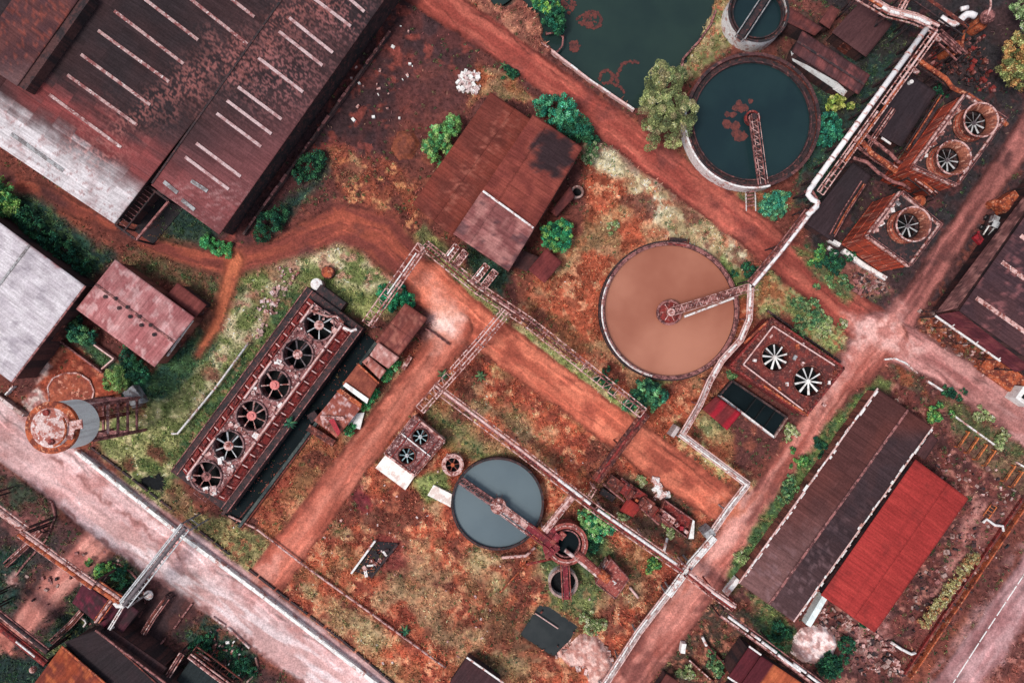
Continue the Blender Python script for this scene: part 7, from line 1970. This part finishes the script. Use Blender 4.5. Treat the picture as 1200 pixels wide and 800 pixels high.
G_T = [(50, 98, 74), (40, 82, 64), (70, 116, 80), (34, 68, 58), (88, 124, 82)]
G_B = [(92, 138, 74), (72, 122, 70), (52, 100, 66), (126, 158, 84)]
G_O = [(120, 126, 82), (100, 110, 72), (140, 142, 96), (86, 96, 66), (142, 132, 98)]
G_D = [(38, 78, 58), (30, 64, 52), (50, 90, 60)]
G_Y = [(140, 150, 70), (112, 134, 66), (160, 160, 90)]
G_M = [(74, 108, 72), (56, 90, 66), (98, 128, 82), (120, 132, 92)]
tree('tree', 'big olive green tree with many round leaf clumps between the pond and the dark tank', 'tree', [(776, 87, 1.9, 5.0), (791, 92, 1.8, 4.9), (766, 99, 1.4, 4.6), (764, 122, 1.9, 5.0), (789, 121, 2.2, 5.6), (803, 132, 1.9, 5.2), (778, 138, 2.1, 5.4), (764, 146, 1.5, 4.4), (797, 150, 1.7, 4.6), (765, 168, 1.1, 3.2), (789, 165, 1.1, 3.0)], G_O, .11, 190, .72, seed=1, jit=.2, shell=.8)
tree('bush', 'bushy teal green shrub by the white framed stair of the dark tank', 'shrub', [(905, 238, 1.6, 1.8), (911, 232, 1.2, 1.6), (898, 244, 1.1, 1.3), (912, 246, 1.1, 1.2)], [(56, 118, 92), (44, 100, 84), (82, 136, 100), (110, 146, 100)], .13, 90, .5, seed=40)
tree('bush', 'leaning yellow green bush at the left gable of the central red house', 'bush', [(530, 148, 1.6, 1.8), (516, 160, 1.9, 1.8), (506, 172, 1.5, 1.4), (508, 184, .9, .9)], [(110, 150, 84), (88, 136, 80), (134, 164, 96), (64, 118, 76)], .11, 90, .5, seed=2)
tree('tree', 'rounded blue green tree with a bright top along the upper right gable of the house', 'tree', [(648, 128, 2.3, 2.6), (664, 132, 2.0, 2.5), (634, 126, 1.4, 1.8)], [(64, 138, 104), (46, 112, 88), (84, 150, 108), (36, 92, 76)], .13, 90, .62, seed=3)
tree('tree', 'darker teal tree between the rounded blue green tree and the red roof corner', 'tree', [(676, 150, 1.9, 2.2), (686, 160, 1.6, 1.8), (664, 148, 1.4, 1.8)], G_D + [(40, 92, 74)], .13, 90, .6, seed=4)
tree('bush', 'small pale grey green bush at the right corner of the central red house', 'bush', [(694, 174, 1.0, 1.2), (690, 186, .9, 1.0)], [(112, 128, 92), (74, 112, 72), (140, 140, 110)], .11, 70, .42, seed=5)
tree('tree', 'round deep green tree on the red earth right of the central house', 'tree', [(646, 270, 1.5, 2.4), (660, 268, 1.4, 2.4), (656, 284, 1.6, 2.4), (644, 282, 1.1, 1.8), (666, 280, 1.0, 1.8)], [(46, 116, 80), (34, 92, 70), (66, 136, 86), (110, 150, 80)], .12, 100, .52, seed=6)
tree('bush', 'round dark green leafy shrub at the lower rim of the brown tank', 'shrub', [(756, 458, 2.0, 1.8), (768, 462, 1.7, 1.6), (746, 464, 1.4, 1.2), (760, 474, 1.2, 1.1)], G_T, .17, 70, .6, seed=7)
tree('bush', 'bright two tone bush between the long pipe rack and the ring shaped tank', 'bush', [(688, 606, 1.6, 1.8), (702, 610, 1.8, 1.9), (684, 622, 1.3, 1.3), (700, 624, 1.5, 1.4), (712, 618, 1.1, 1.2)], [(112, 166, 96), (84, 146, 92), (52, 112, 82), (146, 180, 110)], .13, 90, .5, seed=8)
tree('bush', 'deep teal bush hiding at the foot of the bright two tone bush', 'bush', [(694, 640, 1.0, 1.0), (688, 634, .8, .8)], G_D, .12, 70, .45, seed=9)
tree('bush', 'bright green bush in the top edge at the left end of the pond', 'bush', [(644, 6, 1.6, 1.8), (632, 2, 1.2, 1.4)], [(112, 152, 72), (84, 130, 70), (50, 100, 70)], .13, 90, .5, seed=10)
tree('bush', 'dark teal round bush leaning over the pond below the bright green bush', 'bush', [(650, 20, 1.7, 2.0), (654, 30, 1.2, 1.4)], G_D + [(34, 84, 66)], .12, 90, .5, seed=11)
tree('bush', 'yellow bush below the white side wall beside the big dark tank', 'bush', [(978, 122, 1.3, 1.6), (984, 116, .8, 1.2)], G_Y, .12, 80, .45, seed=12)
tree('bush', 'teal green shrub against the right rim of the big dark tank', 'shrub', [(972, 146, 1.7, 1.5), (966, 160, 1.6, 1.3), (978, 158, 1.2, 1.1)], [(44, 108, 88), (36, 88, 76), (62, 124, 92)], .13, 80, .55, seed=13)
tree('tree', 'large olive and rust tree cut by the right edge above the road', 'tree', [(1192, 62, 2.2, 4.5), (1188, 78, 2.2, 4.2), (1200, 90, 2.4, 4.4), (1204, 55, 2.2, 4.8)], [(130, 130, 82), (150, 110, 70), (104, 112, 70), (168, 140, 92)], .14, 120, .7, seed=14)
tree('tree', 'pale green treetop cut by the upper right corner of the photo', 'tree', [(1200, 6, 1.8, 4.0), (1204, 22, 1.8, 4.0)], [(140, 160, 110), (110, 136, 90)], .13, 100, .6, seed=15)
tree('tree', 'yellow green round tree on the orange earth by the water tower trestle', 'tree', [(136, 440, 1.5, 2.2), (142, 450, 1.2, 1.8), (130, 448, 1.1, 1.6)], [(108, 136, 78), (84, 116, 70), (134, 152, 90)], .12, 90, .5, seed=16)
tree('bush', 'dark green bush between the yellow green tree and the pink shed', 'bush', [(156, 430, 1.7, 1.4), (166, 440, 1.4, 1.2), (150, 420, 1.3, 1.2)], G_D, .13, 70, .55, seed=17)
tree('bush', 'leafy green bush at the left gable of the pink shed by the warehouse', 'bush', [(92, 388, 1.7, 1.4), (104, 396, 1.2, 1.1)], G_T, .15, 70, .55, seed=18)
tree('bush', 'dense green bush cut by the left edge above the white warehouse', 'bush', [(2, 228, 2.0, 2.0), (12, 240, 1.5, 1.5), (-4, 250, 1.6, 1.6)], G_B, .14, 80, .6, seed=19)
tree('bush', 'low dark thicket along the upper right edge of the white warehouse', 'thicket', [(40, 268, 1.8, 1.2), (58, 282, 1.7, 1.1), (76, 296, 1.7, 1.1), (96, 310, 1.4, 1.0), (28, 252, 1.5, 1.2)], G_D, .13, 60, .6, seed=20)
tree('bush', 'bright green weeds at the lower corner of the big factory hall', 'bush', [(244, 284, 1.2, .6), (256, 290, 1.2, .6), (266, 296, .8, .5)], [(78, 148, 88), (98, 164, 92), (54, 116, 76)], .12, 60, .45, trunk=False, seed=21)
tree('bush', 'teal green bush between the hall parapet and the mud yard', 'bush', [(362, 195, 1.8, 1.0), (374, 186, 1.3, .8), (352, 206, 1.2, .8)], G_D, .12, 60, .5, trunk=False, seed=22)
tree('bush', 'teal bush under the low wall at the lower end of the hall', 'bush', [(316, 262, 2.0, 1.0), (308, 274, 1.5, .9), (328, 250, 1.3, .8)], G_D, .12, 60, .55, trunk=False, seed=23)
tree('bush', 'deep green bush under the lattice bridge at the top of the workshops', 'bush', [(466, 344, 1.5, 1.3), (478, 352, 1.2, 1.1), (456, 356, 1.3, 1.1), (448, 340, .9, .9)], [(40, 116, 82), (58, 138, 92), (30, 84, 66)], .13, 80, .5, seed=24)
for i, (x, y, r, lb) in enumerate([(452, 441, .9, 'small fresh green bush between two workshop roofs and the dirt road'), (460, 430, .9, 'small fresh green bush at the gap below the pale pink workshop roof'), (436, 466, .8, 'narrow green bush beside the long white roofing sheet'), (428, 476, .8, 'green bush between the two dropped white roofing sheets and the orange workshop'), (410, 505, .8, 'little green bush at the lower corner of the curled workshop roof')]):
    tree('bush', lb, 'bush', [(x, y, r, .8), (x + 4, y - 5, r * .7, .7)], [(66, 136, 84), (48, 112, 76), (96, 158, 92)], .1, 60, .36, trunk=False, seed=30 + i, group='bushes along the workshops')
for i, (x, y, r, lb) in enumerate([(878, 250, 0, ''), (750, 560, .6, 'tiny yellow green bush by the red sheet canopy'), (731, 606, .8, 'small lime bush beside the long pipe rack below the canopy'), (786, 622, .9, 'pale bush at the foot of the rusty trough'), (764, 660, 1.1, 'low green bush left of the point where the long rack meets the gallery'), (694, 735, 1.5, 'bushy green shrub above the pale rubble heap'), (922, 575, 1.4, 'bright green bush on the road verge beside the long brown shed, its middle one'), (940, 540, 1.2, 'bright green bush on the road verge beside the long brown shed, its upper one'), (960, 520, 1.0, 'small verge bush at the top of the row beside the long brown shed'), (870, 655, .9, 'small pale bush on the verge by the lower left corner of the long brown shed'), (1096, 488, 1.2, 'green bush at the upper right corner of the long brown shed'), (1114, 460, 1.0, 'teal bush beside the straight white double kerb'), (1150, 485, 1.0, 'pale green low bush by the kerb above the bar frames'), (1172, 515, 1.0, 'pale low bush between the two kerbs at the bar frames'), (925, 502, 1.1, 'pale bush at the lower corner of the black basin'), (972, 780, 2.6, 'dark dense bush at the foot of the whitish heap, bottom edge'), (912, 740, 1.6, 'dark green bush at the lower end of the long brown shed'), (806, 790, 1.0, 'pale weed bush at the bottom edge beside the road'), (840, 778, 1.3, 'green bush inside the broken wall near the bottom edge'), (285, 778, 1.5, 'vivid dark green bush in the overgrown corner below the pale road'), (236, 752, 1.3, 'dark green bush at the left of the overgrown corner'), (140, 672, 1.4, 'dark bush inside the thin curved kerb by the grey conveyor'), (118, 668, 1.2, 'grey green bush left of the bush inside the curved kerb'), (975, 310, 1.6, 'long green bush at the roadside below the blackish roof'), (988, 328, 1.1, 'green roadside bush nearest the crossing'), (960, 298, 1.0, 'green roadside bush nearest the white pipe rack'), (596, 84, .9, 'small teal bush on the dry bank above the house'), (670, 340, .5, ''), (720, 262, .7, 'small pale weed clump in the dry meadow above the brown tank'), (1010, 8, 0, ''), (876, 470, 0, ''), (870, 415, .0, ''), (850, 495, .6, 'small weed clump by the crimson sheets'), (858, 442, .6, 'small green weed clump at the corner of the brick red tower'), (1126, 124, 0, ''), (1100, 112, 1.0, 'dull green bush at the top end of the mossy boardwalk'), (950, 360, 2.0, 'wide green bush on the triangle of grass beside the brick red tower'), (965, 385, 1.4, 'yellow green bush at the crossing end of the grass triangle'), (878, 318, 1.2, 'dark olive bush at the upper right rim of the brown tank'), (710, 448, 1.3, 'light green weeds on the left of the dark shrub at the brown tank')]):
    if r < .55 or not lb: continue
    pal = {0: G_M, 1: G_B, 2: G_D}[i % 3] if not any(w in lb for w in ('dark', 'teal', 'pale', 'lime', 'yellow')) else (G_D if ('dark' in lb or 'teal' in lb) else [(140, 150, 100), (112, 132, 84), (158, 156, 118)])
    R = random.Random(i)
    tree('bush', lb, 'bush', [(x, y, r * .75, r * .6)] + [(x + R.gauss(0, 1) * r * 6, y + R.gauss(0, 1) * r * 6, r * R.uniform(.25, .6), r * R.uniform(.25, .55)) for _ in range(7)], pal, .1, 50, .34, trunk=False, seed=60 + i)
for i, (x, y, h, r, n_, lb) in enumerate([(905, 238, 1.6, 0, 0, ''), (564, 440, .8, 1.1, 14, 'star shaped green plant alone on the dry grass above the long rack'), (519, 439, .8, 1.1, 14, 'star shaped green plant beside the junction of the lattice bridges'), (476, 737, .9, 1.0, 14, 'small green rosette plant beside the thin pale pipe line in the lower field'), (341, 495, .9, 1.1, 14, 'green rosette plant growing on the channel wall of the six fan tower'), (500, 165 - 0, 0, 0, 0, ''), (590, 78, .7, .8, 12, 'tiny dark rosette on the dry bank beside the upper road')]):
    if n_: fronds('palm' if i == 0 else 'rosette_plant', lb, x, y, h, r, n_, G_T if i in (0, 3, 4) else G_M, 200 + i, 'palm' if i == 0 else 'plant', None, 2.6 if i == 4 else 0)
tree('hedge', 'straight clipped hedge strip with dry orange edges right of the red roof', 'hedge', [(1140 - k * 5.6, 652 + k * 7.6, .95, .8) for k in range(11)], [(166, 150, 104), (140, 134, 90), (190, 170, 120), (150, 100, 70)], .1, 60, .4, trunk=False, seed=300)
for k, (a, b) in enumerate([((1128, 686), (1136, 692)), ((1116, 706), (1124, 712)), ((1104, 726), (1112, 732))]):
    tag(MB().box(P((a[0] + b[0]) / 2, (a[1] + b[1]) / 2), 1.0, .12, -.1, .35, -.63).build('bed_divider', M['dark']), 'dark divider bar across the beds beside the clipped hedge', 'divider', 'dividers beside the clipped hedge')
0 and rubble('rubble', 'broken tar sheet pieces edging the dark pool', [(620, 720), (634, 708), (640, 712), (640, 760), (650, 770), (612, 742)], 40, (.15, .5), ['tar', 'dark'], 15, .2)
kerb('low_wall', 'rusty broken frame wall beside the small maroon roof at the bottom', 'wall', [(822, 748), (852, 780), (838, 797)], .3, 1.2, 'rust', .1, 33)
kerb('low_wall', 'thin frame wall crossing the weeds at the bottom beside the road', 'wall', [(806, 770), (836, 797)], .22, .9, 'rust', .15, 34, 'pink')
tag(MB().tube([P(823, 746, 1.2), P(828, 756, 1.2)], .22, 8).build('pipe_stub', M['white']), 'short white pipe stub above the rusty frame wall at the bottom', 'pipe')
tag(MB().box(P(799, 756), .35, .75, -.1, 1.1, -.15).build('marker_block', M['white_clean']), 'small upright white block on the road verge near the bottom', 'block')

tag(MB().tube([P(627, 718, .1), P(654, 736, .1)], .09, 8).build('pole', M['pink_pale']), 'thin pale pole lying across the dark rectangular pool', 'pole')
for lb, pts, h in [('low dark rusty pipe bench beside the pink dirt track at the lower left', [(6, 662), (30, 640), (48, 622)], 1.6), ('short rusty pipe bench in the scrub under the red conveyor', [(60, 752), (84, 730), (96, 716)], 1.4), ('dark pipe bench along the left side of the overgrown corner', [(196, 700), (180, 722), (168, 742)], 1.5)]:
    rack('pipe_rack', lb, 'pipe rack', pts, h, .8, 'pink_dark', 'dark', [(-.4, .12, 'rust', 0, 1, 0), (.3, .1, 'pink', .2, 1, 0)], rung=1.2, leg_m='dark')
# ================================================================= LIGHT, SKY, CAMERA
W_ = bpy.data.worlds.new('World'); SC.world = W_; W_.use_nodes = True
nt = W_.node_tree; sky = nt.nodes.new('ShaderNodeTexSky'); sky.sky_type = 'NISHITA'; sky.sun_disc = False
EL = math.radians(64); sd = Vector((-.93, -.37, 0)).normalized()
sky.sun_elevation = EL; sky.sun_rotation = math.atan2(sd.x, sd.y); sky.air_density = 1.0; sky.dust_density = 1.5
bgn = nt.nodes['Background']; bgn.inputs['Strength'].default_value = 0.125
hs_ = nt.nodes.new('ShaderNodeHueSaturation'); hs_.inputs['Saturation'].default_value = .55
nt.links.new(sky.outputs[0], hs_.inputs['Color']); nt.links.new(hs_.outputs[0], bgn.inputs['Color'])
sl = bpy.data.lights.new('sun', 'SUN'); sl.energy = 1.9; sl.angle = math.radians(18); sl.color = (1.0, .955, .9)
so = bpy.data.objects.new('sun', sl); COL.objects.link(so); so.location = (0, 0, 80)
so.rotation_euler = Vector((-sd.x * math.cos(EL), -sd.y * math.cos(EL), -math.sin(EL))).to_track_quat('-Z', 'Y').to_euler()
cam = bpy.data.cameras.new('camera'); co = bpy.data.objects.new('camera', cam); COL.objects.link(co)
co.location = (0, 0, HC); cam.sensor_width = 36; cam.lens = 36 * HC / (1200 / PPM); cam.clip_end = 6000; cam.clip_start = .5
SC.camera = co
SC.view_settings.view_transform = 'Standard'; SC.view_settings.look = 'None'; SC.view_settings.gamma = 1; SC.view_settings.exposure = 0.47
SC.cycles.max_bounces = 5; SC.cycles.use_denoising = True
